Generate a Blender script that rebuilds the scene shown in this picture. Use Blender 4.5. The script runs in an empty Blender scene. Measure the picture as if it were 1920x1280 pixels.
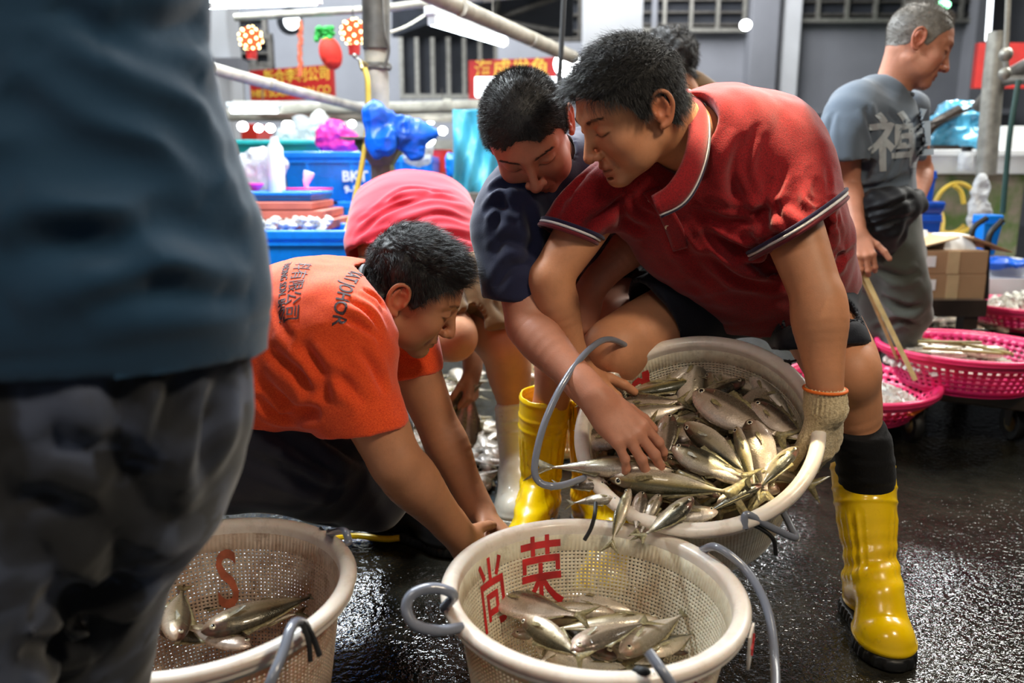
import bpy, bmesh, math, random, time
import numpy as np
from mathutils import Vector, Matrix
T0=time.time()
SC=bpy.context.scene
COL=SC.collection
FPX=1493.33; PITCH=math.radians(11.7); CAMZ=0.9
SP,CP=math.sin(PITCH),math.cos(PITCH)
def P(px,py,Y):
    """point of the place seen at photo pixel px,py that stands Y metres in front of the camera"""
    u=-(py-640)/FPX; x=(px-960)/FPX
    d=np.array([x,CP+u*SP,-SP+u*CP]); t=Y/d[1]
    return np.array([0,0,CAMZ])+d*t
def PZ(px,py,z):
    u=-(py-640)/FPX; x=(px-960)/FPX
    d=np.array([x,CP+u*SP,-SP+u*CP]); t=(z-CAMZ)/d[2]
    return np.array([0,0,CAMZ])+d*t
def A(*v): return np.array(v,float)
def nrm(v): v=np.asarray(v,float); return v/(np.linalg.norm(v)+1e-12)
def cross(a,b): return np.cross(a,b)
def lerp(a,b,t): return a+(b-a)*t
# ---------------------------------------------------------------- object helpers
def mesh_np(name,V,quads=None,tris=None,polys=None,smooth=True):
    me=bpy.data.meshes.new(name)
    V=np.asarray(V,np.float32)
    loops=[];starts=[];n=0
    if quads is not None and len(quads):
        q=np.asarray(quads,np.int32); loops.append(q.ravel()); starts.append(n+np.arange(len(q))*4); n+=len(q)*4
    if tris is not None and len(tris):
        q=np.asarray(tris,np.int32); loops.append(q.ravel()); starts.append(n+np.arange(len(q))*3); n+=len(q)*3
    if polys:
        for p in polys:
            loops.append(np.array(p,np.int32)); starts.append(np.array([n])); n+=len(p)
    L=np.concatenate(loops).astype(np.int32); S=np.concatenate(starts).astype(np.int32)
    me.vertices.add(len(V)); me.vertices.foreach_set('co',V.ravel())
    me.loops.add(len(L)); me.loops.foreach_set('vertex_index',L)
    me.polygons.add(len(S)); me.polygons.foreach_set('loop_start',S)
    me.update(calc_edges=True); me.validate()
    if smooth: me.polygons.foreach_set('use_smooth',np.ones(len(me.polygons),bool))
    return me
def obj(name,me,mat=None,parent=None):
    o=bpy.data.objects.new(name,me); COL.objects.link(o)
    if mat is not None:
        me.materials.append(mat)
    if parent is not None:
        o.parent=parent; o.matrix_parent_inverse=parent.matrix_world.inverted() if 0 else Matrix.Identity(4)
        if any(abs(x)>1e-9 for x in parent.location):
            o.location=-Vector(parent.location)
    return o
def tag(o,label=None,cat=None,group=None,kind=None):
    if label: o['label']=label
    if cat: o['category']=cat
    if group: o['group']=group
    if kind: o['kind']=kind
    return o
def empty(name,loc=(0,0,0)):
    o=bpy.data.objects.new(name,None); COL.objects.link(o); o.location=Vector([float(x) for x in loc]); o.empty_display_size=.05
    return o
def part(name,me,mat,root):
    """child whose mesh is written in world coordinates"""
    o=bpy.data.objects.new(name,me); COL.objects.link(o); me.materials.append(mat)
    o.parent=root
    loc=Vector(root.location); r=root
    while r.parent is not None: r=r.parent; loc+=Vector(r.location)
    o.location=-loc
    return o
def subpart(name,me,mat,p):
    o=bpy.data.objects.new(name,me); COL.objects.link(o); me.materials.append(mat)
    o.parent=p           # p already carries the offset back to the world origin
    return o
class MB:
    """collects closed shapes into one mesh"""
    def __init__(s): s.V=[];s.F=[];s.n=0
    def add(s,V,F):
        s.V.append(np.asarray(V,float)); s.F+= [tuple(int(i)+s.n for i in f) for f in F]; s.n+=len(V)
    def box(s,c,size,R=None,taper=1.0):
        c=np.asarray(c,float); h=np.asarray(size,float)/2
        v=[]
        for z in (-1,1):
            k=1 if z>0 else taper
            for x,y in ((-1,-1),(1,-1),(1,1),(-1,1)): v.append((x*h[0]*k,y*h[1]*k,z*h[2]))
        v=np.array(v)
        if R is not None: v=v@np.asarray(R).T
        s.add(v+c,[(3,2,1,0),(4,5,6,7),(0,1,5,4),(1,2,6,5),(2,3,7,6),(3,0,4,7)])
    def tube(s,pts,r,n=10,closed=False,flat=None):
        pts=[np.asarray(p,float) for p in pts]; m=len(pts)
        rs=r if hasattr(r,'__len__') else [r]*m
        up=None; V=[];F=[]
        for i,p in enumerate(pts):
            a=pts[(i-1)%m] if (closed or i>0) else p; b=pts[(i+1)%m] if (closed or i<m-1) else p
            t=nrm(b-a)
            if up is None:
                up=A(0,0,1) if abs(t[2])<.9 else A(1,0,0)
            u=nrm(up-t*np.dot(up,t)); w=cross(t,u); up=u
            if flat is not None and not closed: pass
            for k in range(n):
                an=2*math.pi*k/n
                V.append(p+rs[i]*(math.cos(an)*u+math.sin(an)*w))
        L=m if closed else m-1
        for i in range(L):
            for k in range(n):
                F.append((i*n+k,i*n+(k+1)%n,((i+1)%m)*n+(k+1)%n,((i+1)%m)*n+k))
        if not closed:
            F.append(tuple(range(n))[::-1]); F.append(tuple((m-1)*n+k for k in range(n)))
        s.add(V,F)
    def lathe(s,prof,c=(0,0,0),n=32,R=None,sx=1,sy=1):
        V=[];F=[];m=len(prof)
        for i,(r,z) in enumerate(prof):
            for k in range(n):
                a=2*math.pi*k/n; V.append((r*sx*math.cos(a),r*sy*math.sin(a),z))
        V=np.array(V)
        if R is not None: V=V@np.asarray(R).T
        for i in range(m-1):
            for k in range(n):
                F.append((i*n+k,i*n+(k+1)%n,(i+1)*n+(k+1)%n,(i+1)*n+k))
        F.append(tuple(range(n))[::-1]); F.append(tuple((m-1)*n+k for k in range(n)))
        s.add(V+np.asarray(c),F)
    def ell(s,c,r,n=16,m=10,R=None):
        pr=[(max(1e-4,math.sin(math.pi*i/m)),-math.cos(math.pi*i/m)) for i in range(m+1)]
        V=[];F=[]
        for (q,z) in pr:
            for k in range(n):
                a=2*math.pi*k/n; V.append((q*math.cos(a),q*math.sin(a),z))
        V=np.array(V)*np.asarray(r,float)
        if R is not None: V=V@np.asarray(R).T
        for i in range(m):
            for k in range(n): F.append((i*n+k,i*n+(k+1)%n,(i+1)*n+(k+1)%n,(i+1)*n+k))
        s.add(V+np.asarray(c),F)
    def prism(s,poly,d,t):
        """poly: list of 3D points (planar), extruded by vector d*t"""
        p=[np.asarray(q,float) for q in poly]; e=np.asarray(d,float)*t; m=len(p)
        V=p+[q+e for q in p]
        F=[tuple(range(m))[::-1],tuple(range(m,2*m))]+[(i,(i+1)%m,m+(i+1)%m,m+i) for i in range(m)]
        s.add(V,F)
    def mesh(s,name,smooth=True,bevel=0,seg=2,angle=40):
        V=np.concatenate(s.V); me=bpy.data.meshes.new(name)
        me.from_pydata([tuple(v) for v in V],[],s.F); me.validate()
        bm=bmesh.new(); bm.from_mesh(me)
        bmesh.ops.recalc_face_normals(bm,faces=bm.faces)
        if bevel:
            ed=[e for e in bm.edges if len(e.link_faces)==2 and e.calc_face_angle(0)>math.radians(angle)]
            bmesh.ops.bevel(bm,geom=ed,offset=bevel,segments=seg,profile=.5,affect='EDGES')
        for f in bm.faces: f.smooth=smooth
        if smooth:
            for e in bm.edges:
                if len(e.link_faces)==2 and e.calc_face_angle(0)>math.radians(angle): e.smooth=False
        bm.to_mesh(me); bm.free()
        return me
def cr(pts,n):
    """Catmull-Rom through pts (any dimension)"""
    p=np.asarray(pts,float); m=len(p); out=[]
    for i in range(m-1):
        a=p[i-1] if i>0 else 2*p[0]-p[1]; b=p[i]; c=p[i+1]; d=p[i+2] if i+2<m else 2*p[-1]-p[-2]
        for k in range(n):
            t=k/n; out.append(.5*((2*b)+(-a+c)*t+(2*a-5*b+4*c-d)*t*t+(-a+3*b-3*c+d)*t**3))
    out.append(p[-1]); return np.array(out)
# ---------------------------------------------------------------- numpy noise
_rs=np.random.RandomState(5); _perm=_rs.permutation(4096); _val=_rs.rand(4096)*2-1
def noise3(p,scale=1.0,seed=0):
    q=np.asarray(p)*scale+seed*17.31; i=np.floor(q).astype(np.int64); f=q-i; f=f*f*(3-2*f)
    def h(a,b,c): return _val[_perm[(_perm[(_perm[a&4095]+b)&4095]+c)&4095]]
    r=0
    for dx in (0,1):
        wx=f[...,0] if dx else 1-f[...,0]
        for dy in (0,1):
            wy=f[...,1] if dy else 1-f[...,1]
            for dz in (0,1):
                wz=f[...,2] if dz else 1-f[...,2]
                r=r+wx*wy*wz*h(i[...,0]+dx,i[...,1]+dy,i[...,2]+dz)
    return r
# ---------------------------------------------------------------- signed distance sculpting
class SDF:
    def __init__(s,lo,hi,h):
        s.lo=np.asarray(lo,float); s.h=h
        s.n=(np.ceil((np.asarray(hi)-s.lo)/h)).astype(int)+1
        s.f=np.full(s.n,.5,np.float32); s.ax=[s.lo[i]+np.arange(s.n[i])*h for i in range(3)]
    def _box(s,lo,hi,m):
        a=np.floor((np.asarray(lo)-m-s.lo)/s.h).astype(int); b=np.ceil((np.asarray(hi)+m-s.lo)/s.h).astype(int)+1
        a=np.clip(a,0,s.n); b=np.clip(b,0,s.n)
        if np.any(b<=a): return None,None
        sl=tuple(slice(a[i],b[i]) for i in range(3))
        X=np.stack(np.meshgrid(*[s.ax[i][sl[i]] for i in range(3)],indexing='ij'),-1).astype(np.float32)
        return sl,X
    def _op(s,sl,d,op,k):
        f=s.f[sl]
        if op=='sub': d=-d
        if op=='add':
            if k>0:
                h=np.maximum(k-np.abs(f-d),0)/k; r=np.minimum(f,d)-h*h*k*.25
            else: r=np.minimum(f,d)
        else:
            if k>0:
                h=np.maximum(k-np.abs(f-d),0)/k; r=np.maximum(f,d)+h*h*k*.25
            else: r=np.maximum(f,d)
        s.f[sl]=r
    def cone(s,a,b,ra,rb,k=.01,op='add'):
        a=np.asarray(a,float);b=np.asarray(b,float); R=max(ra,rb)
        sl,X=s._box(np.minimum(a,b)-R,np.maximum(a,b)+R,k+2*s.h)
        if sl is None: return
        ab=b-a; L=max(ab@ab,1e-12); v=X-a
        t=np.clip((v@ab)/L,0,1); d=np.linalg.norm(v-t[...,None]*ab,axis=-1)-(ra+(rb-ra)*t)
        s._op(sl,d,op,k)
    def chain(s,pts,rs,k=.01,op='add',sub=4,k2=.004):
        c=cr(np.column_stack([np.array(pts,float),np.array(rs,float)]),sub)
        # union of the chain first (hard), then one smooth op
        R=c[:,3].max(); sl,X=s._box(c[:,:3].min(0)-R,c[:,:3].max(0)+R,k+2*s.h)
        if sl is None: return
        D=None
        for i in range(len(c)-1):
            a,b=c[i,:3],c[i+1,:3]; ab=b-a; L=max(ab@ab,1e-12); v=X-a
            t=np.clip((v@ab)/L,0,1); d=np.linalg.norm(v-t[...,None]*ab,axis=-1)-(c[i,3]+(c[i+1,3]-c[i,3])*t)
            D=d if D is None else np.minimum(D,d)
        s._op(sl,D,op,k)
    def echain(s,pts,w,d,side,k=.02,op='add',sub=3):
        """elliptic limb: half width w along side, half depth d across it"""
        m=len(pts); side=np.asarray(side,float); sd=side if side.ndim==2 else np.tile(side,(m,1))
        c=cr(np.column_stack([np.array(pts,float),np.array(w,float),np.array(d,float),sd]),sub)
        R=c[:,3:5].max(); sl,X=s._box(c[:,:3].min(0)-R,c[:,:3].max(0)+R,k+2*s.h)
        if sl is None: return
        D=None
        for i in range(len(c)-1):
            a,b=c[i,:3],c[i+1,:3]; ab=b-a; L=max(ab@ab,1e-12); v=X-a
            t=np.clip((v@ab)/L,0,1); v=v-t[...,None]*ab
            T=nrm(ab); S=nrm((c[i,5:8]+c[i+1,5:8])/2); S=nrm(S-T*(S@T)); B=cross(T,S)
            W=c[i,3]+(c[i+1,3]-c[i,3])*t; Dp=c[i,4]+(c[i+1,4]-c[i,4])*t; M=np.minimum(W,Dp)
            q=np.sqrt((v@S/W)**2+(v@B/Dp)**2+(v@T/M)**2); dd=(q-1)*M
            D=dd if D is None else np.minimum(D,dd)
        s._op(sl,D,op,k)
    def ell(s,c,r,R=None,k=.01,op='add'):
        c=np.asarray(c,float); r=np.asarray(r,float); m=r.max()
        sl,X=s._box(c-m,c+m,k+2*s.h)
        if sl is None: return
        v=X-c
        if R is not None: v=v@np.asarray(R,float)     # columns of R = axes
        k0=np.linalg.norm(v/r,axis=-1); k1=np.linalg.norm(v/(r*r),axis=-1)+1e-9
        s._op(sl,k0*(k0-1)/k1,op,k)
    def cut(s,p,n,rad=None,k=0.0):
        """remove the side n points to (inside a sphere rad around p)"""
        p=np.asarray(p,float); n=nrm(n)
        if rad is None: sl,X=s._box(s.lo,s.lo+s.n*s.h,0)
        else: sl,X=s._box(p-rad,p+rad,0)
        if sl is None: return
        d=(X-p)@n
        if rad is not None:
            d=np.where(np.linalg.norm(X-p,axis=-1)<rad,d,-1)
        s.f[sl]=np.maximum(s.f[sl],d)
    def disp(s,fn):
        sl,X=s._box(s.lo,s.lo+s.n*s.h,0); s.f=s.f+fn(X).astype(np.float32)
    def nets(s,smooth=1,lam=.5):
        f=s.f.copy()
        for ax in range(3):
            sl=[slice(None)]*3
            for e in (0,-1): sl[ax]=e; f[tuple(sl)]=.5
        ins=f<0
        n=np.array(f.shape)-1
        cnt=np.zeros(n,np.int8)
        cs=[(a,b,c) for a in (0,1) for b in (0,1) for c in (0,1)]
        for a,b,c in cs: cnt+=ins[a:a+n[0],b:b+n[1],c:c+n[2]]
        act=(cnt>0)&(cnt<8)
        I=np.argwhere(act); idx=np.full(n,-1,np.int64); idx[act]=np.arange(len(I))
        val={c:f[I[:,0]+c[0],I[:,1]+c[1],I[:,2]+c[2]] for c in cs}
        acc=np.zeros((len(I),3)); k=np.zeros(len(I))
        for c in cs:
            for ax in range(3):
                if c[ax]==0:
                    e=list(c); e[ax]=1; e=tuple(e)
                    a,b=val[c],val[e]; m=(a<0)!=(b<0)
                    t=np.where(m,a/np.where(m,a-b,1),0)
                    pos=np.tile(np.array(c,float),(len(I),1)); pos[:,ax]+=t
                    acc+=pos*m[:,None]; k+=m
        V=s.lo+(I+acc/k[:,None])*s.h
        Q=[]
        for ax in range(3):
            o1,o2=[i for i in range(3) if i!=ax]
            a=np.take(ins,range(ins.shape[ax]-1),ax); b=np.take(ins,range(1,ins.shape[ax]),ax)
            E=np.argwhere(a!=b); E=E[(E[:,o1]>0)&(E[:,o2]>0)&(E[:,o1]<n[o1])&(E[:,o2]<n[o2])]
            sg=ins[E[:,0],E[:,1],E[:,2]]
            def ci(d1,d2):
                q=E.copy(); q[:,o1]-=d1; q[:,o2]-=d2; return idx[q[:,0],q[:,1],q[:,2]]
            q=np.stack([ci(1,1),ci(0,1),ci(0,0),ci(1,0)],1)
            flip=sg if ax!=1 else ~sg
            q=np.where(flip[:,None],q,q[:,::-1]); Q.append(q)
        Q=np.concatenate(Q); Q=Q[(Q>=0).all(1)]
        for _ in range(smooth): V=laplace(V,Q,lam)
        return V,Q
def laplace(V,Q,lam=.5):
    a=Q.ravel(); b=np.roll(Q,-1,1).ravel(); n=len(V)
    i=np.concatenate([a,b]); j=np.concatenate([b,a]); c=np.bincount(i,minlength=n)+1e-9
    M=np.stack([np.bincount(i,weights=V[j,k],minlength=n)/c for k in range(3)],1)
    return V+(M-V)*lam
def normals(V,Q):
    fn=np.cross(V[Q[:,2]]-V[Q[:,0]],V[Q[:,3]]-V[Q[:,1]]); n=len(V); N=np.zeros((n,3))
    for k in range(4):
        for ax in range(3): N[:,ax]+=np.bincount(Q[:,k],weights=fn[:,ax],minlength=n)
    return N/(np.linalg.norm(N,axis=1,keepdims=True)+1e-12)
def folds(V,Q,segs,side=0.5):
    """carve soft cloth folds: (polyline, width, depth)"""
    from mathutils.bvhtree import BVHTree
    N=normals(V,Q); off=np.zeros(len(V)); tree=BVHTree.FromPolygons(V.tolist(),Q.tolist()); o=Vector((0,0,CAMZ))
    for pl,w,dp in segs:
        pl=cr(pl,3) if len(pl)>2 else np.array(pl,float); qq=[]
        for p in pl:
            h=tree.ray_cast(o,(Vector(p)-o).normalized())
            qq.append(np.array(h[0]) if h[0] is not None and abs((h[0]-o).length-(Vector(p)-o).length)<.35 else p)
        pl=qq
        pl=cr(pl,5) if len(pl)>2 else np.array(pl,float)
        m=np.all((V>pl.min(0)-4*w)&(V<pl.max(0)+4*w),axis=1)
        X=V[m]
        if not len(X): continue
        D=np.full(len(X),9.); TT=np.zeros(len(X)); L=len(pl)-1
        for i in range(L):
            a,b=pl[i],pl[i+1]; ab=b-a; t=np.clip(((X-a)@ab)/(ab@ab+1e-12),0,1)
            d=np.linalg.norm(X-(a+t[:,None]*ab),axis=1); c=d<D; D[c]=d[c]; TT[c]=(i+t[c])/L
        fade=np.sin(np.clip(TT,0,1)*math.pi)**.5
        q=D/w
        off[m]+=1.35*dp*fade*(-np.exp(-q*q)+side*np.exp(-(q-1.7)**2))
    return V+N*off[:,None]
def clothnoise(V,Q,amp,scale,stretch=(1,1,1),seed=0):
    N=normals(V,Q); return V+N*(noise3(V*np.array(stretch),scale,seed)*amp)[:,None]
def frame(y,up):
    """columns x,y,z with y given and z close to up"""
    y=nrm(y); x=nrm(cross(y,up)); z=cross(x,y); return np.stack([x,y,z],1)
def attr(me,name,vals):
    a=me.attributes.new(name,'FLOAT','POINT'); a.data.foreach_set('value',np.asarray(vals,np.float32))
# ================================================================ materials
def srgb(r,g,b):
    f=lambda c:(c/255/12.92) if c/255<=.04045 else ((c/255+.055)/1.055)**2.4
    return (f(r),f(g),f(b),1)
class NT:
    def __init__(s,name):
        s.m=bpy.data.materials.new(name); s.m.use_nodes=True; s.t=s.m.node_tree; s.t.nodes.clear()
        s.o=s.n('ShaderNodeOutputMaterial'); s.b=s.n('ShaderNodeBsdfPrincipled'); s.l(s.b.outputs[0],s.o.inputs[0])
    def n(s,ty,**kw):
        x=s.t.nodes.new(ty)
        for k,v in kw.items():
            if hasattr(x,k): setattr(x,k,v)
            else: x.inputs[k.replace('_',' ')].default_value=v
        return x
    def l(s,a,b): s.t.links.new(a,b)
    def coord(s,which='Object',scale=None):
        c=s.n('ShaderNodeTexCoord').outputs[which]
        if scale is None: return c
        mp=s.n('ShaderNodeMapping'); mp.inputs['Scale'].default_value=scale; s.l(c,mp.inputs[0]); return mp.outputs[0]
    def noise(s,vec,scale,detail=3,rough=.5,dist=0):
        x=s.n('ShaderNodeTexNoise'); x.inputs['Scale'].default_value=scale; x.inputs['Detail'].default_value=detail
        x.inputs['Roughness'].default_value=rough; x.inputs['Distortion'].default_value=dist
        s.l(vec,x.inputs['Vector']); return x.outputs['Fac']
    def ramp(s,fac,stops,interp='LINEAR'):
        r=s.n('ShaderNodeValToRGB'); cr_=r.color_ramp; cr_.interpolation=interp
        while len(cr_.elements)<len(stops): cr_.elements.new(.5)
        for e,(p,c) in zip(cr_.elements,stops): e.position=p; e.color=c if hasattr(c,'__len__') else (c,c,c,1)
        s.l(fac,r.inputs[0]); return r.outputs[0]
    def mix(s,fac,a,b,blend='MIX'):
        m=s.n('ShaderNodeMix'); m.data_type='RGBA'; m.blend_type=blend
        for i,v in ((0,fac),(6,a),(7,b)):
            if hasattr(v,'is_linked'): s.l(v,m.inputs[i])
            else: m.inputs[i].default_value=v
        return m.outputs[2]
    def math(s,op,a,b=0,clamp=False):
        m=s.n('ShaderNodeMath'); m.operation=op; m.use_clamp=clamp
        for i,v in ((0,a),(1,b)):
            if hasattr(v,'is_linked'): s.l(v,m.inputs[i])
            else: m.inputs[i].default_value=v
        return m.outputs[0]
    def attr(s,name):
        a=s.n('ShaderNodeAttribute'); a.attribute_name=name; return a.outputs['Fac']
    def bump(s,h,strength=.3,dist=.002,normal=None):
        b=s.n('ShaderNodeBump'); b.inputs['Strength'].default_value=strength; b.inputs['Distance'].default_value=dist
        s.l(h,b.inputs['Height'])
        if normal is not None: s.l(normal,b.inputs['Normal'])
        s.l(b.outputs[0],s.b.inputs['Normal']); return b.outputs[0]
    def set(s,**kw):
        for k,v in kw.items():
            i=s.b.inputs[k.replace('_',' ')]
            if hasattr(v,'is_linked'): s.l(v,i)
            else: i.default_value=v
        return s
def plain(name,col,rough=.5,metal=0,noise=.12,scale=8,bump=0,spec=.5,coat=0,bscale=60):
    t=NT(name); c=t.coord()
    f=t.noise(c,scale,4)
    dark=tuple(x*(1-noise*1.5) for x in col[:3])+(1,); lite=tuple(min(1,x*(1+noise)) for x in col[:3])+(1,)
    t.set(Base_Color=t.ramp(f,[(.3,dark),(.7,lite)]),Roughness=rough,Metallic=metal)
    t.b.inputs['Specular IOR Level'].default_value=spec
    t.b.inputs['Coat Weight'].default_value=coat
    if bump: t.bump(t.noise(c,bscale,4),bump,.002)
    return t.m
def fabric(name,col,rough=.85,weave=900,noise=.10,mottle=None,sheen=.25,bump=.25,stretch=None):
    t=NT(name); c=t.coord('Object')
    f=t.noise(c,6,4); base=t.ramp(f,[(.25,tuple(x*(1-noise) for x in col[:3])+(1,)),(.75,tuple(min(1,x*(1+noise)) for x in col[:3])+(1,))])
    c2=t.coord('Object',stretch or (1,1,1)); g=t.noise(c2,weave*.35,2,.6)
    if mottle: base=t.mix(t.ramp(g,[(.42,0),(.62,1)]),base,mottle)
    t.set(Base_Color=base,Roughness=rough); t.b.inputs['Sheen Weight'].default_value=sheen; t.b.inputs['Sheen Roughness'].default_value=.5
    t.b.inputs['Specular IOR Level'].default_value=.25
    t.bump(g,bump,.0012)
    return t.m
def skin(name,col,age=0.0):
    t=NT(name); c=t.coord('Object')
    f=t.noise(c,9,4,.6); dark=tuple(x*.8 for x in col[:3])+(1,); lite=(min(1,col[0]*1.12),min(1,col[1]*1.08),min(1,col[2]*1.05),1)
    b=t.ramp(f,[(.3,dark),(.7,lite)])
    red=(col[0]*.95,col[1]*.55,col[2]*.50,1)
    b=t.mix(t.attr('flush'),b,red)
    b=t.mix(t.attr('lip'),b,(col[0]*.62,col[1]*.30,col[2]*.36,1))
    b=t.mix(t.math('MULTIPLY',t.attr('stubble'),.5),b,(col[0]*.35,col[1]*.36,col[2]*.40,1))
    b=t.mix(t.attr('dark'),b,(.012,.008,.006,1))
    sp=t.noise(c,160,3,.6)
    b=t.mix(t.math('MULTIPLY',t.ramp(sp,[(.35,1.),(.5,0.)]),.25),b,dark)
    t.set(Base_Color=b,Roughness=.52); t.b.inputs['Specular IOR Level'].default_value=.42; t.b.inputs['Subsurface Weight'].default_value=.12
    t.b.inputs['Subsurface Radius'].default_value=(.012,.005,.003); t.b.inputs['Subsurface Scale'].default_value=.5
    h=t.math('ADD',t.noise(c,420,3,.6),t.math('MULTIPLY',t.noise(c,90,3),.6+age))
    t.bump(h,.28,.0009)
    return t.m
def rubber(name,col,dirt=.35,rough=.22):
    t=NT(name); c=t.coord('Object'); f=t.noise(c,7,5,.6,.4)
    d=tuple(x*.45 for x in col[:3]); d=(d[0]*1.0,d[1]*.75,d[2]*.6+.004,1)
    g=t.noise(c,45,4,.7)
    b=t.mix(t.math('MULTIPLY',t.ramp(f,[(.50,0.),(.72,1.)]),dirt),col,d)
    b=t.mix(t.math('MULTIPLY',t.ramp(g,[(.60,0.),(.72,1.)]),.55*dirt*2),b,d)
    t.set(Base_Color=b,Roughness=t.ramp(f,[(.3,rough*.8),(.7,rough*1.7)])); t.b.inputs['Coat Weight'].default_value=.25; t.b.inputs['Coat Roughness'].default_value=.1
    t.b.inputs['Subsurface Weight'].default_value=.05
    t.bump(t.noise(c,30,4),.15,.003); return t.m
def emit(name,col,strength):
    t=NT(name); e=t.n('ShaderNodeEmission'); e.inputs[0].default_value=col; e.inputs[1].default_value=strength; t.l(e.outputs[0],t.o.inputs[0]); return t.m
def hairmat(name,col,rough=.38):
    t=NT(name); c=t.coord('Object'); f=t.noise(c,60,3)
    t.set(Base_Color=t.ramp(f,[(.3,tuple(x*.6 for x in col[:3])+(1,)),(.7,col)]),Roughness=rough); t.b.inputs['Specular IOR Level'].default_value=.5; return t.m
M={}
M['skinA']=skin('tan_skin',srgb(198,138,100))
M['skinB']=skin('warm_brown_skin',srgb(188,128,102))
M['skinC']=skin('deep_brown_skin',srgb(190,132,96))
M['skinF']=skin('weathered_skin',srgb(188,128,102),.5)
M['black_hair']=hairmat('black_hair',(.015,.014,.014,1),.58)
M['dark_hair']=hairmat('dark_hair',(.032,.030,.030,1),.6)
M['grey_hair']=hairmat('grey_hair',(.20,.185,.165,1),.5)
M['red_polo']=fabric('red_pique',srgb(146,14,22),mottle=srgb(108,8,16),bump=.5,weave=1400)
M['navy_tee']=fabric('navy_cotton',srgb(26,30,58))
M['orange_tee']=fabric('orange_heather',srgb(255,92,36),mottle=srgb(222,58,20),weave=1100,stretch=(1,1,3))
M['pink_tee']=fabric('rose_red_cotton',srgb(184,36,56))
M['blue_tee']=fabric('petrol_blue_cotton',srgb(22,56,82),bump=.5)
M['grey_tee']=fabric('slate_cotton',srgb(92,104,118))
M['black_short']=fabric('black_nylon',srgb(13,14,20),rough=.6,sheen=.08)
M['navy_short']=fabric('dark_navy_twill',srgb(15,19,30),rough=.75,sheen=.08)
M['brown_short']=fabric('brown_twill',srgb(112,84,52))
M['jeans']=fabric('black_denim',srgb(24,24,36),rough=.8)
M['grey_pants']=fabric('olive_grey_cotton',srgb(70,72,66),rough=.8)
t=NT('faded_camouflage'); c=t.coord(); f=t.noise(c,9,2,.5,.6); g=t.noise(c,22,3,.5,.3)
b=t.ramp(f,[(.42,srgb(18,20,26)),(.50,srgb(36,41,54)),(.58,srgb(64,72,92))],'EASE'); b=t.mix(t.ramp(g,[(.54,0.),(.60,.9)]),b,srgb(14,14,18))
t.set(Base_Color=b,Roughness=.8); t.b.inputs['Sheen Weight'].default_value=.2; t.bump(t.noise(c,300,2),.25,.001); M['camo']=t.m
M['sock']=fabric('black_sock',srgb(8,8,11),weave=500,bump=.6,sheen=.05)
M['white_trim']=fabric('white_rib',srgb(225,220,220)); M['navy_trim']=fabric('navy_rib',srgb(34,24,60))
M['maroon_trim']=fabric('maroon_rib',srgb(96,14,30))
M['yellow_rubber']=rubber('yellow_rubber',srgb(240,196,0)); M['white_rubber']=rubber('cream_rubber',srgb(214,206,190),.3,.35)
M['black_rubber']=plain('black_rubber',srgb(20,20,20),.5); M['dark_rubber']=rubber('wet_black_rubber',srgb(18,18,18),.2,.3)
M['red_rubber']=rubber('orange_red_rubber',srgb(214,62,36),.3,.3)
M['button']=plain('pearl_button',srgb(220,200,170),.3)
t=NT('cotton_glove'); c=t.coord(); g=t.noise(c,330,3,.6); f=t.noise(c,14,4)
b=t.ramp(f,[(.35,srgb(196,172,128)),(.65,srgb(226,208,170))]); b=t.mix(t.ramp(g,[(.4,.5),(.6,0.)]),b,srgb(140,112,72))
t.set(Base_Color=b,Roughness=.95); t.bump(g,.9,.002); t.b.inputs['Sheen Weight'].default_value=.2; M['glove']=t.m
M['orange_cord']=plain('orange_elastic',srgb(230,110,30),.7)
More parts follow.
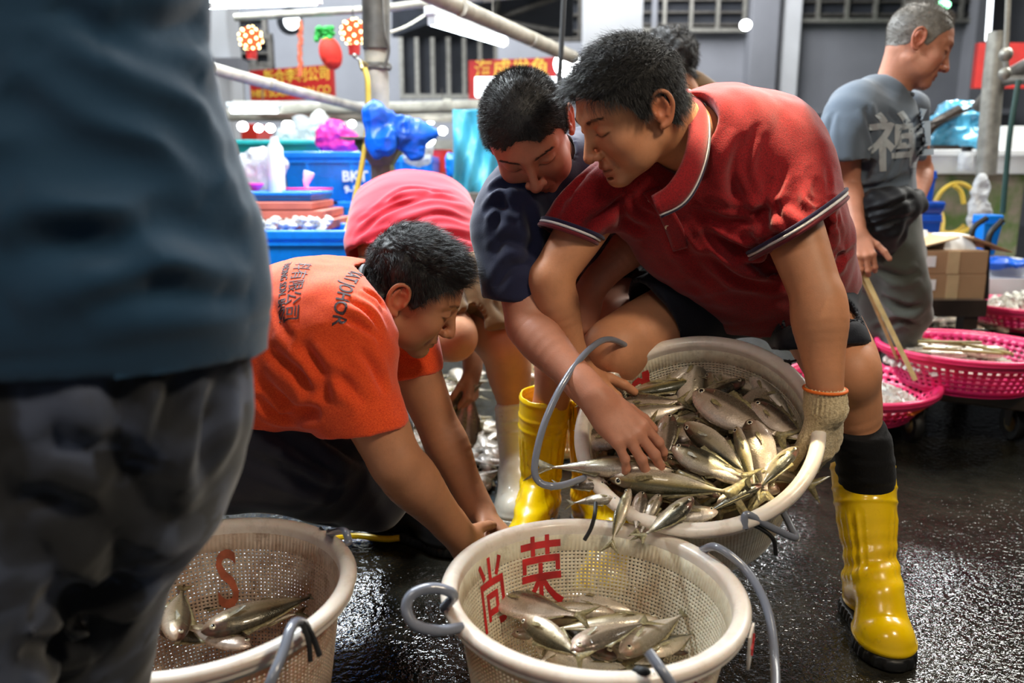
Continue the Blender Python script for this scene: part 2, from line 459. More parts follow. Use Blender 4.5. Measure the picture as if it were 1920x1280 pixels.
# ================================================================ heads, hands, boots, people
def sk(me,n): 
    for a in ('flush','lip','stubble','dark'):
        if a not in me.attributes: attr(me,a,np.zeros(n))
def head_mesh(c,face,up,neck,neck_r=.058,s=1.0,wide=1.0,cheek=0.0,open_mouth=0.0,h=.0021,stub=.25,old=0.0,neck_r2=None,eyes='down'):
    """sculpt a head with neck. c: middle of the head between the ears; face: looking direction. returns V,Q,attributes,local coordinates"""
    R=frame(face,up)
    nl=(np.asarray(neck)-c)@R/s
    lo=A(-.105,-.125,-.16); hi=A(.105,.135,.14)
    lo=np.minimum(lo,nl-.085); hi=np.maximum(hi,nl+.085)
    S=SDF(lo,hi,h); W=wide
    S.ell((0,-.010,.042),(.0735*W,.095,.080),k=.02)
    S.ell((0,.024,-.008),(.062*W,.064,.085),k=.03)
    S.ell((0,.030,-.060),(.047*W,.052,.038),k=.02)
    for x in (-1,1):
        S.cone((x*.050*W,-.004,-.048),(x*.014,.066,-.088),.016,.015,k=.02)
        S.ell((x*.041*W,.055,-.024),(.023+cheek*.2,.023+cheek,.024),k=.022)
        S.ell((x*.045*W,.035,-.055),(.016+cheek,.03,.024+cheek),k=.02)
    S.ell((0,.072,-.089),(.019,.016,.014),k=.018)
    S.ell((0,.062,-.058),(.029,.026,.026),k=.018)
    S.chain([(-.048*W,.060,.030),(-.024,.079,.033),(0,.080,.026),(.024,.079,.033),(.048*W,.060,.030)],[.006,.0085,.008,.0085,.006],k=.016)
    for x in (-1,1):
        S.ell((x*.0325,.094,.013),(.020,.0145,.0125),k=.013,op='sub')
        S.ell((x*.0325,.0725,.011),(.0165,.0135,.0120),k=.005)
        # lid crease and lower lid
        S.chain([(x*.018,.086,.0105),(x*.0325,.0880,.0165),(x*.048,.078,.0125)],[.0011,.0013,.0008],k=.003,op='sub')
        S.chain([(x*.019,.0835,.006),(x*.0325,.0855,-.0005),(x*.046,.077,.004)],[.0012,.0014,.001],k=.003,op='sub')
    S.chain([(0,.080,.024),(0,.092,.004),(0,.1035,-.018),(0,.107,-.028)],[.0075,.0072,.0088,.0105],k=.013)
    S.ell((0,.104,-.0300),(.0130,.0115,.0095),k=.006)
    for x in (-1,1):
        S.ell((x*.0148,.0950,-.0315),(.0080,.0105,.0080),k=.005)
        S.ell((x*.0075,.1005,-.0385),(.0038,.0055,.0040),k=.003,op='sub')
        S.chain([(x*.020,.090,-.030),(x*.028,.082,-.046),(x*.031,.074,-.062)],[.0015,.002,.0012],k=.008,op='sub')
    om=open_mouth
    S.chain([(-.024,.0755,-.0615),(-.010,.0885,-.0570),(0,.0880,-.0582),(.010,.0885,-.0570),(.024,.0755,-.0615)],[.0034,.0056,.0052,.0056,.0034],k=.004)
    S.chain([(-.021,.0755,-.0645-om*.5),(0,.0865,-.0690-om),(.021,.0755,-.0645-om*.5)],[.0034,.0070,.0034],k=.004)
    S.chain([(-.025,.0790,-.0618),(0,.0945,-.0632-om*.5),(.025,.0790,-.0618)],[.0012,.0013+om*.45,.0012],k=.0025,op='sub')
    S.ell((0,.083,-.0765-om),(.014,.006,.004),k=.006,op='sub')
    # ears
    for x in (-1,1):
        e=lambda y,z,o:(x*(.0735*W+o),-.010+y,.000+z)
        S.ell(e(-.006,.002,.004),(.0050,.018,.027),k=.008)
        S.chain([e(.010,-.004,.003),e(.0095,.014,.005),e(.003,.028,.007),e(-.010,.033,.010),e(-.022,.024,.013),e(-.0255,.006,.014),e(-.019,-.012,.011),e(-.008,-.024,.007),e(.003,-.026,.004)],
                [.0035,.0038,.0038,.0040,.0042,.0040,.0042,.0058,.0055],k=.003)
        S.ell(e(-.002,.004,.012),(.0085,.0100,.0130),k=.004,op='sub')
        S.ell(e(-.007,.021,.0125),(.0050,.0090,.0045),k=.003,op='sub')
        S.chain([e(-.013,.020,.009),e(-.0165,.004,.0105),e(-.010,-.010,.009)],[.0026,.003,.0028],k=.004)
        S.ell(e(.0085,-.002,.007),(.003,.0035,.0055),k=.003)
    # neck
    n0=A(0,-.030,-.030)
    nr=neck_r/s; nr2=(neck_r2 or neck_r*1.08)/s
    S.chain([n0,lerp(n0,nl,.5),nl],[nr*.92,nr*.95,nr2],k=.03)
    if old>0:
        for x in (-1,1):
            S.cone((x*.045,-.02,-.05),lerp(n0,nl,.95)+A(x*.012,.045,0),.009,.008,k=.012)
    V,Q=S.nets(2,.4)
    L=V.copy()
    # attributes
    g=lambda p,r:np.exp(-(((L-np.array(p))/np.array(r))**2).sum(1))
    lip=np.zeros(len(L))
    for x,y in ((-.016,.080),(-.008,.088),(0,.089),(.008,.088),(.016,.080)):
        lip=np.maximum(lip,g((x,y,-.0575),(.009,.012,.0042))); lip=np.maximum(lip,g((x*.9,y,-.0695-om),(.009,.012,.0058)))
    flush=.5*(g((.04,.06,-.03),(.03,.03,.02))+g((-.04,.06,-.03),(.03,.03,.02)))+.7*g((0,.105,-.03),(.016,.02,.012))
    for x in (-1,1): flush=flush+.8*g((x*.084*W,-.016,.0),(.014,.03,.036))
    stb=np.clip(g((0,.075,-.085),(.055,.05,.028))+g((0,.092,-.048),(.03,.02,.007))+.4*g((0,.03,-.08),(.07,.06,.03)),0,1)*stub*2
    dk=np.zeros(len(L))
    for x in (-1,1):
        for k in range(9):
            t=k/8; p=(x*(.019+.029*t),.085-.010*t*t,.0050-.004*math.sin(math.pi*t)+.001*t)
            dk=np.maximum(dk,g(p,(.003,.012,.0014)))
        dk=np.maximum(dk,.9*g((x*.0075,.1005,-.0375),(.0035,.006,.003)))
    dk=np.maximum(dk,.75*np.clip(g((0,.088,-.0630-om*.4),(.020,.012,.0012+om*.4)),0,1))
    if old>0:
        N=normals(V,Q); w=np.sin(L[:,2]*900)*np.clip(g((0,.08,.055),(.05,.03,.018)),0,1)*.0007*old; V=V+N*w[:,None]
    V=V*s@R.T+c
    return V,Q,dict(flush=np.clip(flush,0,1),lip=lip,stubble=np.clip(stb,0,1),dark=dk),L,R
def hair_mesh(V,Q,L,R,c,line,seed=1,n=9000,length=(.010,.022),flow=None,w=.00055,cap=.0035,spike=.6,rough=.002,brow=True,shape=None,s=1.0,curl=0.0):
    """cap over the scalp plus fine strands; line(L)->0..1 scalp density"""
    rs=np.random.RandomState(seed)
    N=normals(V,Q); m=line(L)
    # cap: faces where density > .5
    fm=m[Q].mean(1)>.5
    q=Q[fm]; used=np.unique(q); mp=-np.ones(len(V),int); mp[used]=np.arange(len(used))
    cv=V[used]+N[used]*((cap*np.clip((m[used]-.45)*2.2,.12,1)*(shape(L[used]) if shape else 1)+rough*(noise3(V[used],60,seed)+.4*noise3(V[used],150,seed))*np.clip(m[used],0,1)))[:,None]
    cq=mp[q]
    VV=[cv]; QQ=[cq]; base=len(cv)
    # strands
    ctr=L[Q].mean(1); a=m[Q].mean(1)
    area=np.linalg.norm(np.cross(V[Q[:,2]]-V[Q[:,0]],V[Q[:,3]]-V[Q[:,1]]),axis=1)
    p=area*np.clip(a,0,1)**1.5; p=p/p.sum(); f=rs.choice(len(Q),n,p=p)
    b=rs.rand(n,2); quad=Q[f]; P0=(V[quad[:,0]]*(1-b[:,:1])+V[quad[:,1]]*b[:,:1])*(1-b[:,1:])+(V[quad[:,3]]*(1-b[:,:1])+V[quad[:,2]]*b[:,:1])*b[:,1:]
    L0=ctr[f]; Nn=N[quad].mean(1); Nn/=np.linalg.norm(Nn,axis=1,keepdims=True)
    fl=flow(L0) if flow else np.tile(A(0,.6,-.3),(n,1))
    fw=fl@R.T; fw+=rs.randn(n,3)*.28
    ln=(length[0]+(length[1]-length[0])*rs.rand(n))*np.clip(a[f],.25,1)*(shape(L0) if shape else 1)*s
    K=4
    pts=[]
    for k in range(K):
        t=k/(K-1)
        d=Nn*(spike+(1-spike)*(1-t))*1.0+fw*(t*.9+.2)*(1.1-spike)
        off=d/np.linalg.norm(d,axis=1,keepdims=True)*ln[:,None]*t
        if curl>0: off=off+np.stack([noise3(P0,70,seed+9),noise3(P0,70,seed+10),noise3(P0,70,seed+11)],1)*curl*t
        pts.append(P0+Nn*.001+off)
    sd=np.cross(fw,Nn)+rs.randn(n,3)*.6; sd/=np.linalg.norm(sd,axis=1,keepdims=True)
    vs=[]
    for k in range(K):
        ww=w*(1-.75*k/(K-1)); vs.append(pts[k]-sd*ww); vs.append(pts[k]+sd*ww)
    vs=np.stack(vs,1).reshape(-1,3); i0=base+np.arange(n)*2*K
    for k in range(K-1): QQ.append(np.stack([i0+2*k,i0+2*k+1,i0+2*k+3,i0+2*k+2],1))
    VV.append(vs); base+=len(vs)
    if brow:
        bs=[];bq=[]
        nb=150
        for x in (-1,1):
            for i in range(nb):
                t=rs.rand(); px=x*(.014+.036*t); pz=.0290+.006*math.sin(t*2.4)+rs.randn()*.0017*(1-t*.5); 
                j=np.argmin((L[:,0]-px)**2+(L[:,2]-pz)**2+(np.clip(.03-L[:,1],0,1)*5)**2)
                p0=V[j]+N[j]*.0003; d=R@A(x*.8,-.25,.30-.5*t); e=p0+d*.0065+N[j]*.0012; sdv=nrm(cross(d,N[j]))*.00045
                bs+= [p0-sdv,p0+sdv,e+sdv*.3,e-sdv*.3]; bq.append([base,base+1,base+2,base+3]); base+=4
        VV.append(np.array(bs)); QQ.append(np.array(bq))
    return np.concatenate(VV),np.concatenate(QQ)
def std_line(front=.062,side=.010,low=-.045,wid=1.0):
    """hairline: returns density function on local head coordinates"""
    def f(L):
        x,y,z=L[:,0],L[:,1],L[:,2]
        ax=np.abs(x)
        # lower limit of hair as function of y (front to back)
        lim=np.interp(y,[-.12,-.07,-.035,-.018,-.002,.018,.032,.046,.062,.085,.12],[low,low-.004,low+.012,.030,.006,-.004,.030,.050,front,front+.004,front+.02])
        lim=lim+.010*np.exp(-(ax/.02)**2)*(y>.05)-.004*(ax>.03)*(y>.05)
        d=(z-lim)/.009+noise3(L,120,3)*.5
        m=np.clip(d+.5,0,1)
        m[np.linalg.norm(L-np.array([0,-.008,.035]),axis=1)>.118]=0; m[(y<-.055)&(z<-.012-(-.055-y)*.3)&(z<-.03)]*=.0
        ear=(ax>.066*wid)&(y>-.042)&(y<.006)&(z<.036)&(z>-.04)&(ax>.0755*wid)
        m[ear]=0
        return m
    return f
def hand_sdf(S,w,d,n,thumb,curl=(.3,.5,.4),spread=.12,s=1.0,tcurl=.4,tout=.7,k=.006,fat=1.0,curls=None):
    """w wrist, d along the hand, n out of the back of the hand, thumb: vector to the thumb side"""
    d=nrm(d); n=nrm(np.asarray(n)-d*np.dot(n,d)); t=nrm(cross(d,n)); t=t if t@np.asarray(thumb)>0 else -t
    kn=[(.030,.088),(.010,.092),(-.010,.087),(-.028,.078)]
    L=[(.042,.025,.019),(.047,.029,.020),(.043,.027,.019),(.033,.021,.017)]; r0=[.0090,.0092,.0088,.0078]
    tips=[]
    for i,((x,y),l) in enumerate(zip(kn,L)):
        K=w+t*x*s+d*y*s+n*(.003 if i in (1,2) else 0)*s
        S.cone(w+t*x*.55*s+d*.012*s,K,.0145*s*fat,.0105*s*fat,k=.012*s)
        a=0; p=K; dd=nrm(d+t*spread*(1.5-i)*.9); cu=curls[i] if curls else curl
        for j in range(3):
            a+=cu[j]; v=dd*math.cos(a)-n*math.sin(a); q=p+v*l[j]*s
            S.cone(p,q,(r0[i]-.0007*j)*s*fat,(r0[i]-.0007*(j+1))*s*fat,k=.0035 if j else .006)
            S.ell(p,np.ones(3)*(r0[i]+.0006-.0007*j)*s*fat,k=.003)
            p=q
        tips.append((p,v,n))
    # palm flesh
    S.ell(w+d*.045*s-n*.006*s,(.035*s*fat,.045*s,.015*s*fat),R=np.stack([t,d,n],1),k=.012)
    T0=w+t*.020*s+d*.020*s-n*.006*s; dv=nrm(d*(1-tout*.4)+t*tout-n*.25)
    p=T0; a=0; rr=[.0135,.0110,.0098,.0085]; ll=[.042,.032,.027]
    for j in range(3):
        a=(0,.25,.35)[j]*tcurl*2; dv=nrm(dv*math.cos(a)+(d*.6-n*.6-t*.3)*math.sin(a)); q=p+dv*ll[j]*s
        S.cone(p,q,rr[j]*s*fat,rr[j+1]*s*fat,k=.010 if j==0 else .004); p=q
    tips.append((p,dv,n))
    return tips
def arm_mesh(sh,el,wr,rs=(.050,.043,.040,.042,.027),h=.0026,hand=None,wflat=None,muscle=1.0,clip=None):
    """one arm from shoulder to fingertips"""
    sh,el,wr=[np.asarray(x,float) for x in (sh,el,wr)]
    pts=np.stack([sh,el,wr]); lo=pts.min(0)-.075; hi=pts.max(0)+.075
    if hand:
        e=wr+nrm(hand['d'])*.20; lo=np.minimum(lo,e-.08); hi=np.maximum(hi,e+.08); lo=np.minimum(lo,wr-.11); hi=np.maximum(hi,wr+.11)
    S=SDF(lo,hi,h)
    m1=lerp(sh,el,.45); f1=lerp(el,wr,.22); f2=lerp(el,wr,.6)
    S.chain([sh,m1,lerp(sh,el,.85),el],[rs[0],rs[1]*1.08*muscle,rs[1]*.93,rs[2]*.95],k=.01)
    S.chain([el,f1,f2,wr],[rs[2]*.95,rs[3]*1.05*muscle,rs[3]*.82,rs[4]],k=.012)
    if hand:
        hd=nrm(hand['d']); S.cone(lerp(el,wr,.85),wr+hd*.02,rs[4]*1.0,rs[4]*.92,k=.012)
        tips=hand_sdf(S,wr+hd*.006,**hand)
    if clip is not None: S.cut(clip[0],clip[1],.2)
    V,Q=S.nets(1,.5)
    return V,Q
def leg_mesh(hip,kn,an,r=(.085,.062,.055,.056,.036),h=.005,dirf=(0,-1,0)):
    hip,kn,an=[np.asarray(x,float) for x in (hip,kn,an)]
    pts=np.stack([hip,kn,an]); S=SDF(pts.min(0)-.13,pts.max(0)+.13,h)
    b=-nrm(dirf)
    S.chain([hip,lerp(hip,kn,.5),lerp(hip,kn,.85),kn],[r[0],(r[0]+r[1])*.5,r[1],r[2]],k=.015)
    S.chain([kn,lerp(kn,an,.28)+b*.012,lerp(kn,an,.65),an],[r[2],r[3]*1.08,r[3]*.78,r[4]],k=.02)
    S.ell(kn-b*.018,(.038,.038,.042),k=.03)
    return S.nets(1,.5)
def join(parts):
    V=[];Q=[];n=0;at={k:[] for k in ('flush','lip','stubble','dark')}
    for p in parts:
        v,q=p[0],p[1]; a=p[2] if len(p)>2 else {}
        V.append(v);Q.append(q+n);n+=len(v)
        for k in at: at[k].append(a.get(k,np.zeros(len(v))))
    return np.concatenate(V),np.concatenate(Q),{k:np.concatenate(x) for k,x in at.items()}
def skin_obj(name,parts,mat,root):
    V,Q,at=join(parts); me=mesh_np(name,V,Q)
    for k,x in at.items(): attr(me,k,x)
    return part(name,me,mat,root)
def cloth(name,V,Q,mat,root): return part(name,mesh_np(name,V,Q),mat,root)
def boot(root,top,ankle,toe_dir,mat,solemat,h=.0035,r_top=.062,r_an=.047,foot=.27,rib=True,name='boot',floor=0.0,bands=True):
    top=np.asarray(top,float); an=np.asarray(ankle,float); td=nrm(A(toe_dir[0],toe_dir[1],0))
    ax=nrm(top-an); side=nrm(cross(td,A(0,0,1)))
    heel=A(an[0],an[1],floor+.045)-td*.030; toe=A(an[0],an[1],floor+.038)+td*(foot-.105)
    pts=np.stack([top,an,heel,toe]); S=SDF(pts.min(0)-.09,pts.max(0)+.09,h)
    S.echain([top+ax*.02,lerp(top,an,.35),lerp(top,an,.75),an],[r_top,r_top*.97,r_an*1.08,r_an],[r_top*1.04,r_top*1.05,r_an*1.2,r_an*1.2],side,k=.01)
    S.ell(heel,(.040,.048,.048),R=np.stack([side,td,A(0,0,1)],1),k=.04)
    S.chain([an+A(0,0,-.02),lerp(an,toe,.45)+A(0,0,.02),toe+A(0,0,.004)-td*.02,toe+A(0,0,.002)+td*.01],[.046,.046,.044,.040],k=.03)
    S.ell(toe-td*.01+A(0,0,-.006),(.051,.062,.040),R=np.stack([side,td,A(0,0,1)],1),k=.03)
    S.cut(A(0,0,floor+.012),A(0,0,-1))
    S.cut(top,ax,.12)
    S.echain([top+ax*.03,top-ax*.05],[r_top-.005]*2,[r_top*1.04-.005]*2,side,k=0,op='sub')
    V,Q=S.nets(2,.5)
    N=normals(V,Q); rel=V-an; hgt=rel@ax; H=np.linalg.norm(top-an); u=rel@side; v=rel@cross(side,ax); ang=np.arctan2(u,v)
    ctr=np.linalg.norm(np.stack([u,v],1),axis=1)
    o=np.zeros(len(V))
    if bands:
        for hh in (H-.012,H-.055,H-.085): o+=.0022*np.exp(-((hgt-hh)/.004)**2)
    if rib:
        m=np.clip((H-.10-hgt)/.02,0,1)*np.clip((hgt+.02)/.03,0,1); o+=.0026*m*np.clip(np.cos(ang*20),-.2,1)*(np.abs(np.sin(ang))>.35)
        # creases at the ankle
        m2=np.exp(-((hgt-.02)/.05)**2); o+=m2*.0022*np.sin(hgt*170+2*np.sin(ang))
    o+=.0018*noise3(V,16,4)
    o+=.0035*np.exp(-((V[:,2]-floor-.032)/.006)**2)
    V=V+N*o[:,None]
    b=cloth(name,V,Q,mat,root)
    # sole
    hz=SDF(A(pts[:,0].min()-.1,pts[:,1].min()-.1,floor-.01),A(pts[:,0].max()+.1,pts[:,1].max()+.1,floor+.05),h)
    hz.ell(A(heel[0],heel[1],floor+.01),(.045,.052,.05),R=np.stack([side,td,A(0,0,1)],1),k=0)
    hz.cone(A(heel[0],heel[1],floor+.01),A(toe[0],toe[1],floor+.01),.040,.047,k=.02); hz.ell(A(toe[0],toe[1],floor+.01),(.055,.068,.05),R=np.stack([side,td,A(0,0,1)],1),k=.01)
    hz.cut(A(0,0,floor+.026),A(0,0,1)); hz.cut(A(0,0,floor+.001),A(0,0,-1))
    v,q=hz.nets(1,.4); N=normals(v,q); v=v+N*((.0015*np.sign(np.sin((v@td)*420))*(np.abs(N[:,2])<.5))[:,None])
    v[:,2]=np.maximum(v[:,2],floor+.0005)
    so=bpy.data.objects.new('sole',mesh_np('sole',v,q)); COL.objects.link(so); so.data.materials.append(solemat); so.parent=b
    so['label']='black tread sole' if solemat==M['black_rubber'] else 'rubber sole'
    return b
def ring(center,axis,rx,ry,side,r,n=40,squash=1.0):
    axis=nrm(axis); s=nrm(np.asarray(side)-axis*np.dot(side,axis)); b=cross(axis,s)
    mb=MB(); mb.tube([center+s*rx*math.cos(a)+b*ry*math.sin(a) for a in np.linspace(0,2*math.pi,n,endpoint=False)],r,8,closed=True)
    return mb
def text_mesh(txt,size,extrude=.0008,bold=0.0):
    cu=bpy.data.curves.new('txt','FONT'); cu.body=txt; cu.size=size; cu.extrude=extrude; cu.align_x='CENTER'; cu.align_y='CENTER'; cu.offset=bold; cu.resolution_u=3
    o=bpy.data.objects.new('txt',cu); COL.objects.link(o); bpy.context.view_layer.update()
    me=bpy.data.meshes.new_from_object(o.evaluated_get(bpy.context.evaluated_depsgraph_get()))
    bpy.data.objects.remove(o); bpy.data.curves.remove(cu); return me
def dense(me,cuts=.006):
    bm=bmesh.new(); bm.from_mesh(me); bmesh.ops.triangulate(bm,faces=bm.faces)
    for _ in range(5):
        e=[x for x in bm.edges if x.calc_length()>cuts]
        if not e: break
        bmesh.ops.subdivide_edges(bm,edges=e,cuts=1)
        bmesh.ops.triangulate(bm,faces=[f for f in bm.faces if len(f.verts)>3])
    bm.to_mesh(me); bm.free(); return me
def decal(txt,size,center,right,upv,surfV,surfQ,lift=.0012,bold=.0,cuts=.008):
    """printed lettering laid on a cloth surface: projected along the print normal, real geometry a hair above the cloth"""
    from mathutils.bvhtree import BVHTree
    me=dense(text_mesh(txt,size,0.0003,bold),cuts)
    right=nrm(right); upv=nrm(upv-right*np.dot(upv,right)); n=cross(right,upv)
    tree=BVHTree.FromPolygons([tuple(v) for v in surfV],[tuple(int(i) for i in q) for q in surfQ])
    for v in me.vertices:
        p=center+right*v.co.x+upv*v.co.y
        hit=tree.ray_cast(Vector(p+n*.15),Vector(-n),.4)
        v.co=(hit[0]+hit[1]*(lift+v.co.z)) if hit[0] is not None else Vector(p)
    return me
# ================================================================ the man in the red polo shirt
def build_red():
    root=empty('person',(0.62,1.6,0))
    tag(root,'person in red polo shirt bending over the tilted fish basket, one hand gloved','person')
    nb=P(1285,238,1.47); shR=P(1440,300,1.53); shL=P(1142,352,1.55)
    sd=nrm(shR-shL)
    # skin: head, arms, legs
    hc=P(1183,214,1.42)
    V,Q,at,L,R=head_mesh(hc,A(-.83,-.27,-.50),A(-.43,-.24,.87),P(1296,262,1.50),neck_r=.062,s=.95,wide=1.06,cheek=.004,stub=.10,h=.002,open_mouth=.004)
    parts=[(V,Q,at)]
    elR=P(1534,560,1.385); wrR=P(1547,722,1.35)
    parts.append(arm_mesh(shR,elR,wrR,rs=(.056,.050,.046,.047,.031),h=.0035))
    elL=P(1030,525,1.50); wrL=P(1078,690,1.53)
    parts.append(arm_mesh(shL,elL,wrL,rs=(.050,.045,.042,.043,.030),h=.0032,hand=dict(d=P(1118,740,1.50)-wrL,n=A(.3,-1,.2),thumb=A(0,-.3,1),curl=(.5,.8,.5))))
    hipR=P(1520,575,1.74); knR=P(1588,700,1.53); anR=P(1624,900,1.59)
    hipL=P(1345,560,1.80); knL=P(1150,655,1.60); anL=P(1150,900,1.72)
    parts.append(leg_mesh(hipR,knR,anR,r=(.085,.072,.057,.056,.038),h=.004)); parts.append(leg_mesh(hipL,knL,anL,r=(.09,.072,.060,.060,.045),h=.0045))
    skin_obj('body',parts,M['skinA'],root)
    def shp(l): return 1+1.2*np.clip((l[:,1]-.02)/.06,0,1)*(l[:,2]>.05)+.5*np.clip((l[:,2]-.09)/.04,0,1)
    hv,hq=hair_mesh(V,Q,L,R,hc,std_line(.066,low=-.048,wid=1.06),seed=3,n=26000,length=(.012,.026),
        flow=lambda l:np.stack([l[:,0]*6,np.where(l[:,2]>.07,.9,.25),np.where(l[:,2]>.07,.0,-.9)],1),w=.00036,cap=.005,spike=.45,rough=.003,shape=shp)
    part('hair',mesh_np('hair',hv,hq),M['black_hair'],root)
    # shirt
    S=SDF(P(1010,600,1.5)-A(.06,.30,.16),P(1610,150,1.5)+A(.12,.45,.12),.005)
    S.echain([P(1460,552,1.73),P(1425,480,1.68),P(1365,395,1.60),P(1330,315,1.545),P(1295,262,1.50)],[.158,.182,.20,.19,.105],[.125,.150,.150,.135,.085],sd,k=.01)
    S.ell(P(1385,283,1.60),(.115,.09,.095),k=.08)
    S.ell(P(1450,280,1.57),(.070,.07,.075),k=.06)
    cuR=P(1504,428,1.435); S.chain([shR+A(-.01,.0,0),lerp(shR,cuR,.5)+A(.010,-.004,.01),cuR+nrm(cuR-shR)*.03],[.088,.080,.072],k=.05)
    cuL=P(1062,440,1.51); S.chain([P(1190,352,1.56),shL+A(.02,0,0),lerp(shL,cuL,.5)+A(-.006,0,.0),cuL+nrm(cuL-shL)*.03],[.082,.066,.060,.053],k=.05)
    S.ell(P(1500,470,1.66),(.09,.09,.12),k=.06)
    S.ell(P(1552,520,1.72),(.05,.07,.07),k=.05)
    nR=nrm(P(1530,463,1.44)-P(1480,388,1.455)); nL=nrm(P(1045,470,1.50)-P(1068,402,1.51))
    S.cut(cuR,nR,.115); S.cut(cuL,nL,.085)
    S.chain([lerp(cuR,shR,.02),cuR+nR*.05],[.056,.066],k=0,op='sub'); S.chain([lerp(cuL,shL,.02),cuL+nL*.05],[.040,.050],k=0,op='sub')
    # hem
    hp=P(1460,562,1.72); hn=nrm(P(1470,640,1.76)-P(1440,500,1.70)+A(0,.03,0)); S.cut(hp,hn,.32)
    # neck opening
    S.chain([P(1262,200,1.42),P(1288,262,1.48)],[.066,.060],k=.012,op='sub'); S.cone(P(1225,330,1.32),P(1270,300,1.42),.035,.055,k=.01,op='sub')
    V,Q=S.nets(2,.5)
    FY=1.38
    fr=lambda pts,y:[P(a,b,y) for a,b in pts]
    fl=[(fr([(1470,400),(1380,420),(1290,400)],1.44),.016,.008),(fr([(1480,440),(1400,470),(1310,440)],1.47),.014,.009),
        (fr([(1560,540),(1470,520),(1380,470),(1290,410)],1.52),.015,.008),(fr([(1470,540),(1380,520),(1310,470)],1.54),.013,.008),
        (fr([(1255,430),(1290,480),(1360,545)],1.46),.015,.006),(fr([(1400,250),(1375,330),(1395,400)],1.44),.013,.008),
        (fr([(1450,330),(1430,400),(1460,455)],1.42),.012,.007),(fr([(1500,330),(1490,380),(1520,410)],1.44),.010,.005),
        (fr([(1100,330),(1060,370),(1040,410)],1.40),.010,.005),
        (fr([(1180,370),(1130,400),(1095,430)],1.40),.012,.007),(fr([(1215,440),(1170,410),(1150,360)],1.42),.012,.006),
        (fr([(1590,480),(1560,500),(1500,470)],1.60),.012,.007),(fr([(1530,330),(1545,420),(1560,470)],1.52),.012,.006)]
    V=folds(V,Q,fl); V=folds(V,Q,[([p+A(.02,0,.02) for p in a],w*.6,d*.5) for a,w,d in fl]); V=clothnoise(V,Q,.006,11,seed=3); V=clothnoise(V,Q,.0022,38,(1,1,.5),seed=4)
    shirt=cloth('polo_shirt',V,Q,M['red_polo'],root)
    # ribbed cuffs with stripe
    for cu,n_,r0 in ((cuR,nR,.0685),(cuL,nL,.0565)):
        for mat,off,rr,nm in ((M['maroon_trim'],-.002,.0040,'cuff_rib'),(M['white_trim'],-.009,.0026,'cuff_stripe'),(M['navy_trim'],-.015,.0034,'cuff_stripe')):
            if nm=='cuff_rib': lab='maroon ribbed edge'
            else: lab='white stripe' if mat==M['white_trim'] else 'dark navy stripe'
            # follow the real sleeve outline at that height
            c0=cu+n_*off; s_=nrm(cross(n_,A(0,0,1))); b_=cross(n_,s_); pts=[]
            dd=(V-c0)@n_; mk=(np.abs(dd)<.006)&(np.linalg.norm(V-c0,axis=1)<.11); W=V[mk]-c0; an=np.arctan2(W@b_,W@s_); rad=np.hypot(W@b_,W@s_)
            for a in np.linspace(-math.pi,math.pi,48,endpoint=False):
                w=np.abs(np.angle(np.exp(1j*(an-a))))<.16
                pts.append(rad[w].max() if w.any() else r0)
            pts=np.array(pts); pts=(pts+np.roll(pts,1)+np.roll(pts,-1)+np.roll(pts,2)+np.roll(pts,-2))/5
            mb=MB(); mb.tube([c0+(s_*math.cos(a)+b_*math.sin(a))*(pts[i]-.0005) for i,a in enumerate(np.linspace(-math.pi,math.pi,48,endpoint=False))],rr,8,closed=True)
            o=mb.mesh(nm); oo=subpart(nm,o,mat,shirt); oo['label']=lab
    # collar: folded band
    inner=[P(1272,230,1.57),P(1272,192,1.53),P(1286,205,1.46),P(1288,250,1.40),P(1278,300,1.36),P(1252,345,1.34),P(1222,368,1.345)]
    outer=[P(1318,205,1.57),P(1298,172,1.53),P(1325,208,1.475),P(1328,275,1.400),P(1312,338,1.355),P(1284,382,1.345),P(1240,408,1.340)]
    a=cr(inner,6); b=cr(outer,6); 
    for (u0,u1,mat,lab,off) in ((0,.84,M['red_polo'],None,0),(.84,.90,M['white_trim'],'white edge stripe',.0004),(.90,1.0,M['navy_trim'],'navy edge stripe',0)):
        g=[];K=8
        for i in range(len(a)):
            nn=nrm(cross(b[i]-a[i],(a[min(i+1,len(a)-1)]-a[max(i-1,0)])))
            if nn@(A(0,0,.9)-a[i]+A(0,0,0))<0 and nn[1]>0: nn=-nn
            for k in range(K+1):
                t=u0+(u1-u0)*k/K
                g.append(lerp(a[i],b[i],t)+nn*(.010*math.sin(t*math.pi)+off+.004))
        g=np.array(g); q=[(i*(K+1)+k,i*(K+1)+k+1,(i+1)*(K+1)+k+1,(i+1)*(K+1)+k) for i in range(len(a)-1) for k in range(K)]
        me=mesh_np('collar',g,q); o=subpart('collar',me,mat,shirt)
        if lab: o['label']=lab
        m=o.modifiers.new('t','SOLIDIFY'); m.thickness=.003; m.offset=0
    # placket and buttons
    from mathutils.bvhtree import BVHTree
    tree=BVHTree.FromPolygons([tuple(v) for v in V],[tuple(int(i) for i in q) for q in Q])
    def onto(px,py,lift):
        o=Vector((0,0,CAMZ)); d=(Vector(P(px,py,1.4))-o).normalized(); h=tree.ray_cast(o,d)
        return (np.array(h[0])+np.array(h[1])*lift,np.array(h[1])) if h[0] is not None else (P(px,py,1.4),A(0,-1,0))
    for px,py in ((1221,373),(1253,425)):
        c,n_=onto(px,py,.002); mb=MB(); mb.lathe([(.0058,-.0012),(.0064,0),(.0058,.0012),(.004,.0008)],c,20,frame(cross(n_,A(1,0,.1)),n_))
        subpart('button',mb.mesh('button'),M['button'],shirt)
    pts=[onto(x,y,.0016)[0] for x,y in ((1205,362),(1232,396),(1252,440),(1262,470))]; pt2=[onto(x,y,.0016)[0] for x,y in ((1236,350),(1262,390),(1282,430),(1290,462))]
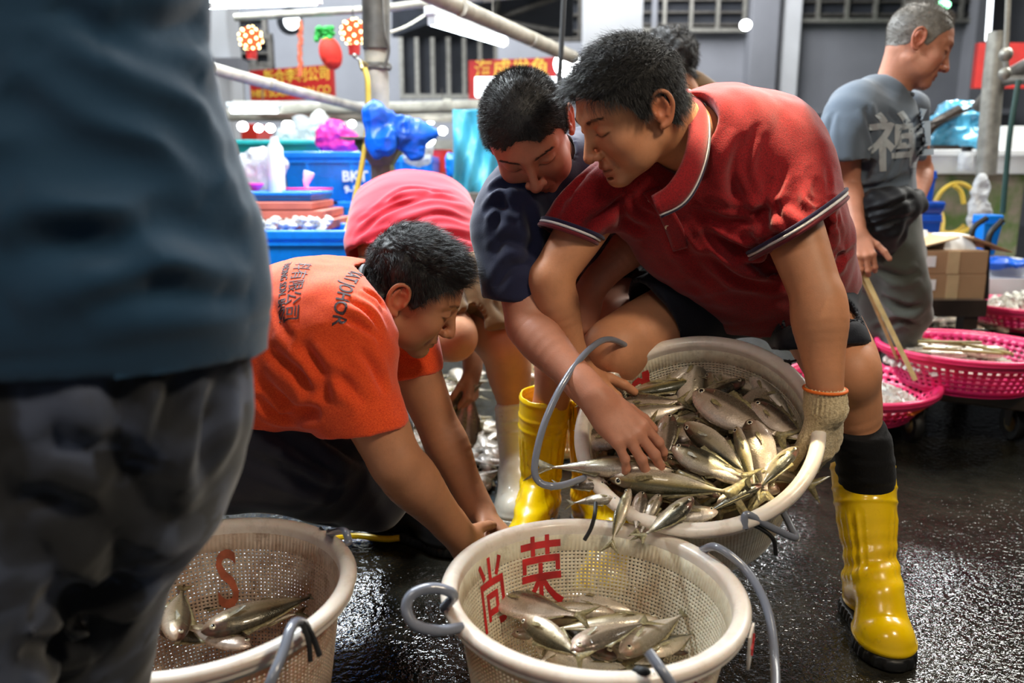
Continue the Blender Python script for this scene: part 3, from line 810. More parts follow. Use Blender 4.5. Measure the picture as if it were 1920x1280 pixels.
    a=cr(pts,6);b=cr(pt2,6);g=[];
    for i in range(len(a)): 
        for k in range(5): g.append(lerp(a[i],b[i],k/4))
    q=[(i*5+k,i*5+k+1,(i+1)*5+k+1,(i+1)*5+k) for i in range(len(a)-1) for k in range(4)]
    o=subpart('placket',mesh_np('placket',np.array(g),q),M['red_polo'],shirt); m=o.modifiers.new('t','SOLIDIFY'); m.thickness=.0025
    # shorts
    S=SDF(P(1180,660,1.6)-A(.1,.25,.15),P(1640,480,1.7)+A(.1,.35,.1),.005)
    S.ell(P(1450,535,1.77),(.18,.13,.10),k=.02)
    hR=P(1536,650,1.585); S.echain([P(1505,545,1.75),P(1515,590,1.68),hR+nrm(hR-hipR)*.02],[.105,.100,.092],[.105,.10,.088],A(1,0,0),k=.05)
    hL=P(1224,592,1.67); S.echain([P(1400,540,1.79),P(1320,560,1.74),hL+nrm(hL-hipL)*.03],[.11,.10,.088],[.11,.10,.085],A(0,1,0),k=.05)
    nr_=nrm(A(.10,-.25,-1)); S.cut(hR,nr_,.14); nl_=nrm(P(1190,625,1.65)-P(1280,570,1.69)); S.cut(hL,nl_,.14)
    S.chain([hR-nr_*.04,hR+nr_*.04],[.078,.082],k=0,op='sub'); S.chain([hL-nl_*.04,hL+nl_*.04],[.077,.08],k=0,op='sub')
    V,Q=S.nets(2,.5); V=folds(V,Q,[(fr([(1440,560),(1480,590),(1560,600)],1.60),.012,.007),(fr([(1430,585),(1400,560),(1330,555)],1.68),.015,.008),(fr([(1610,590),(1560,620),(1480,620)],1.56),.008,.004)])
    V=clothnoise(V,Q,.008,14,seed=8); sh=cloth('shorts',V,Q,M['navy_short'],root)
    # sock and boots
    S=SDF(P(1600,820,1.55)-.15,P(1600,820,1.55)+.15,.004); S.chain([P(1598,785,1.545),P(1615,830,1.55),P(1625,900,1.56)],[.050,.057,.056],k=.01)
    S.cut(P(1598,795,1.545),nrm(A(-.15,-.35,.9)),.1); V,Q=S.nets(1,.5); V=clothnoise(V,Q,.003,40,(.3,.3,2)); cloth('sock',V,Q,M['sock'],root)
    an=PZ(1634,1078,.105); boot(root,P(1615,866,1.60),an,A(-.14,-1,0),M['yellow_rubber'],M['black_rubber'],r_top=.063,r_an=.046,foot=.215)
    anB=PZ(1165,985,.10); boot(root,P(1150,800,1.72),anB,A(-.4,-.9,0),M['yellow_rubber'],M['black_rubber'],r_top=.06,h=.005)
    # glove
    S=SDF(P(1550,790,1.35)-A(.09,.12,.13),P(1550,790,1.35)+A(.10,.12,.10),.0025)
    w0=P(1547,730,1.35); w1=P(1548,766,1.348)
    S.chain([w0,w1],[.034,.037],k=.01)
    hand_sdf(S,P(1550,757,1.35),P(1550,850,1.36)-P(1549,760,1.35),A(.55,-.75,.25),A(-1,-.2,0),curls=[(.5,.9,.6),(.6,1.0,.7),(.7,1.1,.7),(.8,1.1,.7)],spread=.02,tcurl=.15,tout=.42,fat=1.22,s=1.0)
    S.cut(w0-A(0,0,-.004),A(0,0,1),.07)
    V,Q=S.nets(1,.5); N=normals(V,Q); t=(V[:,2]-w1[2])/(w0[2]-w1[2]); an_=np.arctan2(V[:,1]-w0[1],V[:,0]-w0[0])
    V=V+N*(.0016*np.sin(an_*30)*np.clip((V[:,2]-(w1[2]-.012))/.012,0,1))[:,None]; V=V+N*(.0010*noise3(V,260,2))[:,None]
    g=cloth('work_glove',V,Q,M['glove'],root); g['label']='cream knitted cotton glove'
    mb=ring(w0+A(0,0,.001),A(0,0,1),.0355,.0355,A(1,0,0),.0028); subpart('cuff_cord',mb.mesh('cuff_cord'),M['orange_cord'],g)
    return root
# ================================================================ the man in the navy T-shirt
def build_navy():
    root=empty('person',(.1,2.0,0)); tag(root,'person in dark navy T-shirt and yellow boots leaning down, bare hand on the fish','person')
    hc=P(992,256,1.57)
    V,Q,at,L,R=head_mesh(hc,A(.04,-.66,-.75),A(-.30,-.72,.62),P(1045,330,1.76),neck_r=.062,s=.97,wide=1.05,cheek=.004,stub=.15,h=.002)
    parts=[(V,Q,at)]
    sh1=P(965,400,1.60); el1=P(988,610,1.50); wr1=P(1112,742,1.36)
    parts.append(arm_mesh(sh1,el1,wr1,rs=(.055,.046,.041,.042,.029),h=.0024,hand=dict(d=P(1192,825,1.325)-wr1,n=A(.30,-.80,.50),thumb=A(1,.3,.3),
        curls=[(.34,.45,.3),(.28,.40,.3),(.30,.42,.3),(.40,.5,.35)],spread=.12,tcurl=.4,tout=.5,s=1.03,fat=1.08)))
    sh2=P(1190,330,1.72); el2=P(1205,440,1.70); wr2=P(1110,535,1.66)
    parts.append(arm_mesh(sh2,el2,wr2,rs=(.055,.046,.041,.042,.029),h=.0032,hand=dict(d=P(1075,640,1.64)-wr2,n=A(.1,-1,.1),thumb=A(-1,0,0),curl=(.35,.4,.3),spread=.1)))
    hip1=P(1130,520,2.02); kn1=P(1065,610,1.78); an1=P(1022,800,1.93)
    hip2=P(1220,520,2.05); kn2=P(1140,600,1.76); an2=P(1105,840,1.95)
    parts.append(leg_mesh(hip1,kn1,an1,r=(.09,.07,.058,.058,.045))); parts.append(leg_mesh(hip2,kn2,an2,r=(.09,.07,.058,.058,.045)))
    skin_obj('body',parts,M['skinB'],root)
    hv,hq=hair_mesh(V,Q,L,R,hc,std_line(.060,low=-.045,wid=1.05),seed=7,n=30000,length=(.006,.013),
        flow=lambda l:np.stack([l[:,0]*5,.4+0*l[:,0],-.2+0*l[:,0]],1),w=.00034,cap=.0035,spike=.75,rough=.0015)
    part('hair',mesh_np('hair',hv,hq),M['dark_hair'],root)
    S=SDF(P(890,600,1.6)-A(.06,.25,.1),P(1260,270,1.75)+A(.1,.45,.15),.005)
    sd=nrm(sh2-sh1)
    S.echain([P(1185,480,1.99),P(1140,420,1.90),P(1085,370,1.80),P(1040,345,1.72)],[.17,.18,.19,.12],[.12,.12,.12,.09],sd,k=.01)
    cu=P(970,562,1.535); S.chain([P(1010,360,1.66),sh1+A(-.005,0,.0),lerp(sh1,cu,.5)+A(-.005,0,0),cu+A(0,0,-.03)],[.09,.082,.073,.062],k=.05)
    S.chain([P(1120,350,1.74),sh2,P(1200,400,1.71)],[.09,.08,.07],k=.05)
    S.cut(cu,A(-.05,-.1,-1),.10); S.chain([cu+A(0,.01,.012),cu-A(0,0,.05)],[.044,.054],k=0,op='sub')
    S.chain([P(1010,295,1.66),P(1045,330,1.75)],[.075,.066],k=.004,op='sub')
    V,Q=S.nets(2,.5); fr=lambda pts,y:[P(a,b,y) for a,b in pts]
    fl=[(fr([(915,360),(940,345),(990,350)],1.54),.009,.007),(fr([(905,400),(935,380),(975,400)],1.53),.010,.006),(fr([(925,480),(950,450),(1000,470)],1.50),.012,.006),(fr([(930,540),(960,500),(1005,500)],1.50),.011,.005),(fr([(950,330),(935,400),(925,450)],1.53),.010,.005),
        (fr([(1080,430),(1110,450),(1150,440)],1.74),.012,.006),(fr([(985,380),(1000,440),(985,500)],1.5),.012,.006)]
    V=folds(V,Q,fl); V=clothnoise(V,Q,.006,14,seed=13); cloth('t_shirt',V,Q,M['navy_tee'],root)
    S=SDF(P(1180,560,1.8)-.33,P(1180,500,1.95)+.33,.006); S.ell(P(1180,500,2.03),(.17,.12,.11),k=.02)
    h1=P(1085,570,1.82); S.chain([P(1135,510,2.02),lerp(hip1,h1,.5),h1],[.11,.10,.085],k=.05); h2=P(1165,562,1.83); S.chain([P(1215,510,2.05),lerp(hip2,h2,.5),h2],[.11,.105,.09],k=.05)
    S.cut(h1,nrm(kn1-hip1),.12); S.cut(h2,nrm(kn2-hip2),.12); V,Q=S.nets(2,.5)
    V=folds(V,Q,[(fr([(1140,560),(1180,520),(1230,480)],1.80),.012,.010),(fr([(1150,580),(1200,560),(1240,500)],1.80),.010,.008),(fr([(1130,530),(1170,500),(1200,470)],1.82),.010,.008)]); V=clothnoise(V,Q,.010,16,seed=15)
    cloth('shorts',V,Q,M['black_short'],root)
    boot(root,P(1022,738,1.90),PZ(1012,925,.10),A(-.25,-1,0),M['yellow_rubber'],M['black_rubber'],r_top=.062,r_an=.047,foot=.26)
    boot(root,P(1110,740,1.93),PZ(1110,925,.10),A(.2,-1,0),M['yellow_rubber'],M['black_rubber'],r_top=.062,r_an=.047,h=.005)
    return root
# ================================================================ the man kneeling in orange
def build_orange():
    root=empty('person',(-.45,1.5,0)); tag(root,'person kneeling in orange T-shirt with printed back, reaching down behind the front basket','person')
    hc=P(770,550,1.51)
    V,Q,at,L,R=head_mesh(hc,A(.84,.06,-.53),A(.53,-.10,.84),P(686,578,1.49),neck_r=.060,s=.98,wide=1.03,cheek=.003,stub=.22,h=.002)
    parts=[(V,Q,at)]
    sh1=P(640,645,1.34); el1=P(742,866,1.30); wr1=P(858,1000,1.42)
    parts.append(arm_mesh(sh1,el1,wr1,rs=(.058,.052,.046,.047,.031),h=.003,hand=dict(d=A(.30,.28,-.55),n=A(.3,-.8,.4),thumb=A(.6,.7,0),curl=(.4,.6,.4))))
    sh2=P(735,590,1.66); el2=P(822,800,1.64); wr2=P(893,950,1.60)
    parts.append(arm_mesh(sh2,el2,wr2,rs=(.056,.050,.044,.046,.031),h=.003,hand=dict(d=A(.55,-.35,-.38),n=A(.35,.35,.85),thumb=A(-.2,-1,0),curl=(.3,.5,.4),spread=.08)))
    hip=P(400,800,1.45); kn=P(700,930,1.56); parts.append(leg_mesh(hip,kn,P(470,930,1.75)))
    skin_obj('body',parts,M['skinC'],root)
    def shp(l): return 1+.8*np.clip((l[:,1]-.0)/.06,0,1)*(l[:,2]>.04)+.6*(l[:,2]>.08)
    hv,hq=hair_mesh(V,Q,L,R,hc,std_line(.068,low=-.055,wid=1.03),seed=9,n=26000,length=(.009,.018),
        flow=lambda l:np.stack([l[:,0]*5,.8+0*l[:,0],np.where(l[:,2]>.07,.3,-.7)],1),w=.00036,cap=.005,spike=.5,rough=.004,shape=shp,curl=.006)
    part('hair',mesh_np('hair',hv,hq),M['black_hair'],root)
    S=SDF(P(330,840,1.3)-A(.1,.12,.08),P(830,480,1.7)+A(.05,.12,.08),.005)
    sd=nrm(sh2-sh1)
    S.echain([P(420,720,1.50),P(500,660,1.50),P(580,610,1.49),P(640,590,1.49),P(680,578,1.48)],[.17,.19,.20,.18,.10],[.135,.150,.130,.105,.080],sd,k=.01)
    S.ell(P(540,690,1.42),(.16,.13,.115),k=.07)
    cu1=P(692,805,1.305); S.chain([P(610,625,1.40),sh1,lerp(sh1,cu1,.5)+A(-.015,0,.0),cu1+A(.01,0,-.03)],[.10,.095,.085,.070],k=.06)
    cu2=P(772,702,1.655); S.chain([P(690,590,1.58),sh2,cu2+A(.01,0,-.03)],[.09,.08,.063],k=.05)
    n1=nrm(P(700,860,1.30)-P(690,800,1.305)); S.cut(cu1,n1,.115); n2=nrm(P(778,740,1.65)-P(770,700,1.655)); S.cut(cu2,n2,.09)
    S.chain([lerp(cu1,sh1,.06),cu1+n1*.06],[.050,.062],k=0,op='sub'); S.chain([lerp(cu2,sh2,.06),cu2+n2*.06],[.044,.055],k=0,op='sub')
    hp=P(470,800,1.4); S.cut(hp,nrm(A(-.35,0,-1)),.5)
    S.chain([P(730,560,1.47),P(688,572,1.475)],[.085,.068],k=.004,op='sub')
    V,Q=S.nets(2,.5); fr=lambda pts,y:[P(a,b,y) for a,b in pts]
    fl=[(fr([(680,540),(705,560),(720,580)],1.40),.008,.006),(fr([(650,560),(690,590),(715,630)],1.36),.008,.007),(fr([(640,590),(690,620),(712,640)],1.34),.007,.006),(fr([(670,650),(700,690),(720,740)],1.28),.009,.006),
        (fr([(610,690),(650,720),(690,760)],1.27),.010,.005),(fr([(560,640),(600,700),(610,760)],1.30),.012,.008),(fr([(500,650),(560,700),(590,740)],1.33),.012,.008),(fr([(480,700),(540,760),(600,780)],1.33),.014,.008),
        (fr([(510,560),(530,610),(550,640)],1.36),.008,.004),(fr([(480,740),(530,780),(600,770)],1.33),.011,.008),(fr([(740,640),(770,670),(800,670)],1.6),.010,.005)]
    V=folds(V,Q,fl,.6); V=clothnoise(V,Q,.006,13,seed=23); V=clothnoise(V,Q,.002,34,seed=24)
    t=cloth('t_shirt',V,Q,M['orange_tee'],root)
    # printing on the back of the shirt
    nback=nrm(A(.0,-.55,.85)); 
    for txt,px,py,dx,dy,size,lab,bold in (('KAT JOHOR',648,538,-26,95,.030,'dark printed lettering',.0004),('料有限公司',553,535,-17,90,.030,'dark printed characters',.0),('TRADING SDN. BHD.',531,530,-8,90,.017,'dark printed lettering',.0003)):
        c=P(px,py,1.43); 
        from mathutils.bvhtree import BVHTree
        tree=BVHTree.FromPolygons([tuple(v) for v in V],[tuple(int(i) for i in q) for q in Q])
        def hit(x,y):
            o=Vector((0,0,CAMZ)); d=(Vector(P(x,y,1.4))-o).normalized(); h=tree.ray_cast(o,d); return (np.array(h[0]),np.array(h[1])) if h[0] is not None else (P(x,y,1.42),nback)
        c,n_=hit(px,py); c2,_=hit(px+dx*.4,py+dy*.4); right=nrm(c2-c); nn=nrm(nback-right*(nback@right)); upv=cross(nn,right)
        me=decal(txt,size,c,right,upv,V,Q,.0010,bold)
        o=subpart('printed_text',me,M['print_ink'],t); o['label']=lab
    # grey inner collar
    mb=ring(P(702,560,1.475),P(760,552,1.47)-P(690,572,1.475),.067,.062,A(0,1,0),.006); subpart('collar',mb.mesh('collar'),M['black_short'],t)
    # trousers
    S=SDF(P(330,990,1.3)-A(.15,.15,.1),P(760,740,1.8)+A(.05,.25,.1),.006)
    S.ell(P(400,815,1.50),(.18,.17,.14),k=.03)
    S.chain([P(420,830,1.40),P(560,860,1.42),P(690,915,1.52)],[.12,.105,.080],k=.06); S.chain([P(420,840,1.62),P(560,820,1.74),P(700,800,1.80)],[.12,.10,.085],k=.06)
    S.chain([P(690,930,1.55),P(600,960,1.62),P(470,940,1.75)],[.075,.075,.065],k=.05); S.chain([P(700,815,1.80),P(735,900,1.84)],[.075,.055],k=.05)
    V,Q=S.nets(2,.5); V=folds(V,Q,[(fr([(500,800),(580,850),(640,900)],1.32),.014,.008),(fr([(440,850),(560,900),(640,930)],1.34),.014,.008),(fr([(600,820),(650,850),(700,870)],1.40),.012,.007)]); V=clothnoise(V,Q,.008,14,seed=30)
    cloth('trousers',V,Q,M['jeans'],root)
    # shoe with yellow sole
    f0=PZ(645,968,.06); mb=MB()
    S=SDF(f0-A(.16,.1,.08),f0+A(.22,.12,.12),.004); S.chain([f0+A(-.08,.02,.02),f0+A(0,.01,.015),f0+A(.11,0,-.01)],[.048,.046,.036],k=.02); S.cut(f0-A(0,0,.035),A(0,0,-1)); V,Q=S.nets(1,.5); b=cloth('shoe',V,Q,M['dark_rubber'],root)
    mb.tube([f0+A(x,-.034-.010*math.sin((x+.1)*9),-.036+.004*math.sin(x*40)) for x in np.linspace(-.12,.145,24)],.008,8); o=subpart('sole',mb.mesh('sole'),M['yellow_rubber'],b); o['label']='yellow wavy sole edge'
    boot(root,P(735,880,1.84),PZ(742,945,.08),A(.8,-.5,0),M['dark_rubber'],M['black_rubber'],r_top=.055,h=.005,rib=False)
    return root
# ================================================================ the bending man behind, seen from the back
def build_pink():
    root=empty('person',(-.25,2.3,0)); tag(root,'person bent double in rose-red T-shirt and brown shorts, picking fish off the floor','person')
    parts=[]
    hip2=P(885,560,2.28); kn2=P(948,650,2.15); an2=P(968,800,2.22)
    hip1=P(770,560,2.30); kn1=P(780,650,2.12); an1=P(700,800,2.25)
    parts.append(leg_mesh(hip2,kn2,an2,r=(.09,.075,.060,.060,.045))); parts.append(leg_mesh(hip1,P(850,632,2.05),P(690,640,2.35),r=(.09,.075,.060,.060,.045)))
    sh=P(860,470,2.62); el=P(888,600,2.50); wr=P(886,690,2.40)
    parts.append(arm_mesh(sh,el,wr,rs=(.055,.046,.040,.040,.029),h=.004,hand=dict(d=P(882,760,2.36)-wr,n=A(.9,-.5,0),thumb=A(-1,-.4,0),curl=(.7,.9,.5),spread=.02,tout=.5)))
    S=SDF(P(640,520,2.2)-.15,P(930,420,2.6)+.2,.008); S.echain([P(790,500,2.22),P(780,455,2.28),P(770,440,2.45)],[.165,.165,.17],[.115,.11,.11],A(1,0,0),k=.01); parts.append(S.nets(1,.5))
    hc=P(800,560,2.86); V,Q,at,L,R=head_mesh(hc,A(0,.55,-.8),A(0,.75,-.5),P(790,470,2.72),h=.004); parts.append((V,Q,at))
    skin_obj('body',parts,M['skinC'],root)
    hv,hq=hair_mesh(V,Q,L,R,hc,std_line(.066),seed=11,n=1500,brow=False,w=.001); part('hair',mesh_np('hair',hv,hq),M['black_hair'],root)
    S=SDF(P(640,520,2.2)-A(.1,.15,.1),P(930,340,2.7)+A(.1,.25,.12),.006)
    S.echain([P(778,500,2.215),P(778,440,2.30),P(776,400,2.46),P(780,405,2.62),P(788,440,2.74)],[.200,.195,.190,.185,.13],[.128,.135,.130,.125,.10],A(1,0,-.05),k=.01)
    cu=P(878,530,2.56); S.chain([P(845,440,2.64),cu],[.085,.066],k=.05); S.chain([P(700,440,2.64),P(690,530,2.56)],[.085,.066],k=.05)
    n=nrm(A(.0,-.50,-.62)); S.cut(P(760,466,2.14),nrm(A(-.10,-.45,-.85)),.42); S.cut(cu,A(0,0,-1),.1); S.cut(P(690,530,2.56),A(0,0,-1),.1)
    S.echain([P(778,520,2.19),P(778,455,2.27)],[.182,.182],[.116,.118],A(1,0,-.05),k=0,op='sub')
    V,Q=S.nets(2,.5); fr=lambda pts,y:[P(a,b,y) for a,b in pts]
    fl=[(fr([(665,450),(720,400),(800,370),(870,380)],2.2),.010,.006),(fr([(670,420),(740,375),(830,360)],2.28),.009,.005),(fr([(660,470),(720,440),(790,440)],2.12),.011,.006),(fr([(690,400),(760,355),(850,365)],2.3),.008,.004),(fr([(740,430),(820,400),(895,420)],2.2),.010,.005),(fr([(760,450),(840,440),(900,450)],2.18),.011,.006)]
    V=folds(V,Q,fl,.6); V=clothnoise(V,Q,.006,12,(1,1,2.5),seed=33); cloth('t_shirt',V,Q,M['pink_tee'],root)
    S=SDF(P(650,680,2.1)-A(.1,.15,.05),P(980,450,2.5)+A(.1,.15,.1),.006)
    S.echain([P(790,495,2.20),P(800,540,2.20)],[.178,.185],[.125,.135],A(1,0,0),k=.02)
    h2=P(925,610,2.17); S.chain([P(858,525,2.24),P(895,560,2.20),h2],[.13,.115,.098],k=.06); h1=P(842,615,2.08); S.chain([P(770,530,2.24),P(800,580,2.15),h1],[.13,.115,.085],k=.05)
    S.cut(h2,nrm(A(.15,-.1,-1)),.14); S.cut(h1,nrm(A(.7,-.3,-.75)),.1)
    S.cut(P(770,486,2.1),nrm(A(-.08,-.1,1)),.25)
    V,Q=S.nets(2,.5); V=folds(V,Q,[(fr([(850,500),(880,560),(870,620)],2.08),.014,.010),(fr([(940,500),(930,560),(950,600)],2.1),.012,.008)]); V=clothnoise(V,Q,.008,14,seed=35); cloth('shorts',V,Q,M['brown_short'],root)
    boot(root,P(962,758,2.20),PZ(968,880,.09),A(-.05,-1,0),M['white_rubber'],M['white_rubber'],r_top=.052,r_an=.044,foot=.25,rib=False)
    boot(root,P(690,740,2.35),PZ(690,850,.09),A(.2,-1,0),M['white_rubber'],M['white_rubber'],r_top=.052,r_an=.044,h=.006,rib=False)
    return root
# ================================================================ foreground man, back to the camera
def build_fore():
    Y=.66; root=empty('person',(-.38,.72,0)); tag(root,'person standing close in the left foreground, petrol blue T-shirt and faded camouflage trousers','person')
    cx=P(4,680,Y)[0]; cy=.74
    sd=A(1,.25,0)
    parts=[]
    hc=A(cx,cy+.06,1.62); V,Q,at,L,R=head_mesh(hc,A(.35,.9,-.35),A(.1,.2,1),A(cx,cy,1.46),h=.004); parts.append((V,Q,at))
    shR=A(cx+.20,cy+.04,1.38); shL=A(cx-.20,cy-.04,1.38)
    parts.append(arm_mesh(shR,A(cx+.22,cy+.27,1.22),A(cx+.14,cy+.46,1.38),h=.004,hand=dict(d=A(-.2,.6,.3),n=A(.5,.3,.6),thumb=A(-1,0,.2),curl=(.5,.6,.4))))
    parts.append(arm_mesh(shL,A(cx-.25,cy+.06,1.11),A(cx-.22,cy+.16,.88),h=.004,hand=dict(d=A(0,.15,-.9),n=A(-1,0,0),thumb=A(0,1,0),curl=(.2,.3,.2))))
    skin_obj('body',parts,M['skinB'],root)
    hv,hq=hair_mesh(V,Q,L,R,hc,std_line(.066),seed=12,n=3000,brow=False,w=.0008); part('hair',mesh_np('hair',hv,hq),M['black_hair'],root)
    S=SDF(A(cx-.36,cy-.26,.68),A(cx+.36,cy+.36,1.56),.006)
    wd=lambda px,py:P(px,py,Y)[0]-cx
    zz=lambda py:P(200,py,Y)[2]
    hem=.735
    S.echain([A(cx,cy,hem-.03),A(cx,cy,zz(560)),A(cx,cy,zz(380)),A(cx-.003,cy,zz(200)),A(cx-.01,cy,zz(40)),A(cx,cy,1.30),A(cx,cy,1.42),A(cx,cy,1.48)],
        [.196,.200,.192,.174,.166,.185,.175,.085],[.155,.155,.15,.135,.12,.12,.11,.08],sd,k=.01)
    cR=A(cx+.235,cy+.18,1.24); S.chain([shR,cR],[.085,.075],k=.05); cL=A(cx-.235,cy+.02,1.2); S.chain([shL,cL],[.085,.075],k=.05)
    S.cut(cR,cR-shR,.1); S.cut(cL,cL-shL,.1); S.cut(A(cx,cy,hem),A(-.04,-.03,-1))
    S.echain([A(cx,cy,hem-.05),A(cx,cy,hem-.01)],[.172,.172],[.125,.125],sd,k=0,op='sub')
    V,Q=S.nets(2,.5); yb=cy-.15
    fr=lambda pts,w=.012,d=.007:([P(a,b,.60) for a,b in pts],w*1.45,d*1.5)
    V=folds(V,Q,[fr([(60,60),(180,170),(320,230),(420,330)]),fr([(90,0),(240,100),(380,150)]),fr([(10,160),(150,260),(330,330),(450,420)],.014,.009),fr([(0,280),(160,350),(320,390),(470,470)],.013,.008),
        fr([(20,420),(180,440),(320,430),(430,490)],.012,.008),fr([(0,500),(160,470),(280,480)],.012,.006),fr([(200,20),(300,60),(380,40)]),fr([(150,560),(320,540),(470,560)],.010,.004)],.7)
    V=clothnoise(V,Q,.010,7,(.5,.5,2.4),seed=41)
    # stitched hem
    N=normals(V,Q); V=V-N*(.0016*np.exp(-((V[:,2]-(hem+.025+.03*(V[:,0]-cx)))/.0022)**2))[:,None]
    cloth('t_shirt',V,Q,M['blue_tee'],root)
    S=SDF(A(cx-.36,cy-.3,-.01),A(cx+.36,cy+.5,.95),.007)
    S.echain([A(cx,cy,.86),A(cx,cy,.72),A(cx,cy+.01,.62)],[.16,.165,.135],[.13,.135,.12],sd,k=.01)
    hR=A(cx+.085,cy+.03,.70); hL=A(cx-.085,cy-.06,.70)
    S.chain([hR,A(cx+.032,cy+.04,.56),A(cx-.042,cy+.06,.42),A(cx-.10,cy+.12,.10)],[.092,.086,.080,.070],k=.03)
    S.chain([hL+A(.02,-.0,0),A(cx-.065,cy-.08,.55),A(cx-.105,cy-.09,.42),A(cx-.15,cy-.08,.08)],[.100,.096,.094,.080],k=.008)
    S.cut(A(cx,cy,.03),A(0,0,-1))
    V,Q=S.nets(2,.5)
    V=folds(V,Q,[fr([(220,700),(240,840),(285,960)],.012,.010),fr([(90,790),(200,880),(270,1000)],.014,.010),fr([(330,700),(300,820),(280,900)],.010,.008),fr([(60,900),(160,960),(250,1080)],.012,.008),fr([(250,1080),(180,1120),(60,1130)],.014,.009),fr([(240,1180),(150,1180),(50,1240)],.012,.008),fr([(430,700),(380,820),(340,880)],.010,.006)],.7)
    V=clothnoise(V,Q,.012,9,seed=44); V=clothnoise(V,Q,.004,26,seed=45); cloth('trousers',V,Q,M['camo'],root)
    for x,y,z in ((cx-.10,cy+.12,0),(cx-.15,cy-.08,0)):
        boot(root,A(x,y,.14),A(x,y,.09),A(.2,.9,0),M['dark_rubber'],M['black_rubber'],r_top=.05,h=.006,rib=False,bands=False)
    return root
# ================================================================ older man on the right
def build_old():
    Y=2.72; root=empty('person',(1.42,2.9,0)); tag(root,'older person in slate T-shirt with a big character, holding two bamboo sticks','person')
    hc=P(1718,88,Y); V,Q,at,L,R=head_mesh(hc,A(.88,-.22,-.38),A(.42,-.05,.9),P(1668,178,Y+.03),neck_r=.056,s=1.06,stub=.2,old=1.0,h=.0025)
    parts=[(V,Q,at)]
    sh=P(1590,215,Y-.12); el=P(1592,350,Y-.10); wr=P(1606,432,Y-.22)
    parts.append(arm_mesh(sh,el,wr,rs=(.045,.038,.036,.038,.026),h=.003,hand=dict(d=P(1618,485,Y-.28)-wr,n=A(-.3,-.8,.2),thumb=A(1,-.3,0),curl=(.7,.9,.6),spread=.02,s=.98)))
    sh2=P(1705,210,Y+.18); parts.append(arm_mesh(sh2,P(1730,320,Y+.25),P(1712,400,Y+.1),rs=(.045,.038,.036,.038,.026),h=.004,hand=dict(d=A(0,-.1,-1),n=A(1,0,0),thumb=A(0,-1,0),curl=(.4,.5,.4))))
    skin_obj('body',parts,M['skinF'],root)
    hv,hq=hair_mesh(V,Q,L,R,hc,std_line(.078,low=-.030),seed=21,n=9000,length=(.004,.010),w=.0006,cap=.002,spike=.7,rough=.001,
        flow=lambda l:np.tile(A(0,-.3,.2),(len(l),1)),shape=lambda l:.5+1.6*(l[:,2]>.095))
    part('hair',mesh_np('hair',hv,hq),M['grey_hair'],root)
    S=SDF(P(1530,480,Y)-A(.08,.3,.05),P(1745,140,Y)+A(.08,.35,.08),.006); sd=nrm(sh2-sh)
    S.echain([P(1640,420,Y+.02),P(1640,350,Y+.02),P(1645,270,Y),P(1650,215,Y+.01),P(1665,185,Y+.02)],[.155,.16,.175,.165,.08],[.125,.12,.12,.10,.065],sd,k=.01)
    cu=P(1578,302,Y-.14); S.chain([P(1620,205,Y-.05),sh,cu+A(0,0,-.02)],[.08,.078,.078],k=.05); cu2=P(1724,300,Y+.20); S.chain([sh2,cu2],[.075,.068],k=.05)
    n=nrm(A(-.02,0,-1)); S.cut(cu,n,.11); S.cut(cu2,n,.09); S.chain([cu,cu+n*.05],[.066,.07],k=0,op='sub'); S.chain([cu+A(.01,0,.02),cu],[.052,.06],k=0,op='sub')
    S.chain([P(1685,150,Y+.01),P(1670,178,Y+.02)],[.08,.062],k=.003,op='sub'); S.cut(P(1640,400,Y),A(0,0,-1),.3)
    V,Q=S.nets(2,.5); fr=lambda pts,y=Y-.15:[P(a,b,y) for a,b in pts]
    V=folds(V,Q,[(fr([(1620,200),(1640,270),(1620,340)]),.014,.010),(fr([(1700,220),(1680,300),(1650,350)]),.012,.008),(fr([(1600,360),(1650,350),(1710,330)]),.014,.01),(fr([(1560,210),(1555,250),(1560,300)]),.010,.006),(fr([(1660,210),(1690,240),(1710,300)]),.010,.006)]); V=clothnoise(V,Q,.010,12,seed=51)
    tt=cloth('t_shirt',V,Q,M['grey_tee'],root)
    me=decal('禅',.19,P(1690,272,Y-.13),nrm(A(.86,-.42,.10)),A(-.05,0,1),V,Q,.002,.003,.012); o=subpart('printed_character',me,M['print_white'],tt); o['label']='pale brushed character'
    mb=ring(P(1672,172,Y+.015),A(.18,-.05,1),.066,.062,A(1,0,0),.006); subpart('neckband',mb.mesh('neckband'),M['grey_tee'],tt)
    # waist pouch
    S=SDF(P(1590,480,Y)-A(.05,.25,.05),P(1740,340,Y)+A(.1,.2,.05),.005); S.echain([P(1600,420,Y-.08),P(1650,405,Y-.16),P(1712,375,Y-.08)],[.055,.085,.045],[.05,.06,.04],A(0,0,1),k=.01); S.cone(P(1655,430,Y-.14),P(1650,390,Y-.15),.07,.06,k=.04)
    V,Q=S.nets(1,.5); V=folds(V,Q,[(fr([(1620,400),(1660,390),(1710,370)],Y-.2),.008,.008),(fr([(1620,430),(1660,420),(1712,400)],Y-.2),.008,.008)]); V=clothnoise(V,Q,.014,22,seed=53); o=cloth('waist_pouch',V,Q,M['black_short'],root)
    S=SDF(P(1560,900,Y)-A(.2,.35,.1),P(1760,390,Y)+A(.1,.35,.1),.008)
    S.echain([P(1655,425,Y+.03),P(1660,480,Y+.05)],[.15,.155],[.115,.12],sd,k=.01)
    S.chain([P(1665,480,Y-.02),P(1700,560,Y-.05),P(1692,640,Y+.04),P(1668,715,Y+.14)],[.105,.085,.062,.055],k=.03); S.chain([P(1640,480,Y+.10),P(1650,600,Y+.12),P(1628,700,Y+.30),P(1620,780,Y+.36)],[.10,.085,.06,.055],k=.03)
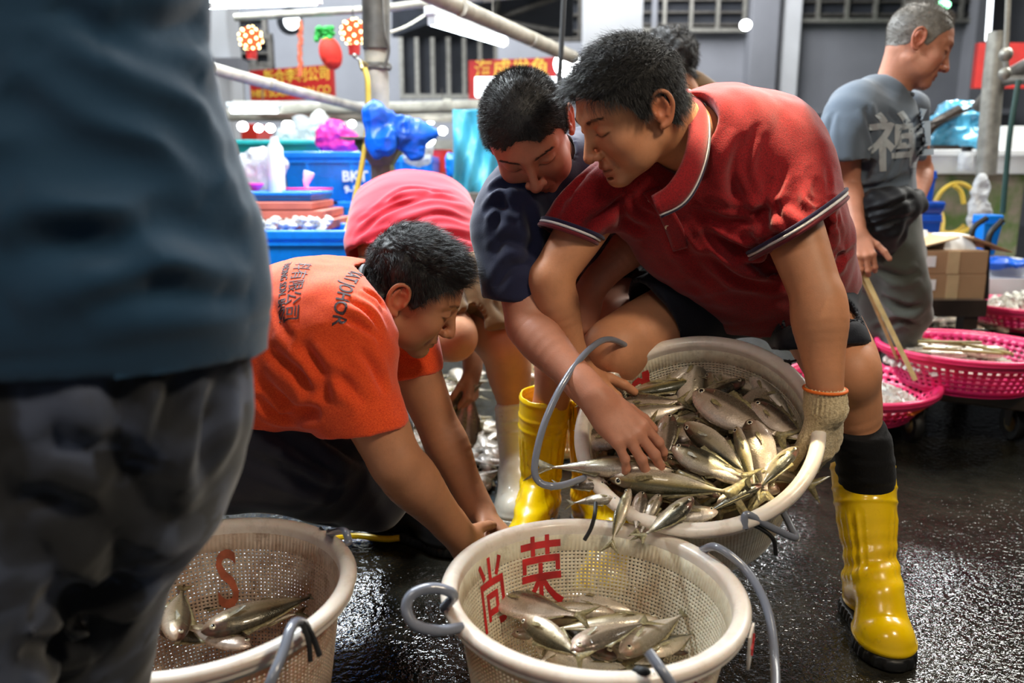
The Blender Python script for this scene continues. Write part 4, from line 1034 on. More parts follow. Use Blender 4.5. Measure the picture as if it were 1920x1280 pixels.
    V,Q=S.nets(2,.5); V=folds(V,Q,[(fr([(1640,500),(1690,520),(1725,510)]),.014,.01),(fr([(1650,560),(1700,580),(1730,570)]),.014,.012),(fr([(1640,620),(1690,600),(1720,610)]),.012,.01)]); V=clothnoise(V,Q,.012,14,seed=55); cloth('trousers',V,Q,M['grey_pants'],root)
    boot(root,P(1682,662,Y+.08),PZ(1660,742,.09),A(-.8,-.3,0),M['dark_rubber'],M['black_rubber'],r_top=.068,r_an=.05,h=.006)
    boot(root,P(1632,700,Y+.30),PZ(1622,735,.09),A(-.8,-.3,0),M['dark_rubber'],M['black_rubber'],r_top=.066,r_an=.05,h=.006)
    return root
def build_hidden():
    """person behind the man in red: curly head, shoulders, apron and red boots"""
    Y=2.7; root=empty('person',(.62,3.0,0)); tag(root,'person with curly dark hair standing behind the man in red, seen from the back','person')
    hc=P(1247,135,Y); V,Q,at,L,R=head_mesh(hc,A(-.6,.75,-.2),A(.0,.1,1),P(1290,200,Y+.02),neck_r=.06,s=1.04,h=.003); parts=[(V,Q,at)]
    cx,cy=P(1290,220,Y+.05)[:2]
    parts.append(arm_mesh(A(cx+.19,cy,1.10),A(cx+.24,cy+.03,.86),A(cx+.20,cy+.2,.70),h=.005,hand=dict(d=A(0,.5,-.6),n=A(1,0,0),thumb=A(0,1,0))))
    parts.append(arm_mesh(A(cx-.19,cy,1.10),A(cx-.24,cy+.03,.86),A(cx-.20,cy+.2,.70),h=.005,hand=dict(d=A(0,.5,-.6),n=A(-1,0,0),thumb=A(0,1,0))))
    skin_obj('body',parts,M['skinC'],root)
    hv,hq=hair_mesh(V,Q,L,R,hc,std_line(.07,low=-.05),seed=31,n=9000,length=(.012,.022),w=.0007,cap=.008,spike=.6,rough=.008,curl=.012,brow=False); part('hair',mesh_np('hair',hv,hq),M['dark_hair'],root)
    S=SDF(A(cx-.35,cy-.25,.5),A(cx+.35,cy+.25,1.25),.008); S.echain([A(cx,cy,.55),A(cx,cy,.8),A(cx,cy,1.0),A(cx,cy,1.12),A(cx,cy,1.18)],[.18,.17,.19,.15,.07],[.13,.12,.12,.09,.06],A(1,0,0),k=.01)
    for x in (-1,1): S.chain([A(cx+x*.17,cy,1.10),A(cx+x*.22,cy+.02,.95)],[.08,.07],k=.04)
    V,Q=S.nets(2,.5); V=clothnoise(V,Q,.01,10,seed=61); cloth('t_shirt',V,Q,M['brown_short'],root)
    S=SDF(A(cx-.55,cy-.25,.2),A(cx+.35,cy+.25,.75),.009)
    k1=P(1140,560,2.88); S.chain([A(cx-.08,cy,.62),lerp(A(cx-.08,cy,.62),k1,.6)+A(0,-.03,.03),k1,k1-A(.01,0,.10)],[.12,.10,.075,.06],k=.03); S.chain([A(cx+.09,cy,.6),A(cx+.11,cy-.03,.4),A(cx+.12,cy,.25)],[.12,.09,.07],k=.03)
    V,Q=S.nets(1,.5); cloth('trousers',V,Q,M['grey_pants'],root)
    boot(root,P(1137,588,2.88),A(P(1130,600,2.9)[0]-.01,2.93,.09),A(-.3,-1,0),M['red_rubber'],M['black_rubber'],r_top=.065,h=.006)
    boot(root,A(cx+.12,cy,.36),A(cx+.12,cy,.09),A(.2,-1,0),M['red_rubber'],M['black_rubber'],r_top=.065,h=.007)
    return root
# ================================================================ fish
def fishmat(name,back,side,belly,stripe=None,spots=0.0,line=None,rough=.28):
    t=NT(name); uv=t.n('ShaderNodeUVMap').outputs[0]; sx=t.n('ShaderNodeSeparateXYZ'); t.l(uv,sx.inputs[0]); u,v=sx.outputs[0],sx.outputs[1]
    oc=t.coord('Object'); n1=t.noise(oc,35,4,.6)
    vv=t.math('ADD',v,t.math('MULTIPLY',t.math('SUBTRACT',n1,.5),.16))
    base=t.ramp(vv,[(.08,belly),(.40,side),(.56,line or side),(.68,back),(.90,tuple(x*.6 for x in back[:3])+(1,))])
    if stripe:
        w=t.n('ShaderNodeTexWave'); w.inputs['Scale'].default_value=2.6; w.inputs['Distortion'].default_value=3.5; w.inputs['Detail'].default_value=2
        mp=t.n('ShaderNodeMapping'); mp.inputs['Scale'].default_value=(.35,6,1) if stripe=='long' else (5,.6,1); t.l(uv,mp.inputs[0]); t.l(mp.outputs[0],w.inputs['Vector'])
        if stripe=='long': w.bands_direction='Y'
        m=t.math('MULTIPLY',t.ramp(w.outputs['Fac'],[(.45,0.),(.7,1.)]),t.ramp(v,[(.50,0.),(.66,.75)]))
        base=t.mix(m,base,tuple(x*.35 for x in back[:3])+(1,))
    # head: paler gill plate with blush
    hd=t.ramp(u,[(.0,1.),(.20,1.),(.235,0.)]); blush=t.ramp(n1,[(.45,0.),(.75,.55)])
    base=t.mix(t.math('MULTIPLY',hd,blush),base,srgb(150,84,76))
    vo=t.n('ShaderNodeTexVoronoi'); vo.inputs['Scale'].default_value=1; mp=t.n('ShaderNodeMapping'); mp.inputs['Scale'].default_value=(75,34,1); t.l(uv,mp.inputs[0]); t.l(mp.outputs[0],vo.inputs['Vector'])
    base=t.mix(t.math('MULTIPLY',t.ramp(vo.outputs['Distance'],[(.2,0.),(.7,.35)]),t.ramp(u,[(.20,0.),(.25,1.)])),base,tuple(x*.5 for x in side[:3])+(1,))
    f2=t.noise(oc,12,3); base=t.mix(t.math('MULTIPLY',t.ramp(f2,[(.45,0.),(.7,.5)]),.7),base,srgb(150,128,96))
    t.set(Base_Color=base,Roughness=t.ramp(n1,[(.3,rough*.7),(.7,rough*1.5)]),Metallic=.38); t.b.inputs['Coat Weight'].default_value=.6; t.b.inputs['Coat Roughness'].default_value=.08
    t.bump(vo.outputs['Distance'],.25,.0008); return t.m
M['scad']=fishmat('scad_skin',srgb(66,68,44),srgb(168,154,118),srgb(228,214,194),line=srgb(156,136,76))
M['mackerel']=fishmat('mackerel_skin',srgb(40,44,34),srgb(156,142,112),srgb(224,208,188),stripe='long')
M['trevally']=fishmat('trevally_skin',srgb(84,74,60),srgb(186,166,146),srgb(234,218,206),rough=.25)
M['pale_fish']=fishmat('pale_fish_skin',srgb(138,126,104),srgb(220,206,188),srgb(236,226,212))
t=NT('fin_membrane'); uv=t.coord('Object'); f=t.noise(uv,180,2)
t.set(Base_Color=t.ramp(f,[(.3,srgb(96,88,64)),(.7,srgb(160,146,104))]),Roughness=.35); t.b.inputs['Coat Weight'].default_value=.3; M['fin']=t.m
t=NT('yellow_fin'); t.set(Base_Color=srgb(196,170,70),Roughness=.35); M['fin_y']=t.m
M['eye_ring']=plain('silver_iris',srgb(206,196,170),.2,.3); M['eye_pupil']=plain('wet_pupil',srgb(8,8,10),.06,coat=1)
def fish_parts(kind):
    """meshes of one fish, nose at +x .. tail at -x, back +z, unit metres (body about 0.2 long). Returns dict of meshes"""
    L,H,W,bend,belly={'scad':(.205,.042,.032,.10,.5),'mack':(.205,.060,.038,-.08,.5),'trev':(.200,.076,.032,.05,.52),'mack2':(.205,.070,.042,.22,.55)}[kind]
    NS,NR=30,20
    def hz(u): return np.interp(u,[0,.015,.05,.12,.22,.36,.52,.70,.84,.93,1.0],[.03,.22,.44,.68,.88,1.0,.95,.68,.34,.17,.16])
    def wz(u): return np.interp(u,[0,.015,.05,.12,.22,.36,.52,.70,.84,.93,1.0],[.05,.25,.50,.78,.98,1.0,.90,.60,.28,.14,.08])
    us=np.concatenate([[0,.008,.02],np.linspace(.045,1,NS-3)])
    off=lambda u:bend*(u-.35)**2*L*1.0       # sideways bend (y)
    sag=lambda u:-.06*H*np.sin(u*3.1)
    V=[];F=[];UV=[]
    for i,u in enumerate(us):
        x=L*(.5-u); h=hz(u)*H/2; w=wz(u)*W/2
        for k in range(NR):
            a=2*math.pi*k/NR; cz=math.sin(a); cy=math.cos(a)
            z=h*(cz if cz>0 else cz*(1+.12*belly)); y=w*np.sign(cy)*abs(cy)**(.85)*(1-.25*max(0,cz)**2*0.6)
            # gill cover step
            g=.0011*math.exp(-((u-.225+.03*cz*cz)/.008)**2)*(abs(cy)>.2)
            V.append((x,y+math.copysign(g,cy)+off(u),z+sag(u))); UV.append((u,.5+.5*cz))
    for i in range(NS-1):
        for k in range(NR): F.append((i*NR+k,i*NR+(k+1)%NR,(i+1)*NR+(k+1)%NR,(i+1)*NR+k))
    V=np.array(V); q=np.array(F)[:,::-1]
    me=mesh_np('fish_body',V,q,polys=[list(range(NR)),list(range((NS-1)*NR,NS*NR))[::-1]])
    uvl=me.uv_layers.new(name='UVMap'); li=np.zeros(len(me.loops),np.int32); me.loops.foreach_get('vertex_index',li); uvl.data.foreach_set('uv',np.array(UV)[li].ravel().astype(np.float32))
    out={'body':me}
    def fin(name,poly,t0=.0011,t1=.0003,curve=0):
        """poly of (x,z) outline; first and last two points at the root"""
        p=np.array(poly,float); m=len(p); c=p.mean(0); VV=[];FF=[]
        for s_ in (-1,1):
            for (x,z) in p:
                u=.5-x/L; VV.append((x,off(u)+s_*t1+curve*abs(z),z))
            VV.append((c[0],off(.5-c[0]/L)+s_*t0+curve*abs(c[1]),c[1]))
        for k in range(m):
            k2=(k+1)%m
            FF.append((k2,k,m)); FF.append((m+1+k,m+1+k2,2*m+1)); FF.append((k,k2,m+1+k2)); FF.append((k,m+1+k2,m+1+k))
        out[name]=mesh_np(name,VV,tris=FF,smooth=False)
    xt=-L/2; s0=sag(1.0)
    fin('tail_fin',[(xt+.006,s0+.003),(xt-.010,s0+.012),(xt-.034,s0+.030),(xt-.046,s0+.036),(xt-.030,s0+.013),(xt-.019,s0+.000),(xt-.030,s0-.013),(xt-.044,s0-.034),(xt-.030,s0-.027),(xt-.010,s0-.012),(xt+.006,s0-.003)])
    zt=lambda u:hz(u)*H/2+sag(u); zb=lambda u:-hz(u)*H/2*(1+.12*belly)+sag(u); X=lambda u:L*(.5-u)
    fin('dorsal_fin',[(X(.32),zt(.32)-.002),(X(.36),zt(.36)+.013),(X(.42),zt(.42)+.008),(X(.55),zt(.55)+.007),(X(.75),zt(.75)+.004),(X(.90),zt(.9)+.003),(X(.9),zt(.9)-.001),(X(.6),zt(.6)-.003)])
    fin('anal_fin',[(X(.56),zb(.56)+.002),(X(.60),zb(.60)-.009),(X(.70),zb(.7)-.005),(X(.90),zb(.9)-.003),(X(.9),zb(.9)+.001),(X(.7),zb(.7)+.002)])
    # pectoral fins, both sides in one mesh each
    for sgn in (1,-1):
        w0=wz(.25)*W/2; mb=MB(); c=A(X(.25),sgn*w0*.96,-.004)
        pl=[c+A(0,0,.004),c+A(-.012,sgn*.004,.004),c+A(-.032,sgn*.0075,-.004),c+A(-.030,sgn*.0070,-.007),c+A(-.012,sgn*.003,-.006),c+A(0,0,-.003)]
        mb.prism(pl,A(0,sgn,0),.0007); out['pectoral_fin%d'%sgn]=mb.mesh('pectoral_fin',False)
        ez=H*.10+sag(.09); w1=wz(.095)*W/2*.90; c=A(X(.095),sgn*w1+off(.09),ez); er=.0062 if kind!='trev' else .0072
        mb=MB(); R=frame(A(1,0,0),A(0,sgn,0)); mb.lathe([(er*1.05,-.0022),(er,.0006),(er*.8,.0016),(er*.60,.0021)],c,20,R); out['eye%d'%sgn]=mb.mesh('eye')
        mb=MB(); mb.lathe([(er*.58,.0010),(er*.56,.0022),(er*.35,.0028),(er*.1,.0030)],c,16,R); out['pupil%d'%sgn]=mb.mesh('pupil')
    # mouth: dark slit and lower jaw
    mb=MB(); mb.tube([A(X(.055),w*s2,-.006*H/.05+sag(.05)) for s2,w in ((1,wz(.055)*W/2*.98),)]+[A(X(.002),0,-.001)]+[A(X(.055),-wz(.055)*W/2*.98,-.006*H/.05+sag(.05))],.0007,6); out['mouth']=mb.mesh('mouth')
    mb=MB()
    for sgn in (1,-1):
        mb.tube([A(X(.225+.04*math.cos(a)-.03),sgn*(wz(.2)*W/2*math.cos(math.asin(min(.97,abs(math.sin(a)*.8))))*1.0)+off(.22),hz(.21)*H/2*math.sin(a)*.8+sag(.2)) for a in np.linspace(-1.2,1.2,9)],.0006,5)
    out['gill']=mb.mesh('gill_edge')
    return out
FISHMESH={}
def make_fish(kind,mat,small=False,scale=1.0):
    key=(kind,mat)
    if key not in FISHMESH:
        d=fish_parts(kind); FISHMESH[key]=d
        mats={'body':M[mat],'tail_fin':M['fin'],'dorsal_fin':M['fin'],'anal_fin':M['fin'],'mouth':M['eye_pupil'],'gill':M['fin']}
        for k,me in d.items():
            m=mats.get(k) or (M['eye_ring'] if k.startswith('eye') else M['eye_pupil'] if k.startswith('pupil') else M['fin']); me.materials.append(m)
    d=FISHMESH[key]
    root=bpy.data.objects.new('fish',d['body']); COL.objects.link(root)
    names={'tail_fin':'tail_fin','dorsal_fin':'dorsal_fin','anal_fin':'anal_fin','pectoral_fin1':'pectoral_fin','pectoral_fin-1':'pectoral_fin','eye1':'eye','eye-1':'eye','mouth':'mouth','gill':'gill_edge'}
    if small: names={k:v for k,v in names.items() if k in ('tail_fin','dorsal_fin','eye1','eye-1')}
    for k,n in names.items():
        o=bpy.data.objects.new(n,d[k]); COL.objects.link(o); o.parent=root
        if k.startswith('eye'):
            p=bpy.data.objects.new('pupil',d['pupil'+k[3:]]); COL.objects.link(p); p.parent=o
    return root
def set_fish(o,head,tail,up,roll=0,scale=None):
    """up: direction the fish's back (dorsal) points to in the world, roughly; roll turns about the body"""
    head=np.asarray(head,float); tail=np.asarray(tail,float); x=nrm(head-tail); z=nrm(up-x*np.dot(up,x)); y=cross(z,x)
    if roll:
        c,s_=math.cos(roll),math.sin(roll); z,y=z*c+y*s_,y*c-z*s_
    ln=np.linalg.norm(head-tail); s=ln/.235 if scale is None else scale
    R=np.stack([x,y,z],1)
    m=Matrix([[*(R[0]*s),0],[*(R[1]*s),0],[*(R[2]*s),0],[0,0,0,1]]); c=(head+tail)/2+x*.018*s*1.0
    m.translation=Vector(c); o.matrix_world=m
    return o
# ================================================================ big white perforated baskets
def plasticm(name,col,dirt,rough=.38,amt=.7):
    t=NT(name); c=t.coord(); f=t.noise(c,9,5,.65,.5); g=t.noise(c,38,4,.7); sep=t.n('ShaderNodeSeparateXYZ'); t.l(c,sep.inputs[0])
    b=t.mix(t.math('MULTIPLY',t.ramp(f,[(.42,0.),(.70,1.)]),amt),col,dirt); b=t.mix(t.math('MULTIPLY',t.ramp(g,[(.52,0.),(.70,1.)]),amt*.6),b,tuple(x*.55 for x in dirt[:3])+(1,))
    t.set(Base_Color=b,Roughness=rough); t.b.inputs['Subsurface Weight'].default_value=.1; t.b.inputs['Coat Weight'].default_value=.25; t.b.inputs['Coat Roughness'].default_value=.15
    t.bump(t.noise(c,60,3),.1,.002); return t.m
M['basket']=plasticm('cream_plastic',srgb(226,214,190),srgb(170,126,80),amt=.7)
M['basket_rim']=plasticm('cream_plastic_rim',srgb(230,218,206),srgb(200,168,138),amt=.45)
M['basket_old']=plasticm('brown_stained_plastic',srgb(214,190,170),srgb(142,92,52),amt=1.0)
M['pink']=plasticm('pink_plastic',srgb(240,50,110),srgb(190,20,70),amt=.3); M['magenta']=plasticm('magenta_plastic',srgb(224,34,112),srgb(160,14,70),amt=.35)
M['hose_grey']=plain('grey_hose',srgb(120,124,136),.25,coat=.4); M['cord_black']=plain('black_cord',srgb(16,16,18),.6)
M['red_paint']=plain('red_paint',srgb(190,34,36),.5,noise=.25,scale=30); M['old_paint']=plain('faded_red_paint',srgb(176,92,62),.6,noise=.3,scale=40)
M['wood_wet']=plain('wet_timber',srgb(52,42,36),.3,bump=.5,noise=.3)
def wall_shell(rb,rt,H,nh,nv,solid_top,solid_bot,t=.0022,hole=.55,bottom=True,hu=None):
    """perforated tapered wall with real holes; radii at bottom and top"""
    hu=hu or hole
    us=[];
    for i in range(nh): us+= [i/nh,(i+(1-hu))/nh]
    zs=[0.0]
    z0=solid_bot;z1=H-solid_top
    for j in range(nv): zs+=[z0+(z1-z0)*j/nv,z0+(z1-z0)*(j+(1-hole))/nv] if True else []
    zs+=[z1,H]
    zs=sorted(set(round(z,6) for z in zs)); nz=len(zs); nu=len(us); V=[]
    holez=set()
    for j in range(nv): holez.add(round(z0+(z1-z0)*(j+(1-hole))/nv,6))
    for z in zs:
        r=rb+(rt-rb)*(z/H)**.9
        for u in us: a=2*math.pi*u; V.append((r*math.cos(a),r*math.sin(a),z))
    Q=[]
    for j in range(nz-1):
        hz_=zs[j] in holez
        for i in range(nu):
            if hz_ and i%2==1: continue
            Q.append((j*nu+i,j*nu+(i+1)%nu,(j+1)*nu+(i+1)%nu,(j+1)*nu+i))
    V=np.array(V); Q=np.array(Q); polys=None
    # thickness
    c=V.copy(); rr=np.hypot(c[:,0],c[:,1]); c[:,:2]*=((rr-t)/rr)[:,None]; n=len(V)
    edge={}
    for q in Q:
        for a,b in ((q[0],q[1]),(q[1],q[2]),(q[2],q[3]),(q[3],q[0])): edge[(a,b)]=1
    rim=[(a,b) for (a,b) in edge if (b,a) not in edge]
    QQ=list(map(tuple,Q))+[(q[3]+n,q[2]+n,q[1]+n,q[0]+n) for q in Q]+[(b,a,a+n,b+n) for a,b in rim]
    V=np.concatenate([V,c])
    return V,np.array(QQ)
def make_basket(name,C,n,up,spec,mat,rimmat,scale=1.0):
    """C rim centre, n opening normal; returns root empty with wall, base and rim"""
    z=nrm(n); x=nrm(A(1,0,0)-z*z[0]); y=cross(z,x); R=np.stack([x,y,z],1)
    root=bpy.data.objects.new(name,None); COL.objects.link(root); root.empty_display_size=.1
    H=spec['H']; m=Matrix([[*(R[0]),0],[*(R[1]),0],[*(R[2]),0],[0,0,0,1]]); m.translation=Vector(C-z*H); root.matrix_world=m
    rt,rb=spec['rt'],spec['rb']
    V,Q=wall_shell(rb,rt,H,spec['nh'],spec['nv'],spec['st'],spec['sb'],spec.get('t',.0022),spec.get('hole',.5),hu=spec.get('hu'))
    def ch(nm,me,mt,par=root):
        o=bpy.data.objects.new(nm,me); COL.objects.link(o); me.materials.append(mt); o.parent=par; return o
    w=ch('perforated_wall',mesh_np('perforated_wall',V,Q,smooth=False),mat)
    # rim: rolled lip, and inner solid band
    rr=spec.get('lip',.013); mb=MB(); N=96
    prof=[]
    for k in range(14):
        a=math.pi*1.05-k/13*math.pi*1.30; prof.append((rt+rr*.75+rr*1.0*math.cos(a),H+rr*.75*math.sin(a)))
    prof=[(rt-.003,H-.030)]+[(rt-.004,H-.008)]+prof+[(rt+rr*1.5,H-.030 if spec.get('skirt') else H-.012),(rt+rr*1.25,H-.030 if spec.get('skirt') else H-.012),(rt+.0012,H-.008),(rt-.001,H-.030)]
    VV=[];FF=[];m_=len(prof)
    for (r,z_) in prof:
        for k in range(N): a=2*math.pi*k/N; VV.append((r*math.cos(a),r*math.sin(a),z_))
    for i in range(m_):
        for k in range(N): FF.append((i*N+k,i*N+(k+1)%N,((i+1)%m_)*N+(k+1)%N,((i+1)%m_)*N+k))
    mb.add(VV,FF); ch('rim',mb.mesh('rim',angle=50),rimmat)
    mb=MB(); mb.lathe([(rb,0),(rb,.004)],(0,0,-.002),64); 
    for q in (.35,.7): mb.lathe([(rb*q,-.006),(rb*q,-.002)],(0,0,0),48)
    ch('base',mb.mesh('base',False),mat)
    return root,R,w
def loc(root,p): return np.array(root.matrix_world.inverted()@Vector(p))
def rim_pt(root,spec,ang,dz=0,dr=.02):
    return np.array(root.matrix_world@Vector(((spec['rt']+dr)*math.cos(ang),(spec['rt']+dr)*math.sin(ang),spec['H']+dz)))
def child_world(nm,mb,mat,root,label=None,**k):
    me=mb.mesh(nm,**k); inv=root.matrix_world.inverted(); me.transform(inv); o=bpy.data.objects.new(nm,me); COL.objects.link(o); me.materials.append(mat); o.parent=root
    if label: o['label']=label
    return o
def paint_char(root,w,spec,ch_,size,ang,z,tilt=0,inside=True,nm='painted_character',label='red painted character',strokes=None,mat='red_paint'):
    """red paint on the inner or outer wall (real thin geometry following the wall)"""
    me=dense(text_mesh(ch_,size,0,.0012),.008) if strokes is None else strokes
    xs=.72 if strokes is None and inside else 1
    H=spec['H']
    for v in me.vertices:
        x,y=v.co.x*xs,v.co.y*(1.2 if xs<1 else 1); x,y=x*math.cos(tilt)-y*math.sin(tilt),x*math.sin(tilt)+y*math.cos(tilt)
        zz=z+y; r=spec['rb']+(spec['rt']-spec['rb'])*(max(0,zz)/H)**.9; r=r-.0030 if inside else r+.0008
        a=ang+(-x if inside else x)/r
        v.co=Vector((r*math.cos(a),r*math.sin(a),zz))
    for p in me.polygons: p.use_smooth=False
    o=bpy.data.objects.new(nm,me); COL.objects.link(o); me.materials.append(M[mat]); o.parent=root; o['label']=label; return o
def strokes_mesh(lines,w=.008):
    """lines: polylines in (x,y) as flat brush strokes"""
    V=[];F=[]
    for pl in lines:
        p=cr([(x,y,0) for x,y in pl],4) if len(pl)>2 else np.array([(pl[0][0]+(pl[1][0]-pl[0][0])*t,pl[0][1]+(pl[1][1]-pl[0][1])*t,0) for t in np.linspace(0,1,9)]); b=len(V)
        for i in range(len(p)):
            t=nrm(p[min(i+1,len(p)-1)]-p[max(i-1,0)]); s_=A(-t[1],t[0],0)*w*(.5+.12*math.sin(i*2.1)); V+=[p[i]-s_,p[i]+s_]
        for i in range(len(p)-1): F.append((b+2*i,b+2*i+2,b+2*i+3,b+2*i+1))
    return mesh_np('strokes',np.array(V),F,smooth=False)
BIG=dict(H=.275,rt=.202,rb=.150,nh=176,nv=35,st=.040,sb=.018,hole=.48)
def ang_of(root,spec,px,py,Yg):
    """angle on the rim nearest the photo direction px,py"""
    best=None
    for k in range(720):
        a=2*math.pi*k/720; p=rim_pt(root,spec,a); d=p-A(0,0,CAMZ); u=d[1]*CP-d[2]*SP; 
        X=960+FPX*d[0]/(u); 
        zc=d[1]*SP+d[2]*CP; Yp=640-FPX*zc/u
        e=(X-px)**2+(Yp-py)**2
        if best is None or e<best[0]: best=(e,a)
    return best[1]
def bail(root,spec,pts,r=.0062,name='handle',mat='hose_grey',label='grey hose-covered wire handle',ends=True):
    mb=MB(); mb.tube(cr(pts,8),r,12); h=child_world(name,mb,M[mat],root,label)
    return h
def knot(root,p,r=.010,tail=None):
    mb=MB(); rs=random.Random(int(p[0]*1e4))
    for k in range(3):
        d=A(rs.uniform(-1,1),rs.uniform(-1,1),rs.uniform(-1,1))*r*.5; mb.ell(p+d,(r,r*.7,r*.8),10,7)
    for k in range(3): mb.tube([p,p+A(rs.uniform(-1,1),-.3,rs.uniform(-.2,1))*r*2.2],.0022,6)
    if tail is not None: mb.tube(cr(tail,6),.0042,8)
    child_world('rope_tie',mb,M['cord_black'],root,'black cord tie')
# ---- the tilted basket held by the men
CB=P(1303,800,1.40)
vdir=nrm(CB-A(0,0,CAMZ)); imup=nrm(A(0,SP,CP)-vdir*np.dot(A(0,SP,CP),vdir)); imr=nrm(cross(vdir,imup))
nB=nrm(math.cos(math.radians(37))*(-vdir)+math.sin(math.radians(37))*(imup*.985-imr*.12))
rootB,RB_,wB=make_basket('fish_basket',CB,nB,None,BIG,M['basket'],M['basket_rim'])
tag(rootB,'large cream perforated basket tilted in the air and heaped with fish','basket','cream fish baskets')
a0=ang_of(rootB,BIG,1145,638,0)
pA=rim_pt(rootB,BIG,ang_of(rootB,BIG,1190,650,0)); pBm=rim_pt(rootB,BIG,ang_of(rootB,BIG,1082,905,0))
bail(rootB,BIG,[pA,P(1145,636,1.50),P(1105,655,1.42),P(1060,712,1.36),P(1022,790,1.32),P(1003,868,1.30),P(1010,902,1.29),P(1045,911,1.29),pBm])
pC=rim_pt(rootB,BIG,ang_of(rootB,BIG,1390,972,0)); pD=rim_pt(rootB,BIG,ang_of(rootB,BIG,1465,930,0),dz=-.02)
bail(rootB,BIG,[pC,P(1400,964,1.22),P(1440,985,1.22),P(1490,1008,1.23),P(1484,990,1.26),P(1466,955,1.30)])
knot(rootB,rim_pt(rootB,BIG,ang_of(rootB,BIG,1492,655,0)),.009); knot(rootB,rim_pt(rootB,BIG,ang_of(rootB,BIG,1236,634,0)),.005)
mb=MB(); mb.tube(cr([pC,P(1415,985,1.22),P(1448,1008,1.22),P(1455,1040,1.22)],6),.0036,8); child_world('cord',mb,M['cord_black'],rootB,'black cord hanging from the rim')
pE=P(1117,942,1.24); mb=MB(); mb.tube(cr([pE,P(1115,965,1.22),P(1108,990,1.22),P(1096,1012,1.22)],6),.0034,8); child_world('cord',mb,M['cord_black'],rootB,'black cord hanging from the rim')
paint_char(rootB,wB,BIG,'',.0,ang_of(rootB,BIG,1180,680,0),.20,strokes=strokes_mesh([[(-.03,.02),(.0,.03),(.02,.01)],[(.02,.045),(.015,.0),(-.005,-.03)],[(-.035,-.005),(-.01,-.02),(.02,-.02)]],.014))
# ---- front basket on the floor
CF=P(1113,1077,1.085); CF[2]=.30; nF=nrm(A(.02,-.02,1))
FR=dict(BIG); FR['rt']=.204; FR['rb']=.155; FR['H']=.290; FR['nv']=37
rootF,RF_,wF=make_basket('fish_basket',CF,nF,None,FR,M['basket'],M['basket_rim'])
tag(rootF,'large cream perforated basket on the floor in front, red characters painted inside','basket','cream fish baskets')
pa=rim_pt(rootF,FR,ang_of(rootF,FR,866,1128,0)); pb=rim_pt(rootF,FR,ang_of(rootF,FR,868,1180,0),dz=-.05,dr=.01)
bail(rootF,FR,[pa,P(850,1115,.98),P(815,1102,.97),P(776,1112,.96),P(762,1138,.95),P(776,1170,.94),P(820,1182,.95),P(866,1176,.97)],r=.0072)
pc=rim_pt(rootF,FR,ang_of(rootF,FR,1318,1020,0)); pd=rim_pt(rootF,FR,ang_of(rootF,FR,1212,1225,0))
bail(rootF,FR,[pc,P(1345,1026,1.16),P(1400,1070,1.13),P(1438,1140,1.08),P(1452,1230,1.02),P(1448,1330,.92),P(1390,1400,.86),P(1300,1340,.84),P(1250,1270,.845),P(1216,1222,.87)],r=.0066)
knot(rootF,rim_pt(rootF,FR,ang_of(rootF,FR,1036,958,0)),.007); knot(rootF,P(1200,1262,.88),.010); knot(rootF,pc,.006)
am=ang_of(rootF,FR,1015,1005,0)
paint_char(rootF,wF,FR,'荣',.115,ang_of(rootF,FR,1000,968,0),.206); paint_char(rootF,wF,FR,'尚',.105,ang_of(rootF,FR,884,1005,0),.205)
paint_char(rootF,wF,FR,'',0,ang_of(rootF,FR,1290,1240,0),.20,inside=False,strokes=strokes_mesh([[(-.03,.01),(-.012,-.012)],[(.035,.05),(.0,.0),(-.02,-.05)]],.009),nm='painted_mark',label='red paint strokes')
# label tab on the rim
ar=ang_of(rootF,FR,1396,1175,0); mb=MB(); c=rim_pt(rootF,FR,ar,dz=-.022,dr=.024); rad=nrm(c-CF); rad[2]=0; tt=cross(A(0,0,1),rad)
mb.prism([c+tt*x+A(0,0,z) for x,z in ((-.018,.018),(.016,.022),(.020,-.005),(.006,-.030),(-.012,-.034),(-.020,-.012))],rad,.003); tb=child_world('rim_tab',mb,M['basket_rim'],rootF,'worn plastic tab on the rim')
mb=MB(); mb.tube([c+rad*.0042+tt*.006+A(0,0,.012),c+rad*.0042+tt*-.004+A(0,0,-.016)],.0016,6); mb.tube([c+rad*.0042+tt*.012+A(0,0,.002),c+rad*.0042+tt*-.010+A(0,0,-.004)],.0014,6); child_world('painted_mark',mb,M['red_paint'],rootF,'red paint strokes')
# ---- left basket
CL=P(376,1070,1.085); CL[2]=.30
rootL,RL_,wL=make_basket('fish_basket',CL,nrm(A(-.02,-.03,1)),None,FR,M['basket_old'],M['basket_rim'])
tag(rootL,'large brown-stained cream basket on the floor beside the foreground man','basket','cream fish baskets')
pe=rim_pt(rootL,FR,ang_of(rootL,FR,566,1168,0))
bail(rootL,FR,[pe,pe+A(-.004,-.01,.022),P(548,1172,.91),P(530,1225,.87),P(505,1285,.84),P(490,1340,.84)],r=.0066)
pg=rim_pt(rootL,FR,ang_of(rootL,FR,622,985,0)); bail(rootL,FR,[pg,P(645,995,1.16),P(655,1020,1.14)],r=.006); knot(rootL,pg,.007)
mb=MB(); mb.tube(cr([P(565,1165,.94),P(585,1190,.94),P(600,1230,.93)],5),.004,7); mb.tube(cr([P(565,1165,.94),P(578,1200,.93),P(582,1240,.92)],5),.0035,7); child_world('cord',mb,M['cord_black'],rootL,'black cord hanging below the rim')
paint_char(rootL,wL,FR,'S',.12,ang_of(rootL,FR,420,950,0),.195,mat='old_paint')
